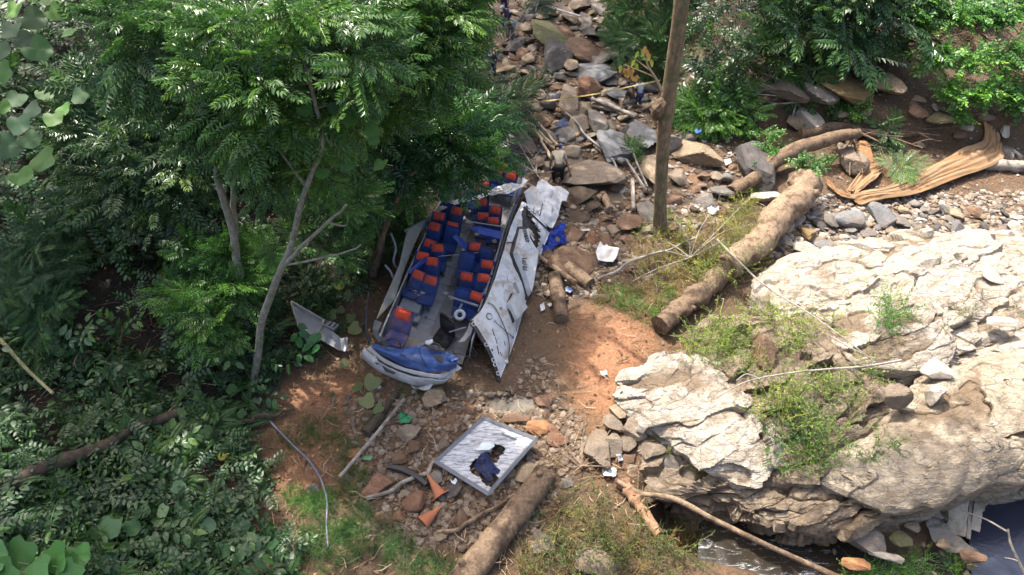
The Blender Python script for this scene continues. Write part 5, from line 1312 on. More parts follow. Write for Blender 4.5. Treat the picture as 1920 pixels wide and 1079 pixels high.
tr_navy = cloth_mat('navy_trousers', (.03,.04,.12)); tr_black = cloth_mat('black_trousers', (.013,.012,.012)); tr_grey = cloth_mat('grey_trousers', (.14,.135,.13)); sh_dk = cloth_mat('dark_shirt', (.04,.035,.035)); capw = cloth_mat('white_cap', (.6,.6,.58))
def pscale(q, hpx):       # photo height of a standing 1.65 m figure at that place
    el = math.atan2(CAM_H-q[2], q[1]); return hpx*mpp(q)/(1.66*math.cos(el))
q = G(1196, 205); person(q, R(15), dict(lean=.30, handl=(-.28,.30,.0), handr=(.22,.28,.05), nod=.4), sh_pale, tr_navy, m_hair, 'person in a pale shirt with a blue band and navy trousers standing by the tape', 50*mpp(q)/1.45)
q = G(1180, 203); person(q, R(60), dict(lean=.55, crouch=.9, handl=(-.2,.45,-.2), handr=(.2,.45,-.2), nod=.2), sh_dk, tr_grey, m_hair, 'dark-haired person crouching left of the person in the pale shirt', .95)
q = G(1046, 342); person(q, R(4), dict(lean=.95, crouch=.40, handl=(-.28,.30,-.25), handr=(.40,.05,-.30), nod=.5), sh_khaki, tr_black, m_hair, 'person in a khaki shirt bending over with a shovel behind the torn roof', 1.15)
q = G(950, 54); person(q, R(150), dict(lean=.75, crouch=.3, handl=(-.2,.4,-.2), handr=(.2,.4,-.2), nod=.2), sh_blue, tr_navy, m_hair, 'person in a mid blue shirt and white cap at the top left of the streambed', 1.0, cap=capw)
q = G(957, 82); person(q, R(170), dict(lean=.9, handl=(-.25,.35,-.3), handr=(.15,.4,-.3), nod=.3), sh_wb, tr_grey, m_hair, 'dark-haired person in a blue and white shirt bending in front of the blue-shirted person', 1.0)
q = G(945, 30); person(q, R(190), dict(lean=.7, handl=(-.2,.3,-.1), handr=(.2,.3,-.1)), sh_tan, tr_navy, m_hair, 'person in a tan top standing behind the blue-shirted person at the very top', 1.0)
q = G(923, 145); person(q, R(170), dict(lean=.35, crouch=.4, handl=(-.2,.3,.0), handr=(.2,.3,.0), nod=.4), sh_navy, tr_navy, m_hair, 'person in a navy and white shirt and white cap half hidden by leaves', 1.0, cap=capw)
# shovel in the bending person's hands
t = wthing('shovel', 1062, 330, 'wooden-handled shovel held by the bending person in khaki', 'shovel')
mb = MB(); add_tube(mb, [G(1056,322,.75), G(1073,338,.12)], .022, 6); mesh_in(mb, 'handle', barkmat('shovel_wood', (.30,.21,.13), (.38,.28,.18), (.25,.18,.11)), t)
mb = MB(); a = G(1074, 339, .10); box(mb, a, (.20, .26, .02), rot=rotz(-.6) @ rotx(.3), bev=.008); mesh_in(mb, 'blade', m_metal, t)
# tape
m_tape = plain('yellow_tape', (.48, .37, .12), .5, .25)
mb = MB(); ptsT = [P(x, y, z) for x, y, z in ((885,197,1.2),(960,196,1.1),(1020,190,1.3),(1066,184,1.6),(1120,176,1.9),(1180,163,2.1),(1238,151,2.4))]; C_ = spline(ptsT, 80)
V = [];
for i, p in enumerate(C_):
    a = .9 + .5*math.sin(i*.35); V += [p + np.array([0, math.cos(a), math.sin(a)])*.030, p - np.array([0, math.cos(a), math.sin(a)])*.030]
sheet(mb, np.array(V), 80, 2, .004); tag(mb.obj('barrier_tape', m_tape), 'yellow barrier tape stretched across the upper streambed', 'tape')
# ------------------------------------------------------------------ trunks, logs, sticks, hoses
bk_brown = barkmat('brown_bark', (.10,.065,.042), (.21,.15,.10), (.06,.04,.028), 5, 1.1); bk_tan = barkmat('tan_barkless_wood', (.15,.10,.065), (.29,.215,.145), (.085,.055,.035))
bk_grey = barkmat('grey_dead_wood', (.22,.19,.16), (.36,.32,.27), (.14,.12,.10)); bk_dark = barkmat('dark_wet_wood', (.045,.035,.028), (.09,.07,.05), (.03,.025,.02))
bk_trunk = barkmat('flaking_trunk_bark', (.10,.07,.045), (.27,.20,.13), (.10,.11,.055), 5, 1.2); bk_lich = barkmat('lichen_bark', (.15,.13,.10), (.30,.29,.25), (.12,.14,.08), 7)
bk_red = barkmat('splintered_red_wood', (.20,.105,.06), (.32,.20,.12), (.16,.08,.045), 5, 1.0); bk_bamboo = barkmat('bamboo', (.34,.25,.16), (.42,.34,.24), (.25,.18,.12), 3, .2)
def logg(name, pts, rpx, mat, label, cat, dz=.0, n=14, rough=.10, seed=1, zs=None, wig=0, knots=0, ends=True, nseg=40):
    """pts photo pixels, rpx radii in photo pixels at those points"""
    Q = [G(x, y) if zs is None or zs[i] is None else P(x, y, zs[i]) for i, (x, y) in enumerate(pts)]
    rr = [r*mpp(q) for r, q in zip(rpx, Q)]
    if zs is None: Q = [q + [0, 0, r*.75 + dz] for q, r in zip(Q, rr)]
    C_ = spline(Q, nseg); rad = np.interp(np.linspace(0, 1, nseg), np.linspace(0, 1, len(rr)), rr)
    if wig: C_ = C_ + wig * np.stack([vn(np.stack([np.linspace(0, 6, nseg), np.full(nseg, k*3.3+seed), np.zeros(nseg)], -1), seed) for k in range(3)], -1)
    rad = rad * (1 + rough * vn(np.stack([np.linspace(0, 9, nseg), np.full(nseg, seed*1.7), np.zeros(nseg)], -1), 2))
    mb = MB(); add_tube(mb, C_, rad, n, rough=rough*1.3, seed=seed)
    for k in range(knots):
        i = random.randint(4, nseg-5); d = rng.normal(size=3); T_ = C_[i+1]-C_[i]; T_ /= np.linalg.norm(T_); d -= T_*d.dot(T_); d /= np.linalg.norm(d); d[2] = abs(d[2])
        add_tube(mb, [C_[i], C_[i]+d*rad[i]*1.35], [rad[i]*.45, rad[i]*.22], 7, rough=.2)
    return tag(mb.obj(name, mat, smooth=n > 6), label, cat), C_, rad
L_ = lambda *a, **k: logg(*a, **k)[0]
L_('log', [(1022,900),(985,950),(930,1020),(860,1110)], [23,24,26,28], bk_brown, 'thick smooth brown log lying at the bottom beside the hatch panel', 'log', n=24, rough=.06, nseg=60, knots=2)
L_('log', [(1512,345),(1470,400),(1420,455),(1360,505)], [29,28,27,24], bk_tan, 'thick tan fallen log with peeling bark in the sun', 'log', n=24, rough=.16, nseg=60, knots=2, zs=[.95,.75,.7,.65], wig=.08)
L_('log', [(1370,495),(1320,545),(1275,580),(1238,612)], [22,21,20,19], bk_brown, 'splintered lower end of a fallen log pointing at the red earth', 'log', n=20, rough=.25, nseg=50, knots=1, zs=[.6,.5,.45,.45])
L_('log', [(1372,362),(1440,315),(1500,280),(1560,258),(1610,250)], [13,14,15,13,9], bk_brown, 'slimmer fallen log reaching up to the right bank above the thick tan log', 'log', n=14, rough=.14, wig=.06, zs=[.35,.7,1.15,1.45,1.5])
L_('log', [(1830,315),(1880,318),(1960,326)], [9,11,13], bk_grey, 'grey log end sticking out under the brown cloth at the right edge', 'log', n=12, rough=.2)
L_('log', [(1022,488),(1060,508),(1106,540)], [13,15,12], bk_dark if False else bk_brown, 'short dark rotten log right of the blue cloth', 'log', n=14, rough=.2)
L_('log', [(1040,528),(1046,565),(1052,605)], [14,14,13], bk_brown, 'stubby brown log lying lengthwise beside the bus roof', 'log', n=14, rough=.15)
L_('stake', [(1010,496),(1045,522),(1078,548)], [4.5,5,6], bk_tan, 'straight tan wooden stake crossing the short rotten log', 'stake', dz=.3, n=8)
L_('log', [(1168,910),(1195,950),(1235,1008)], [13,12,10], bk_red, 'orange-brown splintered branch stump at the bottom beside the long thin pole', 'log', n=12, rough=.3, knots=3)
L_('pole', [(1158,903),(1200,925),(1265,937),(1340,975),(1450,1028),(1590,1092)], [4.5,5,5.5,5.5,5.5,6], bk_tan, 'long thin bent brown pole reaching across the stream to the bottom edge', 'pole', zs=[.3,.25,.2,0,-.4,-.8], n=8, wig=.03, nseg=60)
L_('log', [(-30,945),(60,915),(150,880),(240,828),(335,793)], [14,15,14,11,9], bk_dark, 'long dark rotting trunk half hidden in the undergrowth at lower left', 'log', n=12, rough=.2, wig=.1, dz=.25)
L_('branch', [(-20,640),(30,680),(80,735),(130,782)], [4,4,3.5,3], barkmat('green_stem', (.16,.16,.08),(.28,.28,.15),(.12,.13,.06)), 'pale green bare stem slanting down at the left edge', 'branch', dz=.9, n=7)
L_('stick', [(640,906),(700,835),(760,760)], [3.5,3.5,3], bk_grey, 'long straight grey stick leaning in front of the bus nose', 'stick', dz=.25, n=6)
L_('stick', [(690,941),(760,912),(800,890),(816,868)], [4,4,4,3], bk_grey, 'crooked grey stick running under the black trim to the hatch panel', 'stick', dz=.1, n=6, wig=.05)
L_('stick', [(822,1004),(880,988),(930,952),(1000,918)], [4,4,3.5,3], bk_tan, 'thin curved stick between the lying cone and the thick log', 'stick', dz=.1, n=6, wig=.05)
L_('stick', [(686,818),(710,790),(742,742)], [10,10,8], bk_dark, 'dark rotten branch in front of the bumper', 'branch', n=8, rough=.25)
L_('stick', [(1120,540),(1180,510),(1253,482),(1300,462)], [2.6,3,2.6,2], bk_grey, 'thin grey branch lying across the dry weeds below the leaning trunk', 'branch', dz=.35, n=6, wig=.06)
L_('plank', [(1185,345),(1186,372),(1187,402)], [4,4,4], bk_grey, 'short grey stick standing in the rubble by the puddle', 'stick', dz=.15, n=6)
L_('log', [(1108,200),(1140,212),(1190,234)], [4,5,4], bk_grey, 'weathered split log lying in the upper streambed', 'log', dz=.3, n=8, rough=.2)
L_('branch', [(1480,238),(1500,190),(1560,205)], [2,2,2], bk_grey, 'short bleached twig by the dead branches', 'branch', dz=.4, n=5) 
L_('branch', [(1118,385),(1130,380),(1142,404)], [6,8,7], bk_tan, 'forked brown root piece right of the narrow puddle', 'root', dz=.15, n=8, rough=.25)
L_('stick', [(548,588),(460,540+250),(520,770)], [2,2,2], bk_brown, 'thin twig on the dark earth', 'stick') if False else None
L_('branch', [(460,800),(500,792),(552,778)], [4,5,3], bk_dark, 'dark forked branch on the earth above the hose end', 'branch', dz=.2, n=6, wig=.08)
L_('stick', [(1030,770),(1010,762),(985,760)], [3,3,3], bk_tan, 'broken twig by the trickle of water', 'stick') if False else None
# bamboo poles
for k, (a, b) in enumerate((((963,224),(1040,296)), ((970,226),(1034,288)), ((985,222),(1044,292)), ((1008,273),(1034,322)))):
    L_('pole', [a, ((a[0]+b[0])/2, (a[1]+b[1])/2), b], [2.6,2.8,2.8], bk_bamboo, ['leftmost of the four thin poles slanting across the rubble behind the bus', 'second thin pole from the left in the bundle behind the bus', 'third thin pole, paler, ending just above the khaki-shirted person', 'short broken light-coloured pole left of the khaki-shirted person'][k], 'pole', dz=.35+.05*k, n=7, wig=.04)
# hoses
m_hose = plain('grey_hose', (.16,.15,.15), .5, .4); m_hosew = plain('pale_hose', (.5,.5,.5), .5, .3); m_hoseb = plain('blue_black_hose', (.12,.125,.18), .3, .2)
L_('hose', [(1055,218),(1082,244),(1100,268),(1128,292),(1152,318),(1158,345)], [2.6]*6, m_hose, 'grey hose snaking down between the boulders above the striped slab', 'hose', dz=.25, n=7, wig=.05)
L_('hose', [(915,12),(960,13),(1000,20),(1040,38),(1086,53)], [1.8]*5, m_hosew, 'pale hose slung across the top of the streambed', 'hose', dz=.6, n=6)
o, C_, r_ = logg('hose', [(510,797),(548,838),(580,868),(604,905),(614,945),(614,990),(616,1032)], [1.9]*7, m_hosew, 'pale and blue-black hose curving down through the grass left of the cones', 'hose', dz=.12, n=8, nseg=80, wig=.02)
o.data.materials.append(m_hoseb)
npoly = len(o.data.polygons)
for p_ in o.data.polygons:
    i = p_.vertices[0] // 8
    if p_.vertices[0] % 8 in (0, 1, 2, 3) : p_.material_index = 1
L_('pipe', [(1172,312),(1185,332),(1210,370)], [2,2,2], m_hose, 'thin grey pipe pointing at the foot of the leaning trunk', 'pipe', dz=.3, n=6)
L_('pipe', [(1186,304),(1196,330),(1212,366)], [2,2,2], m_hose, 'second thin grey pipe, slightly right of the other one', 'pipe', dz=.35, n=6)
L_('trim_strip', [(728,882),(755,888),(780,900),(802,916)], [6,7,7,6], m_black, 'curved black plastic trim lying above the tilted traffic cone', 'trim strip', dz=.12, n=5)
# dead branches on the right bank
t = wthing('dead_branch', 1500, 215, 'bleached leafless branch with many twigs fanning out on the right bank', 'dead branch', .3)
def twigs(parent, root, tips, r, mat, name='twig', sub=2, dz=.5):
    a = G(*root, dz)
    for k, (x, y) in enumerate(tips):
        b = G(x, y, dz + random.uniform(.1, .5)); m_ = (a+b)/2 + rng.normal(size=3)*[.12,.12,.08]
        C_ = spline([a, m_, b], 14); mb = MB(); add_tube(mb, C_, np.linspace(r, r*.3, 14), 5, rough=.2)
        for _ in range(sub):
            i = random.randint(4, 11); L0 = np.linalg.norm(b-a)*random.uniform(.2, .4); d = (b-a)/np.linalg.norm(b-a) + rng.normal(size=3)*.5; e = C_[i] + d/np.linalg.norm(d)*L0
            add_tube(mb, spline([C_[i], (C_[i]+e)/2 + rng.normal(size=3)*.05, e], 6), np.linspace(r*.45, r*.15, 6), 4)
        mesh_in(mb, name, mat, parent)
twigs(t, (1532,208), [(1380,128),(1378,178),(1400,162),(1392,205),(1420,190),(1455,160),(1412,224),(1470,130)], .055, bk_grey)
t = wthing('dead_branch', 1320, 470, 'dry leafless twigs tangled in the weeds between log and leaning trunk', 'dead branch', .3)
twigs(t, (1290,500), [(1200,545),(1230,470),(1330,420),(1400,395),(1380,450),(1200,500),(1350,480),(1260,430),(1180,560)], .022, bk_grey, dz=.4)
t = wthing('dead_branch', 1560, 690, 'thin crooked branch lying across the bright weeds on the rock', 'dead branch', .3)
def branch_z(parent, pts, z, r, mat, name='limb'):
    C_ = spline([P(x, y, z if np.isscalar(z) else z[i]) for i, (x, y) in enumerate(pts)], 40); mb = MB(); add_tube(mb, C_, np.linspace(r, r*.4, 40), 6, rough=.15); mesh_in(mb, name, mat, parent)
branch_z(t, [(1690,676),(1620,688),(1560,692),(1480,700),(1400,716),(1345,745)], 1.75, .04, bk_grey); branch_z(t, [(1425,711),(1400,702),(1380,714)], 1.75, .025, bk_grey)
t = wthing('dead_branch', 1520, 590, 'long bare branch slanting from the dry weeds down over the bright weeds', 'dead branch', .3)
branch_z(t, [(1345,450),(1400,505),(1440,540),(1520,590),(1590,640),(1640,680)], [1.0,1.3,1.4,1.7,1.8,1.75], .035, bk_grey); branch_z(t, [(1555,630),(1600,655),(1632,672)], 1.8, .03, bk_grey)
t = wthing('dead_branch', 1860, 1000, 'bare forked branch standing out of the dark pool', 'dead branch', .0)
branch_z(t, [(1925,1085),(1908,1050),(1895,1020),(1890,992)], [-1.3,-.9,-.6,-.4], .05, bk_grey); branch_z(t, [(1890,998),(1850,975),(1800,955),(1775,935)], [-.5,-.5,-.5,-.5], .025, bk_grey); branch_z(t, [(1908,1052),(1895,1048),(1884,1046)], -.8, .02, bk_grey)
t = wthing('dead_branch', 1100, 860, 'heap of dry twigs between the hatch panel and the rock ledge', 'dead branch', .2)
twigs(t, (1090,880), [(1015,822),(1030,850),(1060,830),(1160,790),(1150,900),(1000,860),(1180,870),(1060,915),(1110,800)], .022, bk_tan, dz=.15)
t = wthing('dead_branch', 1000, 330, 'tangle of broken branches behind the torn roof strip', 'dead branch', .2)
twigs(t, (1005,335), [(960,270),(940,300),(1020,290),(1035,350),(975,350),(1020,365),(985,290)], .03, bk_grey, dz=.25)

t = wthing('root_mass', 1600, 300, 'tangle of brown roots hanging from the undercut earth bank above the cloth', 'roots', .4)
twigs(t, (1590,258), [(1545,300),(1570,320),(1600,330),(1640,300),(1680,290),(1720,300),(1660,270),(1540,265),(1610,345),(1585,350),(1750,280),(1800,262)], .07, bk_brown, 'root', dz=.35)
L_('log', [(1575,262),(1598,300),(1612,338)], [6,6,5], bk_brown, 'upright broken root leaning against the bank left of the orange-brown rock', 'root', dz=.2, n=8, rough=.25)
L_('log', [(1500,262),(1560,252),(1640,262),(1720,258)], [9,11,9,6], bk_brown, 'thick root running along the lip of the right earth bank', 'root', dz=.1, n=10, rough=.25, wig=.12)
# litter of twigs too many to count
mb = MB()
for poly, n in (([(930,200),(1240,200),(1240,560),(1000,560),(1060,330)], 420), ([(560,690),(1300,560),(1250,900),(1100,1079),(640,1079)], 900), ([(1150,420),(1480,360),(1460,560),(1200,620)], 500), ([(1400,130),(1920,180),(1920,400),(1450,400)], 350), ([(0,500),(640,560),(620,1079),(0,1079)], 900)):
    xs = [p[0] for p in poly]; ys = [p[1] for p in poly]; k = 0
    while k < n:
        x, y = random.uniform(min(xs), max(xs)), random.uniform(min(ys), max(ys))
        if not inside(x, y, poly): continue
        k += 1; q = P(x, y, .1); q[2] = float(H(q[0], q[1])) + random.uniform(.02, .12); a = random.uniform(0, 6.28); L0 = random.uniform(.12, .7)**1.2; d = np.array([math.cos(a), math.sin(a), random.uniform(-.15, .25)])*L0
        add_tube(mb, [q, q + d*.5 + rng.normal(size=3)*.03*L0*3, q + d], [.009*random.uniform(.5,1.3)]*2+[.004], 3, rnd=random.random(), cap=False)
m_twig, nt = newmat('twig_litter'); finish(nt, principled(nt, ramp(nt, attr(nt, 'rnd'), [(0, (.06,.04,.025)), (.5, (.20,.13,.075)), (1, (.42,.33,.22))]), .9, .1).outputs[0])
tag(mb.obj('twig_litter', m_twig), 'scattered dry twigs and straw over the ground of the ravine', 'twigs', kind='stuff')
# ------------------------------------------------------------------ leaf building blocks (vertices, triangles, random value per vertex)
def lf2(L, W, fold=.25, droop=.12):          # small leaf: two triangles folded on the midrib
    return np.array([[0,0,0],[.45*L,W/2,fold*W],[L,0,-droop*L],[.45*L,-W/2,fold*W]]), np.array([[0,2,1],[0,3,2]])
def lf8(L, W, fold=.12, droop=.18, wav=0.03, heart=0.0):   # larger leaf
    s = np.array([0, .18, .45, .75, 1]); w = np.array([.04, .78, 1, .62, 0.0]) * W/2
    V = []; h = heart*L
    for k, (a, b) in enumerate(zip(s, w)):
        z = -droop*L*a*a; y = b; x = a*L
        V += [[x, 0, z], [x - (h if k == 1 else 0), y, z + fold*b*2*.5 + wav*L*(-1)**k], [x - (h if k == 1 else 0), -y, z + fold*b*2*.5 + wav*L*(-1)**(k+1)*.6]]
    F = []
    for k in range(4):
        a = k*3; b = a+3; F += [[a, b, b+1], [a, b+1, a+1], [a, b+2, b], [a, a+2, b+2]]
    return np.array(V), np.array(F)
def lfround(L, W, n=14, lobes=3, amp=.10, cup=.08):        # big rounded or lobed leaf
    V = [[0,0,0],[.42*L,0,-.03*L]]
    for k in range(n):
        t = -math.pi + 2*math.pi*(k+.5)/n; r = 1 + amp*math.cos(lobes*t) + .05*math.sin(7*t)
        notch = 1 - .38*math.exp(-((abs(t)-math.pi)/.38)**2)
        V.append([.46*L + .52*L*r*math.cos(t)*notch, .5*W*r*math.sin(t), cup*L*(math.cos(3*t)*.5 - .5*math.cos(t)) + .02*L*math.sin(5*t)])
    F = [[1, 2+k, 2+(k+1) % n] for k in range(n)]
    return np.array(V), np.array(F)
def frame(x, z):
    x = np.asarray(x, float); x = x/np.linalg.norm(x); z = np.asarray(z, float); z = z - x*np.dot(x, z); z /= np.linalg.norm(z)+1e-9; return np.stack([x, np.cross(z, x), z], 1)
def join(parts):
    V, F, A, n = [], [], [], 0
    for v, f, a in parts: V.append(v); F.append(np.asarray(f)+n); A.append(np.full(len(v), a) if np.isscalar(a) else a); n += len(v)
    return np.concatenate(V), np.concatenate(F), np.concatenate(A)
def put(T, R_, o, s=1, a=0): return T[0]*s @ R_.T + o, T[1], (T[2] + a if len(T) > 2 else a)
def strip(pts, w, a=.15):
    V, F, n = tube_vf(pts, w, 3); T = np.vstack([F[:, [0,1,2]], F[:, [0,2,3]]]); return V, T, np.full(len(V), a)
def pinnate(seed, pairs=7, L=.19, W=.068, step=.098, ang=58, droop=.25, seg=True):
    r = np.random.default_rng(seed); P_ = []; x = z = 0; th = .12; spine = [[0,0,0]]
    for k in range(pairs):
        th -= droop/pairs; x += step*math.cos(th); z += step*math.sin(th); spine.append([x,0,z])
        if k == 0: continue
        sz = .72 + .45*math.sin(math.pi*(k+.8)/(pairs+1.2))
        for s in (-1, 1):
            a = math.radians(ang - 18*k/pairs + r.uniform(-9, 9))*s; d = [math.cos(a)*math.cos(th), math.sin(a), math.sin(th)-.10 + r.uniform(-.12,.12)]
            v, f = lf2(L*sz, W*sz); P_.append((v @ frame(d, [r.uniform(-.25,.25), s*.25 + r.uniform(-.2,.2), 1]).T + [x,0,z], f, .45 + r.uniform(-.16,.16)))
    v, f = lf2(L*.9, W*.9); P_.append((v @ frame([math.cos(th),0,math.sin(th)-.1],[0,0,1]).T + [x,0,z], f, .55)); P_.append(strip(np.array(spine), .004, .75))
    return join(P_)
def branch_of(fr, seed, n=9, L=1.05, droop=.35, ang=52, tip=.15, lift=.15):
    r = np.random.default_rng(seed); P_ = []; pts = [np.zeros(3)]; th = .25; d = 0
    for k in range(n): th -= droop*1.6/n; d += r.uniform(-.1,.1); pts.append(pts[-1] + L/n*np.array([math.cos(th), math.sin(d)*.5, math.sin(th)]))
    for k in range(1, n+1):
        s = 1 if k % 2 else -1; a = math.radians(ang - 22*k/n + r.uniform(-14,14))*s if k < n else 0
        D = np.array([math.cos(a), math.sin(a), lift - .25*k/n + r.uniform(-.2,.12)]); T = fr[r.integers(len(fr))]; sc = .8 + .3*math.sin(math.pi*k/(n+1)) + r.uniform(-.1,.1)
        v, f, c = put(T, frame(D, [r.uniform(-.3,.3), r.uniform(-.3,.3), 1]), pts[k], sc, r.uniform(-.08,.08) + tip*(k >= n-1)); P_.append((v, f, c))
    P_.append(strip(np.array(pts), .009, .2)); return join(P_)
def ovate_branch(seed, n=13, L=.75, leaf=(.16,.075), droop=.3, big=False, phase=1, petiole=.0):
    r = np.random.default_rng(seed); P_ = []; pts = [np.zeros(3)]; th = .3
    for k in range(n): th -= droop*1.6/n; pts.append(pts[-1] + L/n*np.array([math.cos(th), r.uniform(-.12,.12), math.sin(th)]))
    for k in range(1, n+1):
        a = (math.radians(62)*(1 if k % 2 else -1) + r.uniform(-.35,.35)) if k < n else 0; D = np.array([math.cos(a), math.sin(a), r.uniform(-.25,.2)]); sc = r.uniform(.7,1.15)
        v, f = lf8(leaf[0]*sc, leaf[1]*sc, wav=.02); o = pts[k] + D*petiole
        P_.append((v @ frame(D, [r.uniform(-.3,.3), r.uniform(-.3,.3), 1]).T + o, f, .45 + r.uniform(-.18,.2) + (.25 if k >= n-1 else 0)))
        if petiole: P_.append(strip(np.array([pts[k], o]), .004, .7))
    P_.append(strip(np.array(pts), .007, .25)); return join(P_)
def fern(seed, n=22, L=.95, w=.17, droop=.9):
    r = np.random.default_rng(seed); P_ = []; pts = [np.zeros(3)]; th = .75
    for k in range(n): th -= droop*1.5/n; pts.append(pts[-1] + L/n*np.array([math.cos(th), 0, math.sin(th)]))
    for k in range(2, n):
        t = k/n; ln = w*math.sin(math.pi*min(1, (t*.9+.12)))**.7*(1.25-.5*t) + .02
        for s in (-1, 1):
            a = math.radians(68)*s; D = np.array([math.cos(a), math.sin(a), -.1]); v = np.array([[0,0,0],[.3*ln,.10*ln+.006,.004],[ln,0,-.1*ln],[.3*ln,-.10*ln-.006,.004],[.62*ln,.08*ln,0],[.62*ln,-.08*ln,0]])
            P_.append((v @ frame(D, [0,0,1]).T + pts[k], np.array([[0,4,1],[0,2,4],[0,5,2],[0,3,5]]), .5 + r.uniform(-.1,.1)))
    P_.append(strip(np.array(pts), .006, .3)); return join(P_)
def sprig(seed, n=26, L=.5, leaf=(.035,.016)):      # small-leaved wispy herb
    r = np.random.default_rng(seed); P_ = []
    for b in range(5):
        a = r.uniform(0, 6.28); el = r.uniform(.3, 1.1); d = np.array([math.cos(a)*math.cos(el), math.sin(a)*math.cos(el), math.sin(el)]); pts = [np.zeros(3)]
        for k in range(6): d = d + r.normal(size=3)*.16 + [0,0,-.06]; d /= np.linalg.norm(d); pts.append(pts[-1]+d*L/6*r.uniform(.7,1.2))
        pts = np.array(pts); P_.append(strip(pts, .003, .75))
        for k in range(n//2):
            t = r.uniform(.2,1)*5.99; i = int(t); o = pts[i]*(1-(t-i)) + pts[min(i+1,6)]*(t-i); D = r.normal(size=3) + [0,0,.2]; sc = r.uniform(.7,1.5); v, f = lf2(leaf[0]*sc, leaf[1]*sc, .2, 0)
            P_.append((v @ frame(D, r.normal(size=3)+[0,0,1.5]).T + o, f, .5 + r.uniform(-.25,.35)))
    return join(P_)
def tuft(seed, n=16, L=.28, W=.012):
    r = np.random.default_rng(seed); P_ = []
    for k in range(n):
        a = r.uniform(0, 6.28); sp_ = r.uniform(.2,1.0); l = L*r.uniform(.5,1.2); o = np.array([r.uniform(-.05,.05), r.uniform(-.05,.05), 0]); h = np.array([math.cos(a)*sp_, math.sin(a)*sp_, 0]); s = np.array([-math.sin(a), math.cos(a), 0])*W/2
        p1 = o + h*l*.45 + [0,0,l*.6]; p2 = o + h*l*1.0 + [0,0,l*(.9-sp_*.5)]
        P_.append((np.array([o-s,o+s,p1+s*.8,p1-s*.8,p2]), np.array([[0,1,2],[0,2,3],[3,2,4]]), .5 + r.uniform(-.25,.3)))
    return join(P_)
FR = [pinnate(s, 8 + s % 3, droop=.25+.2*(s % 2)) for s in range(4)]; FRf = [pinnate(40+s, 9, L=.12, W=.042, step=.058, ang=62) for s in range(3)]
FRm = [pinnate(60+s, 13, L=.09, W=.026, step=.045, ang=75, droop=.15) for s in range(2)]
SPEC = {
 'P': [branch_of(FR, 10+s) for s in range(5)],                        # long glossy leaflets in sprays
 'p': [branch_of(FRf, 20+s, n=8, L=.7) for s in range(4)],            # finer sprays
 'M': [branch_of(FRm, 30+s, n=9, L=.8, ang=70, droop=.1) for s in range(3)],
 'O': [ovate_branch(50+s) for s in range(4)], 'o': [ovate_branch(60+s, 16, .5, (.085,.042)) for s in range(4)],
 'D': [ovate_branch(70+s, 14, .9, (.20,.062), .7) for s in range(4)],  # drooping lance leaves
 'u': [join([(lambda a,o,s: (lf2(.10*s,.055*s)[0] @ frame([math.cos(a),math.sin(a),0.1],[.1,.1,1]).T + o, lf2(1,1)[1], .5+.3*math.sin(a*3)))(k*2.4+q, np.array([.13*math.cos(k*1.9+q), .13*math.sin(k*1.9+q), .05*math.sin(k*2.2)]), 1+.3*math.sin(k)) for k in range(10)]) for q in range(5)],
 'C': [join([(lambda a,o: (lf2(.20,.12)[0] @ frame([math.cos(a),math.sin(a),-.1],[.2*math.cos(k),.1,1]).T + o, lf2(1,1)[1], .5))(k*2.4+q, np.array([.5*math.sqrt(k/16.)*math.cos(k*2.1+q), .5*math.sqrt(k/16.)*math.sin(k*2.1+q), .1*math.sin(k*2.2)])) for k in range(16)]) for q in range(4)],
 'G': [ovate_branch(80+s, 9, .9, (.30,.15), .35, petiole=.05) for s in range(3)],
 'F': [join([put(fern(90+s*7+k, L=.8+.2*(k % 2)), rotz(k*1.05 + .3*(k % 2)), np.zeros(3)) for k in range(6)]) for s in range(3)],
 's': [sprig(120+s) for s in range(5)], 'T': [tuft(140+s) for s in range(5)], 'w': [sprig(160+s, 40, .8, (.06,.022)) for s in range(4)],
 't': [tuft(180+s, 14, .6, .01) for s in range(4)],
}
LEAF = leafmat('leaf', .42, .34); LEAFG = leafmat('glossy_leaf', .32, .32); LEAFS = leafmat('soft_leaf', .6, .38)
def instance(mb, T, O, X, Z, S, A):
    """all copies of one template at once"""
    X = X/np.linalg.norm(X, axis=1)[:, None]; Z = Z - X*np.sum(X*Z, 1)[:, None]; Z /= np.linalg.norm(Z, axis=1)[:, None]+1e-9; Y = np.cross(Z, X)
    M_ = np.stack([X, Y, Z], 2) * S[:, None, None]; V = np.einsum('nij,kj->nki', M_, T[0]) + O[:, None, :]
    k = len(T[0]); F = (T[1][None] + (np.arange(len(O))*k)[:, None, None]).reshape(-1, 3); a = np.clip(T[2][None] + A[:, None], 0, 1)
    mb.add(V.reshape(-1, 3), F, 0, a.ravel())
def scatter(mb, spec, O, X, Z, S, A=None):
    Ts = SPEC[spec]; n = len(O); w = rng.integers(0, len(Ts), n); A = rng.uniform(-.14, .14, n) if A is None else A
    for k, T in enumerate(Ts):
        m = w == k
        if m.any(): instance(mb, T, O[m], X[m], Z[m], S[m], A[m])
LITZ = []     # places kept free for sun, see the tall trees
def clump_pts(c, r, n, squash=.75, shell=.55):
    d = rng.normal(size=(n, 3)); d /= np.linalg.norm(d, axis=1)[:, None]; rad = shell + (1-shell)*rng.random(n); rad *= rng.random(n)**.25
    return c + d*rad[:, None]*np.array([r, r, r*squash])*.88, d
def crown(mb, c, r, n, spec, scale, up=.15, tone=0):
    O, d = clump_pts(c, r, n); X = d*[1,1,.45] + rng.normal(size=(n,3))*.35 + [0,0,up]; Z = np.tile([0,-.38,1.], (n,1)) + rng.normal(size=(n,3))*.28 + d*.25
    O = O - (X/np.linalg.norm(X,axis=1)[:,None])*scale*.35
    scatter(mb, spec, O, X, Z, scale*rng.uniform(.75,1.2,n), rng.uniform(-.14,.14,n)+tone)
    return O
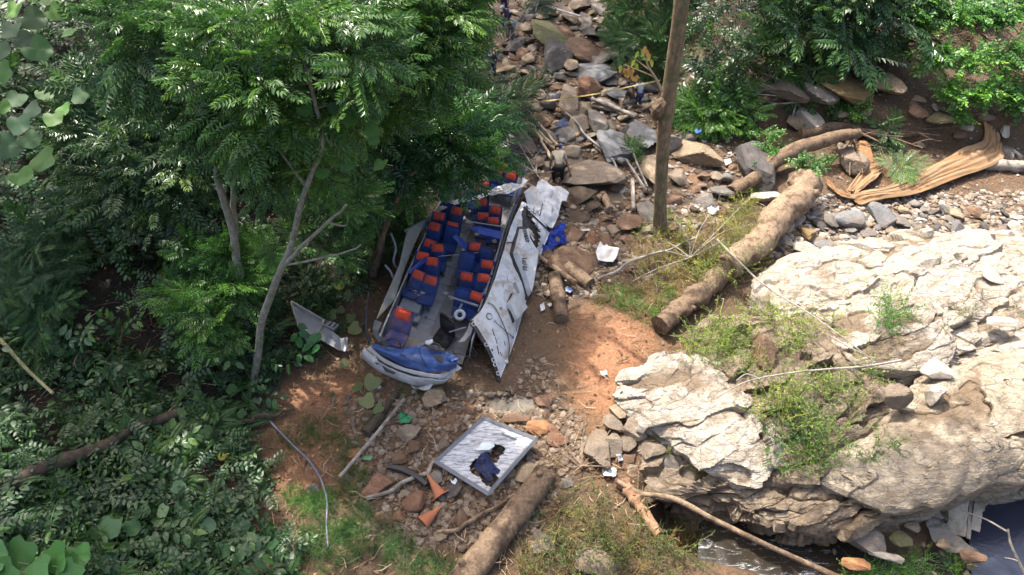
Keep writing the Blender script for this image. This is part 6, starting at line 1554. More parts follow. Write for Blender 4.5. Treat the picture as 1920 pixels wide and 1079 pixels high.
GREEN = dict(deep=(.034,.085,.030), mid=(.052,.125,.036), blue=(.046,.110,.046), fresh=(.070,.18,.036), bright=(.082,.205,.042), lime=(.17,.27,.06), olive=(.12,.14,.045), teal=(.038,.100,.042), dull=(.052,.095,.042))
def plant(name, label, cat, clumps, col, mat=None, trunk=None, bark=None, per=13, group=None, leafpx=None, foliage='crown', limbs=True, scale=None, up=.15):
    """clumps: (px, py, z above ground sheet or ('h', metres above the ground), radius px, species[, n])"""
    C0 = []
    for cl in clumps:
        px, py, z, r, sp_ = cl[:5]; n = cl[5] if len(cl) > 5 else per
        if not isinstance(z, tuple): c = P(px, py, z)
        elif z[0] == 'y': c = PV(px, py, z[1] + random.uniform(-.5, .5))
        else:
            c = G(px, max(py, 4)); yy = py
            for _ in range(3): b = G(px, yy); yy = py + z[1]*.86/mpp(b)
            c = G(px, yy) + [0, 0, z[1]]
        C0.append((c, r*mpp(c), sp_, n))
    base = trunk[0][0][0] if trunk else np.array([C0[0][0][0], C0[0][0][1], float(H(C0[0][0][0], C0[0][0][1]))])
    t = thing(name, tuple(base), label, cat, group); bpy.context.view_layer.update()
    mb = MB()
    for c, r, sp_, n in C0:
        s = scale if scale else 1.0; crown(mb, c, r, n, sp_, s*random.uniform(.85,1.15)*(mpp(c)/.0150)**.85, up=up, tone=random.uniform(-.13,.17))
    o = mesh_in(mb, foliage, mat or LEAF, t); o.color = (*[x*random.uniform(.93,1.07) for x in GREEN[col]], 1) if isinstance(col, str) else (*col, 1)
    if trunk:
        allp = []
        for path, rad in trunk:
            Cc = spline(path, 40); Cc = Cc + .03*np.stack([vn(np.stack([np.linspace(0,8,40), np.full(40,k*2.2), np.zeros(40)],-1), 5) for k in range(3)], -1); mbt = MB(); add_tube(mbt, Cc, np.interp(np.linspace(0,1,40), np.linspace(0,1,len(rad)), rad), 9, rough=.12); mesh_in(mbt, 'trunk', bark or bk_lich, t, True); allp.append(Cc)
        A_ = np.concatenate(allp)
    else: A_ = base[None]
    if limbs:
        mbl = MB()
        for c, r, sp_, n in C0:
            i = int(np.argmin(np.linalg.norm((A_ - c)*[1,1,.6], axis=1))); a = A_[i]; m_ = (a+c)/2 + rng.normal(size=3)*.15 - [0,0,.1]
            add_tube(mbl, spline([a, m_, c], 12), np.linspace(.035 if trunk else .02, .01, 12)*(r**.3), 5)
            for _ in range(5): e = c + rng.normal(size=3)*r*.4; add_tube(mbl, spline([c, (c+e)/2+rng.normal(size=3)*.06, e], 6), np.linspace(.012,.005,6), 4)
        mesh_in(mbl, 'limb' if trunk else 'stem', bark or bk_brown, t)
    return t
def vtrunk(pts, radpx, ybase=None, lean=0):
    """a standing trunk through photo pixels, rising from the ground under the first one"""
    q0 = G(*pts[0]); out = [q0]
    for (x, y) in pts[1:]: out.append(PV(x, y, q0[1] + lean*(pts[0][1]-y)/100.))
    return out, [r*mpp(o) for r, o in zip(radpx, out)]
# ------------------------------------------------------------------ trees and shrubs, left side
m_slim = vtrunk([(476,716),(484,660),(490,600),(512,540),(530,500),(546,455),(563,378),(585,319),(604,270),(590,200),(578,140)], [7.5,7,7,7,6.5,6,5.5,5,4.5,4,3])
fork = [PV(530,500,m_slim[0][0][1]), PV(560,470,m_slim[0][0][1]-.2), PV(612,418,m_slim[0][0][1]-.4), PV(650,385,m_slim[0][0][1]-.6)]
fork2 = [PV(528,497,m_slim[0][0][1]), PV(575,492,m_slim[0][0][1]-.3), PV(640,475,m_slim[0][0][1]-.5), PV(678,460,m_slim[0][0][1]-.7)]
plant('tree', 'slender pale-barked tree with forked crooked trunk standing left of the bus nose', 'tree',
 [(410,60,('y',13.6),85,'P'),(480,50,('y',13.6),85,'P'),(560,45,('y',13.6),90,'P'),(640,40,('y',13.6),90,'P'),(440,140,('y',13.6),80,'P'),(520,150,('y',13.6),85,'P'),(600,120,('y',13.6),85,'P'),(660,110,('y',13.6),80,'P'),(560,215,('y',13.6),70,'P'),(480,215,('y',13.6),70,'P'),(640,190,('y',13.6),75,'P'),(610,320,('y',13.0),55,'p',8),(650,380,('y',13.0),45,'p',7)],
 (.066,.155,.042), LEAFG, [m_slim, (fork, [.07,.05,.04,.03]), (fork2, [.035,.03,.025,.015])], bk_lich, per=14)
tb = vtrunk([(748,430),(752,330),(756,240),(766,150),(775,70),(780,20)], [9,8,7,7,6,5])
plant('tree', 'dark red-brown trunked tree whose glossy sunlit crown fills the top middle', 'tree',
 [(730,50,('y',17.8),85,'P'),(785,40,('y',17.8),80,'P'),(818,50,('y',18.6),80,'P'),(700,130,('y',17.8),75,'P'),(785,115,('y',17.8),75,'P'),(808,100,('y',18.6),50,'P'),(690,210,('y',17.8),70,'P'),(650,260,('y',17.8),65,'P'),(720,0,('y',17.8),80,'P'),(840,-10,('y',18.6),80,'P'),(828,10,('y',18.6),40,'P',9)],
 (.080,.175,.045), LEAFG, [tb], barkmat('red_brown_bark', (.12,.07,.05), (.20,.12,.08), (.08,.05,.035)), per=15)
tb = vtrunk([(700,520),(715,450),(735,390),(770,330)], [8,7,6,5])
plant('tree', 'leaning tree whose glossy feather-leaved sprays hang over the rear of the bus', 'tree',
 [(790,200,4.8,50,'P'),(845,235,4.6,50,'P'),(770,260,4.4,50,'P'),(830,275,4.2,45,'P',11),(868,262,4.2,34,'P',8),(884,300,3.8,26,'P',6),(825,312,3.8,32,'P',8),(765,312,3.8,38,'P',9),(715,280,4.2,36,'P',8),(690,330,3.4,26,'P',5),(690,300,4.4,50,'P')],
 (.050,.135,.045), LEAFG, [tb], bk_brown, per=13)
plant('tree', 'shaded fine-leaved tree reaching over the people at the top left of the streambed', 'tree',
 [(858,110,3.2,34,'p',7),(955,165,2.3,30,'p',7),(905,190,2.6,34,'p',8),(985,165,2.1,16,'p',4),(950,200,2.2,32,'p',8),(890,225,3.0,34,'p',8),(985,200,1.9,16,'p',4),(1000,5,3.0,24,'p',5),(850,60,3.6,28,'P',6),(855,190,3.4,45,'P')],
 'dull', LEAF, [vtrunk([(862,240),(870,180),(890,120)], [6,5,4])], bk_brown, per=12, scale=.9)
t1 = vtrunk([(458,610),(448,540),(442,470),(425,400),(405,330),(398,262)], [8,8,7.5,7,6,5]); t2 = ([PV(442,475,t1[0][0][1]), PV(438,400,t1[0][0][1]+.2), PV(434,330,t1[0][0][1]+.3), PV(428,255,t1[0][0][1]+.3)], [.085,.08,.07,.06])
plant('tree', 'tree with twin mossy trunks rising from the dark undergrowth left of the slender tree', 'tree',
 [(380,190,('y',15.2),80,'P'),(450,250,('y',15.2),65,'P'),(520,280,('y',15.2),60,'P'),(330,110,('y',15.2),85,'P'),(260,60,('y',15.2),85,'P'),(500,340,('y',15.2),50,'p',7),(540,330,('y',15.2),50,'P',8),(310,20,('y',15.2),85,'P'),(590,250,('y',15.2),55,'P'),(420,190,('y',15.2),60,'P')],
 (.058,.135,.045), LEAF, [t1, t2], bk_lich, per=14)
plant('shrub', 'shrub with long feathery sprays flashing white in the sun at upper left', 'shrub',
 [(240,215,5.6,70,'P'),(320,225,5.6,65,'P'),(190,265,5.2,60,'P'),(280,280,5.2,70,'P'),(230,330,4.6,65,'P'),(330,315,4.8,65,'P'),(370,270,5.2,50,'P'),(190,180,5.6,45,'P',8),(300,380,4.0,55,'P')],
 'blue', LEAFG, None, per=14)
plant('shrub', 'dark shrub with plain oval leaves below the white-flashing sprays', 'shrub',
 [(150,350,4.4,60,'O'),(220,410,4.0,65,'O'),(290,440,3.8,60,'O'),(120,420,4.0,60,'O'),(350,430,3.6,50,'O'),(60,380,4.4,60,'O'),(200,480,3.2,50,'O',8),(350,380,4.2,50,'O'),(30,440,3.8,60,'O'),(400,440,3.4,40,'O',8)],
 'teal', LEAF, None, per=15)
plant('shrub', 'deep green top-left shrub mass with small leaves behind the round-leaved vine', 'shrub',
 [(60,60,6.4,80,'O'),(140,40,6.6,80,'O'),(200,110,6.2,75,'O'),(130,130,5.8,70,'o'),(60,160,5.4,70,'O'),(200,20,6.8,70,'O'),(110,230,5.2,70,'O'),(40,260,5.0,70,'O'),(150,280,5.0,50,'O'),(20,330,4.6,60,'O'),(-20,100,6.0,70,'O')],
 'deep', LEAF, None, per=15)
plant('shrub', 'fine mimosa-like shrub with flat ferny sprays at the left edge', 'shrub',
 [(50,480,3.6,55,'M'),(100,520,3.2,50,'M'),(80,580,2.8,50,'M'),(30,560,3.0,50,'M'),(20,630,2.4,40,'M',7),(100,440,3.8,45,'M'),(75,620,2.5,40,'M',8)],
 'teal', LEAF, None, per=14)
plant('shrub', 'bright green young pinnate shrub in front of the twin trunks', 'shrub',
 [(370,500,2.9,48,'p'),(410,530,2.6,48,'p'),(440,480,3.0,36,'p',9),(390,580,2.2,42,'p'),(350,550,2.4,40,'p'),(450,545,2.4,30,'p',7),(500,470,3.2,26,'p',5),(420,620,1.9,30,'p',6)],
 'fresh', LEAF, None, per=15, scale=1.15)
plant('shrub', 'broad-leaved dark shrub in the hollow below the oval-leaved shrub', 'shrub',
 [(260,560,2.5,46,'O'),(330,600,2.2,45,'O'),(230,620,2.2,36,'G',4),(300,520,2.8,50,'O'),(380,650,1.6,40,'O')], 'teal', LEAF, None, per=9)
plant('shrub', 'glossy large-leaved plant hanging over the hollow left of the slender trunk', 'shrub', [(390,650,1.9,32,'G',4),(420,640,1.8,24,'G',3)], 'mid', LEAFG, None, per=4)
plant('shrub', 'large dark-leaved shrub at the left edge beside the pale bare stem', 'shrub',
 [(150,660,2.2,55,'G',8),(90,690,2.0,45,'G',6),(230,690,1.8,40,'G',6),(20,700,1.8,50,'O',9),(190,730,1.4,40,'O',8)], 'teal', LEAF, None, per=8)
plant('shrub', 'shrub of drooping sprays growing behind the left side of the bus', 'shrub',
 [(560,420,2.9,48,'p'),(610,460,2.5,50,'p',9),(640,425,2.6,40,'p',9),(640,520,1.6,40,'o',8),(570,520,1.9,42,'o',8),(700,340,3.0,50,'P',9)], 'mid', LEAF, None, per=11)
plant('shrub', 'low dark shrub pressed against the left side of the bus', 'shrub', [(735,410,('h',.8),34,'p'),(705,450,('h',.7),34,'p'),(690,400,('h',.9),36,'P',8),(750,375,('h',.9),26,'p',7),(715,500,('h',.4),26,'o'),(660,480,('h',.6),36,'o')], 'dull', LEAF, None, per=10)
# ferns and undergrowth plants one can tell apart
for i, (px, py, s, lab) in enumerate([(275,865,1.15,'largest fern in the lower left undergrowth, above the pale heart-shaped leaves'), (335,850,.85,'smaller fern just right of the largest fern'), (300,930,1.0,'fern below the largest fern in the lower left'), (70,990,1.0,'fern at the lower left corner behind the big bright leaves'),
      (180,985,.9,'narrow fern left of the pale green leaves at the bottom'), (60,860,.8,'low fern beside the dark rotting trunk at the left edge'), (505,770,.55,'little fern at the edge of the bare red earth'), (150,800,.8,'fern in deep shade above the dark rotting trunk'), (440,960,.6,'small fern beside the large flat ochre stone'), (560,660,.6,'fern at the foot of the grey body panel'), (250,770,.7,'fern growing over the upper end of the dark trunk'), (1330,235,.9,'fern at the foot of the right-hand forest beside the leaning trunk')]):
    q = G(px, py); t = thing('fern', tuple(q), lab, 'fern', None, random.uniform(0, 6)); T = SPEC['F'][i % 3]; mb = MB(); mb.add(T[0]*s*1.0, T[1], 0, np.clip(T[2], 0, 1)); o = mb.obj('fronds', LEAF, t); o.color = (*GREEN['fresh' if i < 5 else 'mid'], 1); t['label'] = lab
    mb = MB(); add_tube(mb, [(0,0,-.05),(0,0,.08)], .03, 6); mb.obj('rootstock', bk_dark, t)
# large leaves counted singly: the round-leaved vine and the heart-leaved herbs
def leafy(name, label, cat, leaves, spec, col, mat, zfn, size, stalk=.35, tilt=.35, yawr=3.14, colf=None, vein=True):
    q0 = zfn(*leaves[0][:2]); base = np.array([q0[0], q0[1], float(H(q0[0], q0[1]))]); t = thing(name, tuple(base), label, cat); bpy.context.view_layer.update()
    Ms = []
    for k in range(3):
        V, F = lfround(1, .98, 16, 3 if spec == 'lobed' else 2, .10 if spec == 'lobed' else .03, .08+.03*k) if spec != 'ovate' else lf8(1, .62, wav=.015, heart=.05)
        mb = MB(); mb.add(V, F, 0, .45+.1*k); me = mb.mesh('leaf', mat, True); Ms.append(me)
    for i, (px, py, s) in enumerate(leaves):
        p = zfn(px, py); o = link('leaf', Ms[i % 3], t); L0 = s*mpp(p); a = -math.pi/2 + random.uniform(-yawr, yawr)*.5
        d = np.array([math.cos(a), math.sin(a), -random.uniform(.1,.5)]); Rm = frame(d, [random.uniform(-tilt,tilt), random.uniform(-tilt,tilt)-.3, 1]); o.matrix_world = t.matrix_world @ Matrix.Translation(Vector(p - d*L0*.45 - base)) @ Matrix((Rm*L0).tolist()).to_4x4()
        o.parent = t; o.matrix_parent_inverse = Matrix(); loc = Matrix.Translation(Vector(p - d/np.linalg.norm(d)*L0*.45 - base)) @ Matrix((Rm*L0).tolist()).to_4x4(); o.matrix_basis = loc
        c = GREEN[col] if colf is None else colf(i); f = random.uniform(.8,1.2); o.color = (c[0]*f, c[1]*f, c[2]*f, 1)
        e = p - d*L0*.45; g = e + np.array([random.uniform(-.2,.2), .3, -stalk]); mbs = MB(); add_tube(mbs, spline([g, (g+e)/2+rng.normal(size=3)*.05, e], 6), .006, 4); mesh_in(mbs, 'stalk', bk_bamboo, t)
    return t
VL = [(85,-5,46),(60,35,50),(20,55,44),(105,22,40),(8,135,44),(70,92,52),(45,75,40),(108,150,42),(145,148,40),(30,185,38),(35,232,46),(5,200,30),(85,175,34),(55,262,40),(10,275,54),(82,300,54),(40,330,44),(150,180,34),(62,205,36),(100,222,38),(120,205,30),(2,95,40),(150,110,34),(25,18,40),(130,60,36)]
leafy('vine', 'climbing vine with large rounded lobed leaves at the top left corner', 'vine', VL, 'lobed', 'mid', LEAFS, lambda x, y: P(x, y, 7.2 - y*.0045), 1, colf=lambda i: [(.075,.19,.035),(.04,.11,.04),(.03,.085,.04),(.09,.21,.035)][i % 4])
VL2 = [(random.uniform(555,720), random.uniform(130,330), random.uniform(24,34)) for _ in range(26)]
leafy('vine', 'vine with rounded mid-green leaves climbing the slender tree', 'vine', VL2, 'lobed', 'fresh', LEAFS, lambda x, y: PV(x, y, 12.9), 1, colf=lambda i: [(.06,.15,.06),(.08,.19,.05)][i % 2])
HL = [(222,990,42),(262,988,34),(318,958,26),(345,915,28),(352,955,36),(300,1018,36),(330,1045,40),(250,1030,30),(205,1020,30),(400,985,30),(460,988,40),(475,1015,26),(420,905,24),(385,965,34),(365,1000,26),(280,960,28),(430,1030,30),(380,1045,30),(345,890,24),(440,940,30)]
leafy('herb', 'sprawling herb with pale heart-shaped leaves at lower left', 'herb', HL, 'heart', 'dull', LEAFS, lambda x, y: G(x, y+18, .45), 1, colf=lambda i: [(.10,.20,.11),(.045,.12,.05),(.13,.22,.13)][i % 3], stalk=.4)
BL = [(20,1062,70),(80,1050,60),(140,1060,62),(110,1085,60),(180,1055,50),(50,1090,60),(165,1085,50),(-5,1085,50)]
leafy('herb', 'bright large-leaved herb filling the bottom left corner', 'herb', BL, 'lobed', 'fresh', LEAFS, lambda x, y: G(x, y+25, .9), 1, colf=lambda i: (.055,.17,.045), stalk=.8)
ML = [(270,790,24),(300,775,22),(330,800,22),(380,770,26),(410,790,24),(360,830,28),(345,780,22),(395,815,26),(300,840,20),(420,760,20),(240,800,20),(375,745,22),(460,780,20),(230,760,18),(440,735,22)]
leafy('herb', 'round-leaved herb growing along the dark rotting trunk', 'herb', ML, 'heart', 'mid', LEAFS, lambda x, y: G(x, y+10, .35), 1)
WL = [(700,725,32),(672,735,22),(690,760,30),(712,775,24),(648,690,18),(625,600,22),(640,590,18),(660,605,22),(668,625,26),(655,560,18),(610,560,18),(600,585,16)]
leafy('herb', 'wilting herb with dry yellow-green leaves around the bus nose', 'herb', WL, 'lobed', 'olive', LEAFS, lambda x, y: G(x, y, .22), 1, colf=lambda i: [(.20,.22,.10),(.12,.17,.07)][i % 2], stalk=.1)
leafy('herb', 'fresh green leafy plant growing over the grey body panel', 'herb', [(580,645,26),(595,655,28),(570,660,26),(585,668,26),(600,672,24),(560,650,22),(575,630,20),(605,650,22),(588,690,22),(570,690,20)], 'ovate', 'mid', LEAF, lambda x, y: G(x, y+12, .7), 1, colf=lambda i: (.05,.17,.06), stalk=.5)
leafy('leaf', 'single yellow leaf caught in the shade left of the bus', 'leaf', [(640,543,20)], 'heart', 'lime', LEAFS, lambda x, y: G(x, y+12, .5), 1, colf=lambda i: (.50,.48,.06), stalk=.1)
leafy('leaf', 'single yellow leaf among the undergrowth at lower left', 'leaf', [(419,857,18)], 'heart', 'lime', LEAFS, lambda x, y: G(x, y+6, .2), 1, colf=lambda i: (.50,.46,.08), stalk=.1)

# ------------------------------------------------------------------ right side
tk = vtrunk([(1238,432),(1238,380),(1240,310),(1248,230),(1258,140),(1270,60),(1281,-20),(1292,-90),(1305,-170)], [14,12,12,14,14,14.5,15,15.5,16])
tree_right = plant('tree', 'tall leaning flaky-barked trunk crossing the picture top to middle right of the streambed', 'tree',
 [(1300,-235,13.2,110,'P',16),(1380,-260,13.6,120,'P',16),(1200,-280,13.4,110,'P',14)], 'mid', LEAF, [tk], bk_trunk, per=14, limbs=True)
bs = [PV(1247,215,tk[0][0][1]), PV(1240,205,tk[0][0][1]-.1), PV(1232,196,tk[0][0][1]-.12)]
mb = MB(); V, F = ICO[3]; c0 = PV(1237,205,tk[0][0][1]-.05); s = mpp(c0); W = V*[14*s,14*s,25*s]; W = W*(1+.25*fbm(V*3,3,3))[:,None]; mb.add(W @ roty(.3).T + c0, F); mesh_in(mb, 'burl', bk_brown, tree_right)
br = [PV(1242,172,tk[0][0][1]-.15), PV(1228,145,tk[0][0][1]-.3), PV(1214,122,tk[0][0][1]-.4), PV(1212,98,tk[0][0][1]-.45)]
mb = MB(); add_tube(mb, spline(br, 16), np.linspace(.05,.02,16), 6); add_tube(mb, spline([br[1], PV(1205,135,br[1][1]-.1), PV(1172,122,br[1][1]-.2)], 10), np.linspace(.03,.012,10), 5); add_tube(mb, spline([br[1]*.5+br[2]*.5, PV(1200,118,br[1][1]), PV(1188,108,br[1][1])], 10), np.linspace(.025,.01,10), 5); mesh_in(mb, 'side_branch', bk_bamboo, tree_right)
Me = []
V, F = lf8(1, .5); mb = MB(); mb.add(V, F, 0, .5); me = mb.mesh('leaf', LEAFS)
for px, py in ((1204,92),(1212,92),(1197,96),(1218,100),(1221,112),(1164,122),(1170,128),(1176,130),(1182,134),(1187,128),(1180,124),(1190,112),(1195,140),(1192,118),(1184,140),(1210,86)):
    o = link('leaf', me, tree_right); p = PV(px, py, br[1][1]-.2); L0 = 15*mpp(p); d = np.array([random.uniform(-.5,.5), -.5, -1.]); M_ = Matrix.Translation(Vector(p)) @ Matrix((frame(d, [random.uniform(-.4,.4), -1, .3])*L0).tolist()).to_4x4(); o.matrix_basis = tree_right.matrix_world.inverted() @ M_; o.color = random.choice([(.28,.28,.06,1),(.20,.25,.06,1),(.35,.20,.08,1)])
def rsh(lab, cl, col, mat=None, **k): return plant('shrub', lab, 'shrub', cl, col, mat, **k)
H_ = lambda m: ('h', m)
rsh('dark shrub at the top between streambed and leaning trunk', [(1190,20,H_(2.2),60,'p'),(1230,70,H_(1.8),50,'p'),(1180,75,H_(1.6),36,'p',9),(1195,-20,H_(3),60,'P'),(1215,120,H_(1.1),34,'p',9),(1172,110,H_(.9),20,'o',6)], 'mid', per=16)
rsh('tall dark forest-edge shrub with drooping lance leaves just right of the leaning trunk', [(1320,20,H_(3.4),70,'D'),(1390,30,H_(3.2),70,'D'),(1330,90,H_(2.5),65,'D'),(1400,100,H_(2.3),60,'D'),(1300,140,H_(1.7),45,'D'),(1360,150,H_(1.6),48,'D'),(1430,110,H_(1.8),40,'D'),(1430,50,H_(2.6),50,'D'),(1300,60,H_(2.8),40,'D'),(1350,-40,H_(4.2),90,'D')], 'deep', LEAFG, per=20)
rsh('bluish feathery shrub at the top right edge behind the boulders', [(1490,10,H_(3.0),65,'P'),(1560,20,H_(2.8),65,'P'),(1500,70,H_(2.0),45,'P'),(1570,75,H_(2.0),45,'P'),(1630,50,H_(2.2),50,'P'),(1460,60,H_(2.2),40,'D'),(1620,0,H_(3.0),55,'P'),(1530,-40,H_(3.8),80,'P')], 'blue', LEAFG, per=13)
rsh('bright green dense shrub in the top right corner', [(1960,90,H_(2),60,'o'),(1690,60,H_(2.6),48,'o'),(1740,45,H_(2.8),55,'o'),(1800,50,H_(2.9),60,'o'),(1860,40,H_(2.9),60,'o'),(1920,60,H_(2.8),60,'o'),(1720,115,H_(1.9),48,'o'),(1780,120,H_(2.1),58,'o'),(1850,115,H_(2.2),58,'o'),(1910,130,H_(2.1),52,'o'),(1760,175,H_(1.3),44,'o'),(1820,175,H_(1.4),50,'o'),(1880,190,H_(1.3),48,'o'),(1690,30,H_(3),40,'o'),(1790,215,H_(.7),24,'o',9),(1920,205,H_(1.2),30,'o',9)], 'bright', LEAF, per=50, scale=1.5)
rsh('dark shrub along the top right edge behind the bright shrub', [(1700,0,H_(2.5),80,'O'),(1790,-5,H_(2.5),80,'O'),(1880,-5,H_(2.5),80,'O'),(1640,20,H_(2.4),60,'O'),(1950,20,H_(2.5),70,'O')], 'deep', per=26)
rsh('low bright feathery bush at the foot of the leaning trunk, right side', [(1300,205,H_(.7),34,'p'),(1340,195,H_(.9),38,'p'),(1320,225,H_(.4),30,'p'),(1290,230,H_(.35),22,'o'),(1365,215,H_(.6),28,'p'),(1375,185,H_(.9),22,'p',8)], 'fresh', LEAF, per=15)
rsh('creeper with small leaves covering the dark upright slab', [(1400,245,H_(.5),30,'o'),(1425,275,H_(.9),26,'o'),(1445,290,H_(.8),22,'o'),(1410,318,H_(.4),16,'o',7),(1395,232,H_(.4),24,'O',5),(1440,255,H_(.6),22,'o')], 'fresh', LEAF, per=12)
rsh('bright leafy clump growing on the upper end of the thick fallen log', [(1505,300,1.7,24,'o',22),(1530,315,1.6,22,'o',18),(1550,300,1.6,13,'o',7),(1520,328,1.3,14,'o',7)], 'fresh', LEAF, per=16, scale=1.15)
rsh('bright herb patch above the thick log, in front of the ochre rock', [(1560,210,H_(.35),26,'o',20),(1600,215,H_(.35),24,'o',18),(1580,200,H_(.4),20,'o',12),(1620,190,H_(.35),13,'o',8)], 'bright', LEAF, per=16)
rsh('pale sprig hanging over the earth bank', [(1645,240,H_(.4),22,'p',6),(1660,255,H_(.3),18,'p',5),(1680,310,.8,18,'p',5),(1665,235,H_(.3),14,'p',4)], (.12,.20,.10), LEAF, per=5, scale=.75)
rsh('small green sprig by the puddle above the short grey stick', [(1186,290,H_(.1),13,'p',7)], 'fresh', LEAF, per=5, limbs=False)
rsh('rosette of lance leaves between the humped boulders on the right bank', [(1553,133,H_(.35),16,'O',7),(1480,135,H_(.6),18,'p',6)], 'fresh', LEAF, per=5)

# weeds: soft bushes of fine leaves, each a plant
def weed(lab, cl, col, spec='s', n=60, hgt=.0, name='weed', zf=None, sc=1.0, mat=None, stuff=False):
    mb = MB(); base = None
    for (px, py, r, z) in cl:
        k = int(n*(r/40.)**1.6); a = rng.uniform(0, 6.28, k); rr = np.sqrt(rng.random(k)); X_ = px + rr*np.cos(a)*r; Y_ = py + rr*np.sin(a)*r*.75
        O = GV(X_, Y_) if z is None else np.array([P(x, y, z) for x, y in zip(X_, Y_)])
        if z is not None: O[:, 2] -= .1
        X = rng.normal(size=(k,3))*[1,1,.15]; Z = np.tile([0,0,1.],(k,1)) + rng.normal(size=(k,3))*.25
        scatter(mb, spec, O, X, Z, sc*rng.uniform(.6,1.25,k), rng.uniform(-.2,.22,k)); base = O[0] if base is None else base
    o = mb.obj(name, mat or LEAFS); o.color = (*GREEN[col], 1) if isinstance(col, str) else (*col, 1)
    return tag(o, lab, name, kind='stuff' if stuff else None)
weed('large bright weed cushion at the left of the sunlit rock', [(1330,640,36,.75),(1365,665,36,.9),(1310,655,24,.7),(1350,610,24,.7),(1390,640,34,.95),(1410,690,26,1.0)], (.17,.24,.07), 's', 19, sc=1.7)
weed('bright weeds around the upright brown rock in the middle of the rock hump', [(1440,600,34,.95),(1490,610,34,1.1),(1540,600,28,1.1),(1480,650,26,1.1),(1400,595,24,.8)], (.18,.25,.08), 's', 14, sc=1.6)
weed('long-stemmed bright weeds spilling down the hump between the pale rocks', [(1460,730,42,1.1),(1520,720,42,1.15),(1430,760,32,1.0),(1500,770,40,1.0),(1560,720,32,1.15),(1600,740,26,1.2),(1620,690,26,1.25)], (.17,.24,.08), 's', 12, sc=1.7)
weed('greener leafy weeds hanging over the dark edge below the hump', [(1500,820,40,.75),(1540,850,34,.65),(1490,870,30,.5),(1550,800,30,.85),(1460,830,24,.7),(1640,850,20,.9),(1700,855,12,1.0)], (.09,.17,.055), 's', 19, sc=1.6)
weed('feathery upright weed against the pale boulder', [(1660,600,22,1.7),(1680,580,16,1.7),(1660,560,16,1.7)], 'fresh', 'w', 34, sc=.9)
weed('thin weed on the upper sunlit rock near the right edge', [(1820,580,20,1.4),(1840,560,14,1.4),(1780,620,12,1.5),(1905,580,12,1.3),(1600,555,10,1.3)], 'olive', 'w', 16, sc=.6, stuff=True)
weed('dry wispy yellow-green weeds between the leaning trunk and the thick log', [(1300,470,52,None),(1350,430,40,None),(1380,500,44,None),(1240,510,42,None),(1250,450,30,None),(1400,400,30,None),(1330,530,40,None),(1420,470,34,None)], (.20,.22,.085), 's', 16, sc=1.6, stuff=True)
weed('wispy green weeds growing over the middle of the fallen logs', [(1400,450,30,.85),(1360,490,34,.8),(1330,520,30,.7),(1420,420,22,.9)], (.16,.21,.07), 's', 20, sc=1.6, stuff=True)
weed('thin bright grass at the foot of the leaning trunk', [(1240,410,26,None),(1275,430,24,None),(1210,440,20,None),(1390,395,22,None),(1400,370,18,None)], 'lime', 't', 20, sc=.9, stuff=True)
weed('straw-coloured dry grass under the wispy weeds', [(1300,500,70,None),(1240,560,50,None),(1360,440,50,None),(1150,560,36,None),(1220,470,40,None)], (.26,.20,.10), 't', 30, sc=.8, stuff=True)
weed('low green herbs on the slope above the red earth', [(1180,570,34,None),(1220,590,28,None),(1150,560,24,None),(1250,560,26,None)], 'fresh', 's', 40, stuff=True)
weed('dry twiggy weeds at the bottom between the thick log and the stream', [(1100,960,60,None),(1170,1010,60,None),(1060,1010,50,None),(1220,1050,60,None),(1120,1060,60,None),(1280,1020,44,None),(1010,1060,50,None)], (.085,.12,.045), 's', 8, sc=1.5, stuff=True)
weed('straw and dry stalks at the bottom beside the stream', [(1120,1000,80,None),(1220,1040,70,None),(1020,1050,60,None),(1280,1000,40,None)], (.22,.17,.09), 't', 12, sc=.9, stuff=True)
weed('green weeds at the foot of the ledge by the bottom right water', [(1720,1060,40,-1.1),(1650,1075,30,-1.1),(1800,1060,30,-1.2),(1600,1080,24,-1.1)], 'fresh', 's', 30, stuff=True)
weed('grass sprigs hanging on the face of the left sunlit boulder', [(1240,840,22,.2),(1310,880,20,.1),(1250,810,12,.5)], 'olive', 't', 26, sc=.6, stuff=True)
# grass patches
weed('green grassy patch at the bottom centre left', [(640,960,60,None),(700,1010,60,None),(620,1040,60,None),(760,1050,50,None),(660,900,34,None),(560,1020,50,None),(820,1070,40,None)], 'mid', 't', 46, name='grass', sc=.6, stuff=True)
weed('bright sunlit grass beside the hose', [(575,950,30,None),(600,935,26,None),(550,930,20,None),(640,1000,30,None)], 'bright', 't', 90, name='grass', sc=.5, stuff=True)
weed('grass tufts scattered over the dark earth', [(610,800,44,None),(640,840,36,None),(560,820,36,None),(700,790,20,None),(620,750,16,None),(790,740,16,None),(750,740,14,None),(1000,960,26,None),(760,700,10,None)], 'mid', 't', 40, name='grass', sc=.5, stuff=True)
# undergrowth that nobody could count, by kind
def under(poly, n, spec, col, lab, sc, hz=(.05,.5), mat=None, name='undergrowth'):
    xs = [p[0] for p in poly]; ys = [p[1] for p in poly]; Q = []
    while len(Q) < n:
        x, y = random.uniform(min(xs), max(xs)), random.uniform(min(ys), max(ys))
        if inside(x, y, poly) and not inside(x, y, [(120,505),(210,490),(330,520),(345,640),(290,680),(190,650),(110,640)]) and float(vn(np.array([x*.018, y*.024, len(lab)*.7]))) > -.02: Q.append((x, y))
    Q = np.array(Q); O = GV(Q[:, 0], Q[:, 1]); O[:, 2] += rng.uniform(*hz, n); X = rng.normal(size=(n,3))*[1,1,.25] + [0,-.2,.2]; Z = np.tile([0,-.25,1.],(n,1)) + rng.normal(size=(n,3))*.3
    mb = MB(); scatter(mb, spec, O, X, Z, sc*rng.uniform(.6,1.3,n)); o = mb.obj(name, mat or LEAF); o.color = (*(GREEN[col] if isinstance(col, str) else col), 1); return tag(o, lab, name, kind='stuff')
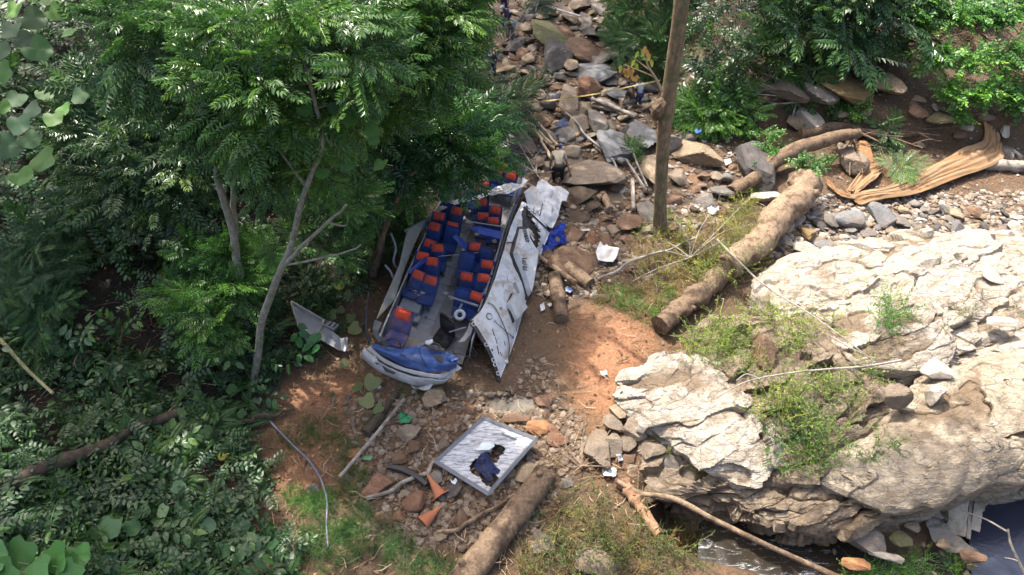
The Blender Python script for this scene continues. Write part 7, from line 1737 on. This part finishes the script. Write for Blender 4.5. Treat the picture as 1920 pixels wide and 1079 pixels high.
LEFTP = [(-60,380),(500,330),(690,440),(680,560),(540,600),(500,720),(470,800),(520,960),(560,1100),(-60,1100)]
under(LEFTP, 1500, 'u', 'mid', 'smallest-leaved green ground cover of the left slope', .95, (.0,.2))
under(LEFTP, 1100, 'u', 'deep', 'small-leaved ground cover of the dark left slope', 1.6, (.0,.35))
under(LEFTP, 330, 'O', 'deep', 'oval-leaved undergrowth covering the left slope', .95, (.1,.6))
under(LEFTP, 90, 'G', 'deep', 'broad-leaved seedlings in the undergrowth of the left slope', .9, (.2,.7))
under(LEFTP, 120, 'F', 'mid', 'scattered ferns in the undergrowth of the left slope', .75, (.0,.2))
under([(-60,680),(480,690),(540,820),(560,1100),(-60,1100)], 200, 'O', (.045,.10,.045), 'leafy undergrowth of the lower left slope', 1.0, (.1,.5))
under([(-60,-60),(900,-60),(720,330),(500,420),(-60,420)], 650, 'O', 'mid', 'dense forest undergrowth behind the left-hand trees', 2.2, (.2,1.6))
under([(1200,-40),(1960,-40),(1960,60),(1650,60),(1420,110),(1280,200),(1230,120)], 380, 'D', 'deep', 'forest undergrowth filling the top right behind the shrubs', 1.5, (.2,1.5))
under([(1240,200),(1480,190),(1480,300),(1300,250)], 260, 'u', 'mid', 'low leaves at the foot of the right-hand forest', 1.0, (.0,.3))
under([(430,560),(680,480),(700,560),(600,680),(480,760),(430,700)], 500, 'u', 'dull', 'thin low leaves on the dark earth left of the bus', .8, (.0,.2))
# fallen leaves
mb = MB(); k = 2600; V, F = lf8(.09, .05, wav=.06); Xs = rng.uniform(-60, 1250, k); Ys = rng.uniform(420, 1079, k); Q = np.array([P(x, y, .5) for x, y in zip(Xs, Ys)]); Q[:, 2] = H(Q[:, 0], Q[:, 1]) + .04
instance(mb, (V, F, np.full(len(V), .5)), Q, rng.normal(size=(k,3))*[1,1,.2], np.tile([0,0,1.],(k,1))+rng.normal(size=(k,3))*.4, rng.uniform(.6,1.6,k), rng.uniform(-.5,.5,k))
m_dry, nt = newmat('dry_leaf'); finish(nt, principled(nt, ramp(nt, attr(nt, 'rnd'), [(0, (.05,.03,.018)), (.5, (.16,.09,.05)), (1, (.30,.20,.12))]), .8, .2).outputs[0])
tag(mb.obj('leaf_litter', m_dry), 'fallen brown leaves strewn over the ground', 'leaf litter', kind='stuff')

# ------------------------------------------------------------------ unseen tall trees added beyond the picture; crowns shaped for shade and sun gaps
SHADE = [(900,330,1,5.2),(830,560,1,4.6),(900,760,.5,3.0),(760,880,.5,3.4),(960,960,.5,3.0),(1080,150,.8,5.5),(1050,430,.5,3.4),(1120,30,1,6),(560,700,1,4),(420,900,1,4.5),(200,800,1.5,5),(100,560,3,5),(350,560,2.5,5),(560,500,2,4.5),(640,900,.3,3),(1180,300,.5,3.0),(1330,100,2.5,4),(1500,60,2.5,4),(120,200,5,4),(-60,350,5,5),(-60,800,3,5),(1000,640,.3,2.6),(700,640,.8,3),(1760,800,.9,2.2),(1640,900,.6,1.6),(1120,540,.4,1.8),(700,1060,.4,3),(300,1050,1,4)]
LIT = [(random.uniform(600,1400), random.uniform(20,1000), .3, random.uniform(.15,.4)) for _ in range(22)] + [(random.uniform(0,560), random.uniform(430,1050), 1.2, random.uniform(.12,.35)) for _ in range(9)] + [(560,200,('y',13.2),1.2),(470,30,('y',13.6),1.2),(330,40,('y',15.2),1.4),(400,200,('y',15.2),1.0),(600,30,('y',13.6),1.9),(500,90,('y',13.4),1.6),(670,90,('y',13.4),1.7),(740,60,('y',17.6),2.4),(830,60,('y',18.2),2.4),(880,20,('y',18.5),1.8),(700,170,('y',17.4),1.6),(820,130,('y',18.2),1.5),(420,150,('y',15.2),1.0),(1760,60,3,2.6),(1880,120,2.5,2.4),(1330,60,3.5,1.4),(1340,210,.8,1.0),(1150,650,.3,1.5),(1120,730,.3,.6),(1500,300,1.5,1.2),(230,250,5.2,1.4),(340,220,5.2,1.1),(440,50,('y',13.5),.8),(360,60,('y',15),.7),(1140,640,.3,1.1),(1200,690,.3,1.2),(1350,420,.4,1.2),(1230,590,.3,.7),(850,240,4.4,1.2),(880,300,4.0,1.0),(790,200,4.8,.8),(100,200,6.3,.15),(1650,560,1.2,3.4),(1850,500,1.2,3.2),(1290,730,1.0,1.5),(1440,480,.6,1.7),(1330,640,.8,1.5),(1500,700,1.1,1.8),(1150,660,.3,.75),(1170,720,.3,.7),(1300,330,.2,.6),(1480,380,.8,.9),(1600,500,1.2,1.5),(260,220,5.6,1.1),(320,230,5.6,.7),(800,110,6.6,1.5),(830,210,4.6,1.0),(800,250,4.4,.9),(640,60,7.8,1.2),(870,320,4.0,.6),(420,30,7.8,.8),(640,190,6.4,.9),(700,180,6.4,.9),(590,940,.2,.45),(1750,330,.8,1.4),(1560,210,1.5,.9),(1790,110,3.5,1.8),(1660,120,2,1.2),(100,300,5,.5),(720,50,7,1.1),(560,330,5,.5),(390,540,2.6,.5),(1100,690,.3,.5),(1020,880,.5,.35),(1420,860,.5,.6),(560,120,7.4,.7)]
def below_frame_top(p):
    x, y = proj(p); return y > -60 and -100 < x < 2020
tall = [('unseen tall tree added beyond the top left corner, crown shaped to shade the slope', (-24, 27)), ('unseen tall tree added beyond the top edge, crown shaped to shade the bus', (-11.5, 29)), ('unseen tall tree added beyond the top edge, crown shaped to shade the streambed', (-5.5, 42)), ('unseen tall tree added beyond the left edge, crown shaped to shade the undergrowth', (-26, 15))]
Cs = []
for px, py, z, r in SHADE:
    q = P(px, py, z); t_ = (19.0 + random.uniform(-1.5, 1.5) - z)/SUN[2]; c = q + SUN*t_; Cs.append((c, r))
asg = [int(np.argmin([np.hypot(c[0]-x, c[1]-y) for _, (x, y) in tall])) for c, r in Cs]
LQ = [((P(px, py, z) if not isinstance(z, tuple) else PV(px, py, z[1])), r) for px, py, z, r in LIT]
for ti, (lab, (tx, ty)) in enumerate(tall):
    g0 = np.array([tx, ty, float(H(tx, ty))]); t = thing('tree', tuple(g0), lab, 'tree'); bpy.context.view_layer.update(); mb = MB(); mbl = MB(); topc = g0 + [0, 0, 15.5 - g0[2]]
    for (c, r), a in zip(Cs, asg):
        if a != ti: continue
        n = int(15*r*r*.72); aa = rng.uniform(0, 6.28, n); rr = np.sqrt(rng.random(n))*r; O = c + np.stack([rr*np.cos(aa), rr*np.sin(aa), rng.normal(size=n)*.9], -1)
        ok = np.ones(n, bool)
        for i in range(n):
            if below_frame_top(O[i]): ok[i] = False; continue
            for q, lr in LQ:
                d = O[i]-q; s = d @ SUN; 
                if np.linalg.norm(d - SUN*s) < lr + .8 and random.random() < .95: ok[i] = False; break
        O = O[ok]; n = len(O)
        if n == 0: continue
        X = rng.normal(size=(n,3))*[1,1,.2]; Z = np.tile([0,0,1.],(n,1)) + rng.normal(size=(n,3))*.25; scatter(mb, 'C', O, X, Z, rng.uniform(1.3,2.0,n))
        add_tube(mbl, spline([topc, (topc+c)/2 - [0,0,.6], c], 14), np.linspace(.16,.03,14), 6)
    o = mesh_in(mb, 'crown', LEAF, t); o.color = (*GREEN['mid'], 1); mesh_in(mbl, 'limb', bk_lich, t)
    mbt = MB(); add_tube(mbt, spline([g0 - [0,0,.5], g0 + [.3,0,5], topc], 30), np.linspace(.38,.2,30), 12, rough=.08); mesh_in(mbt, 'trunk', bk_lich, t, True)
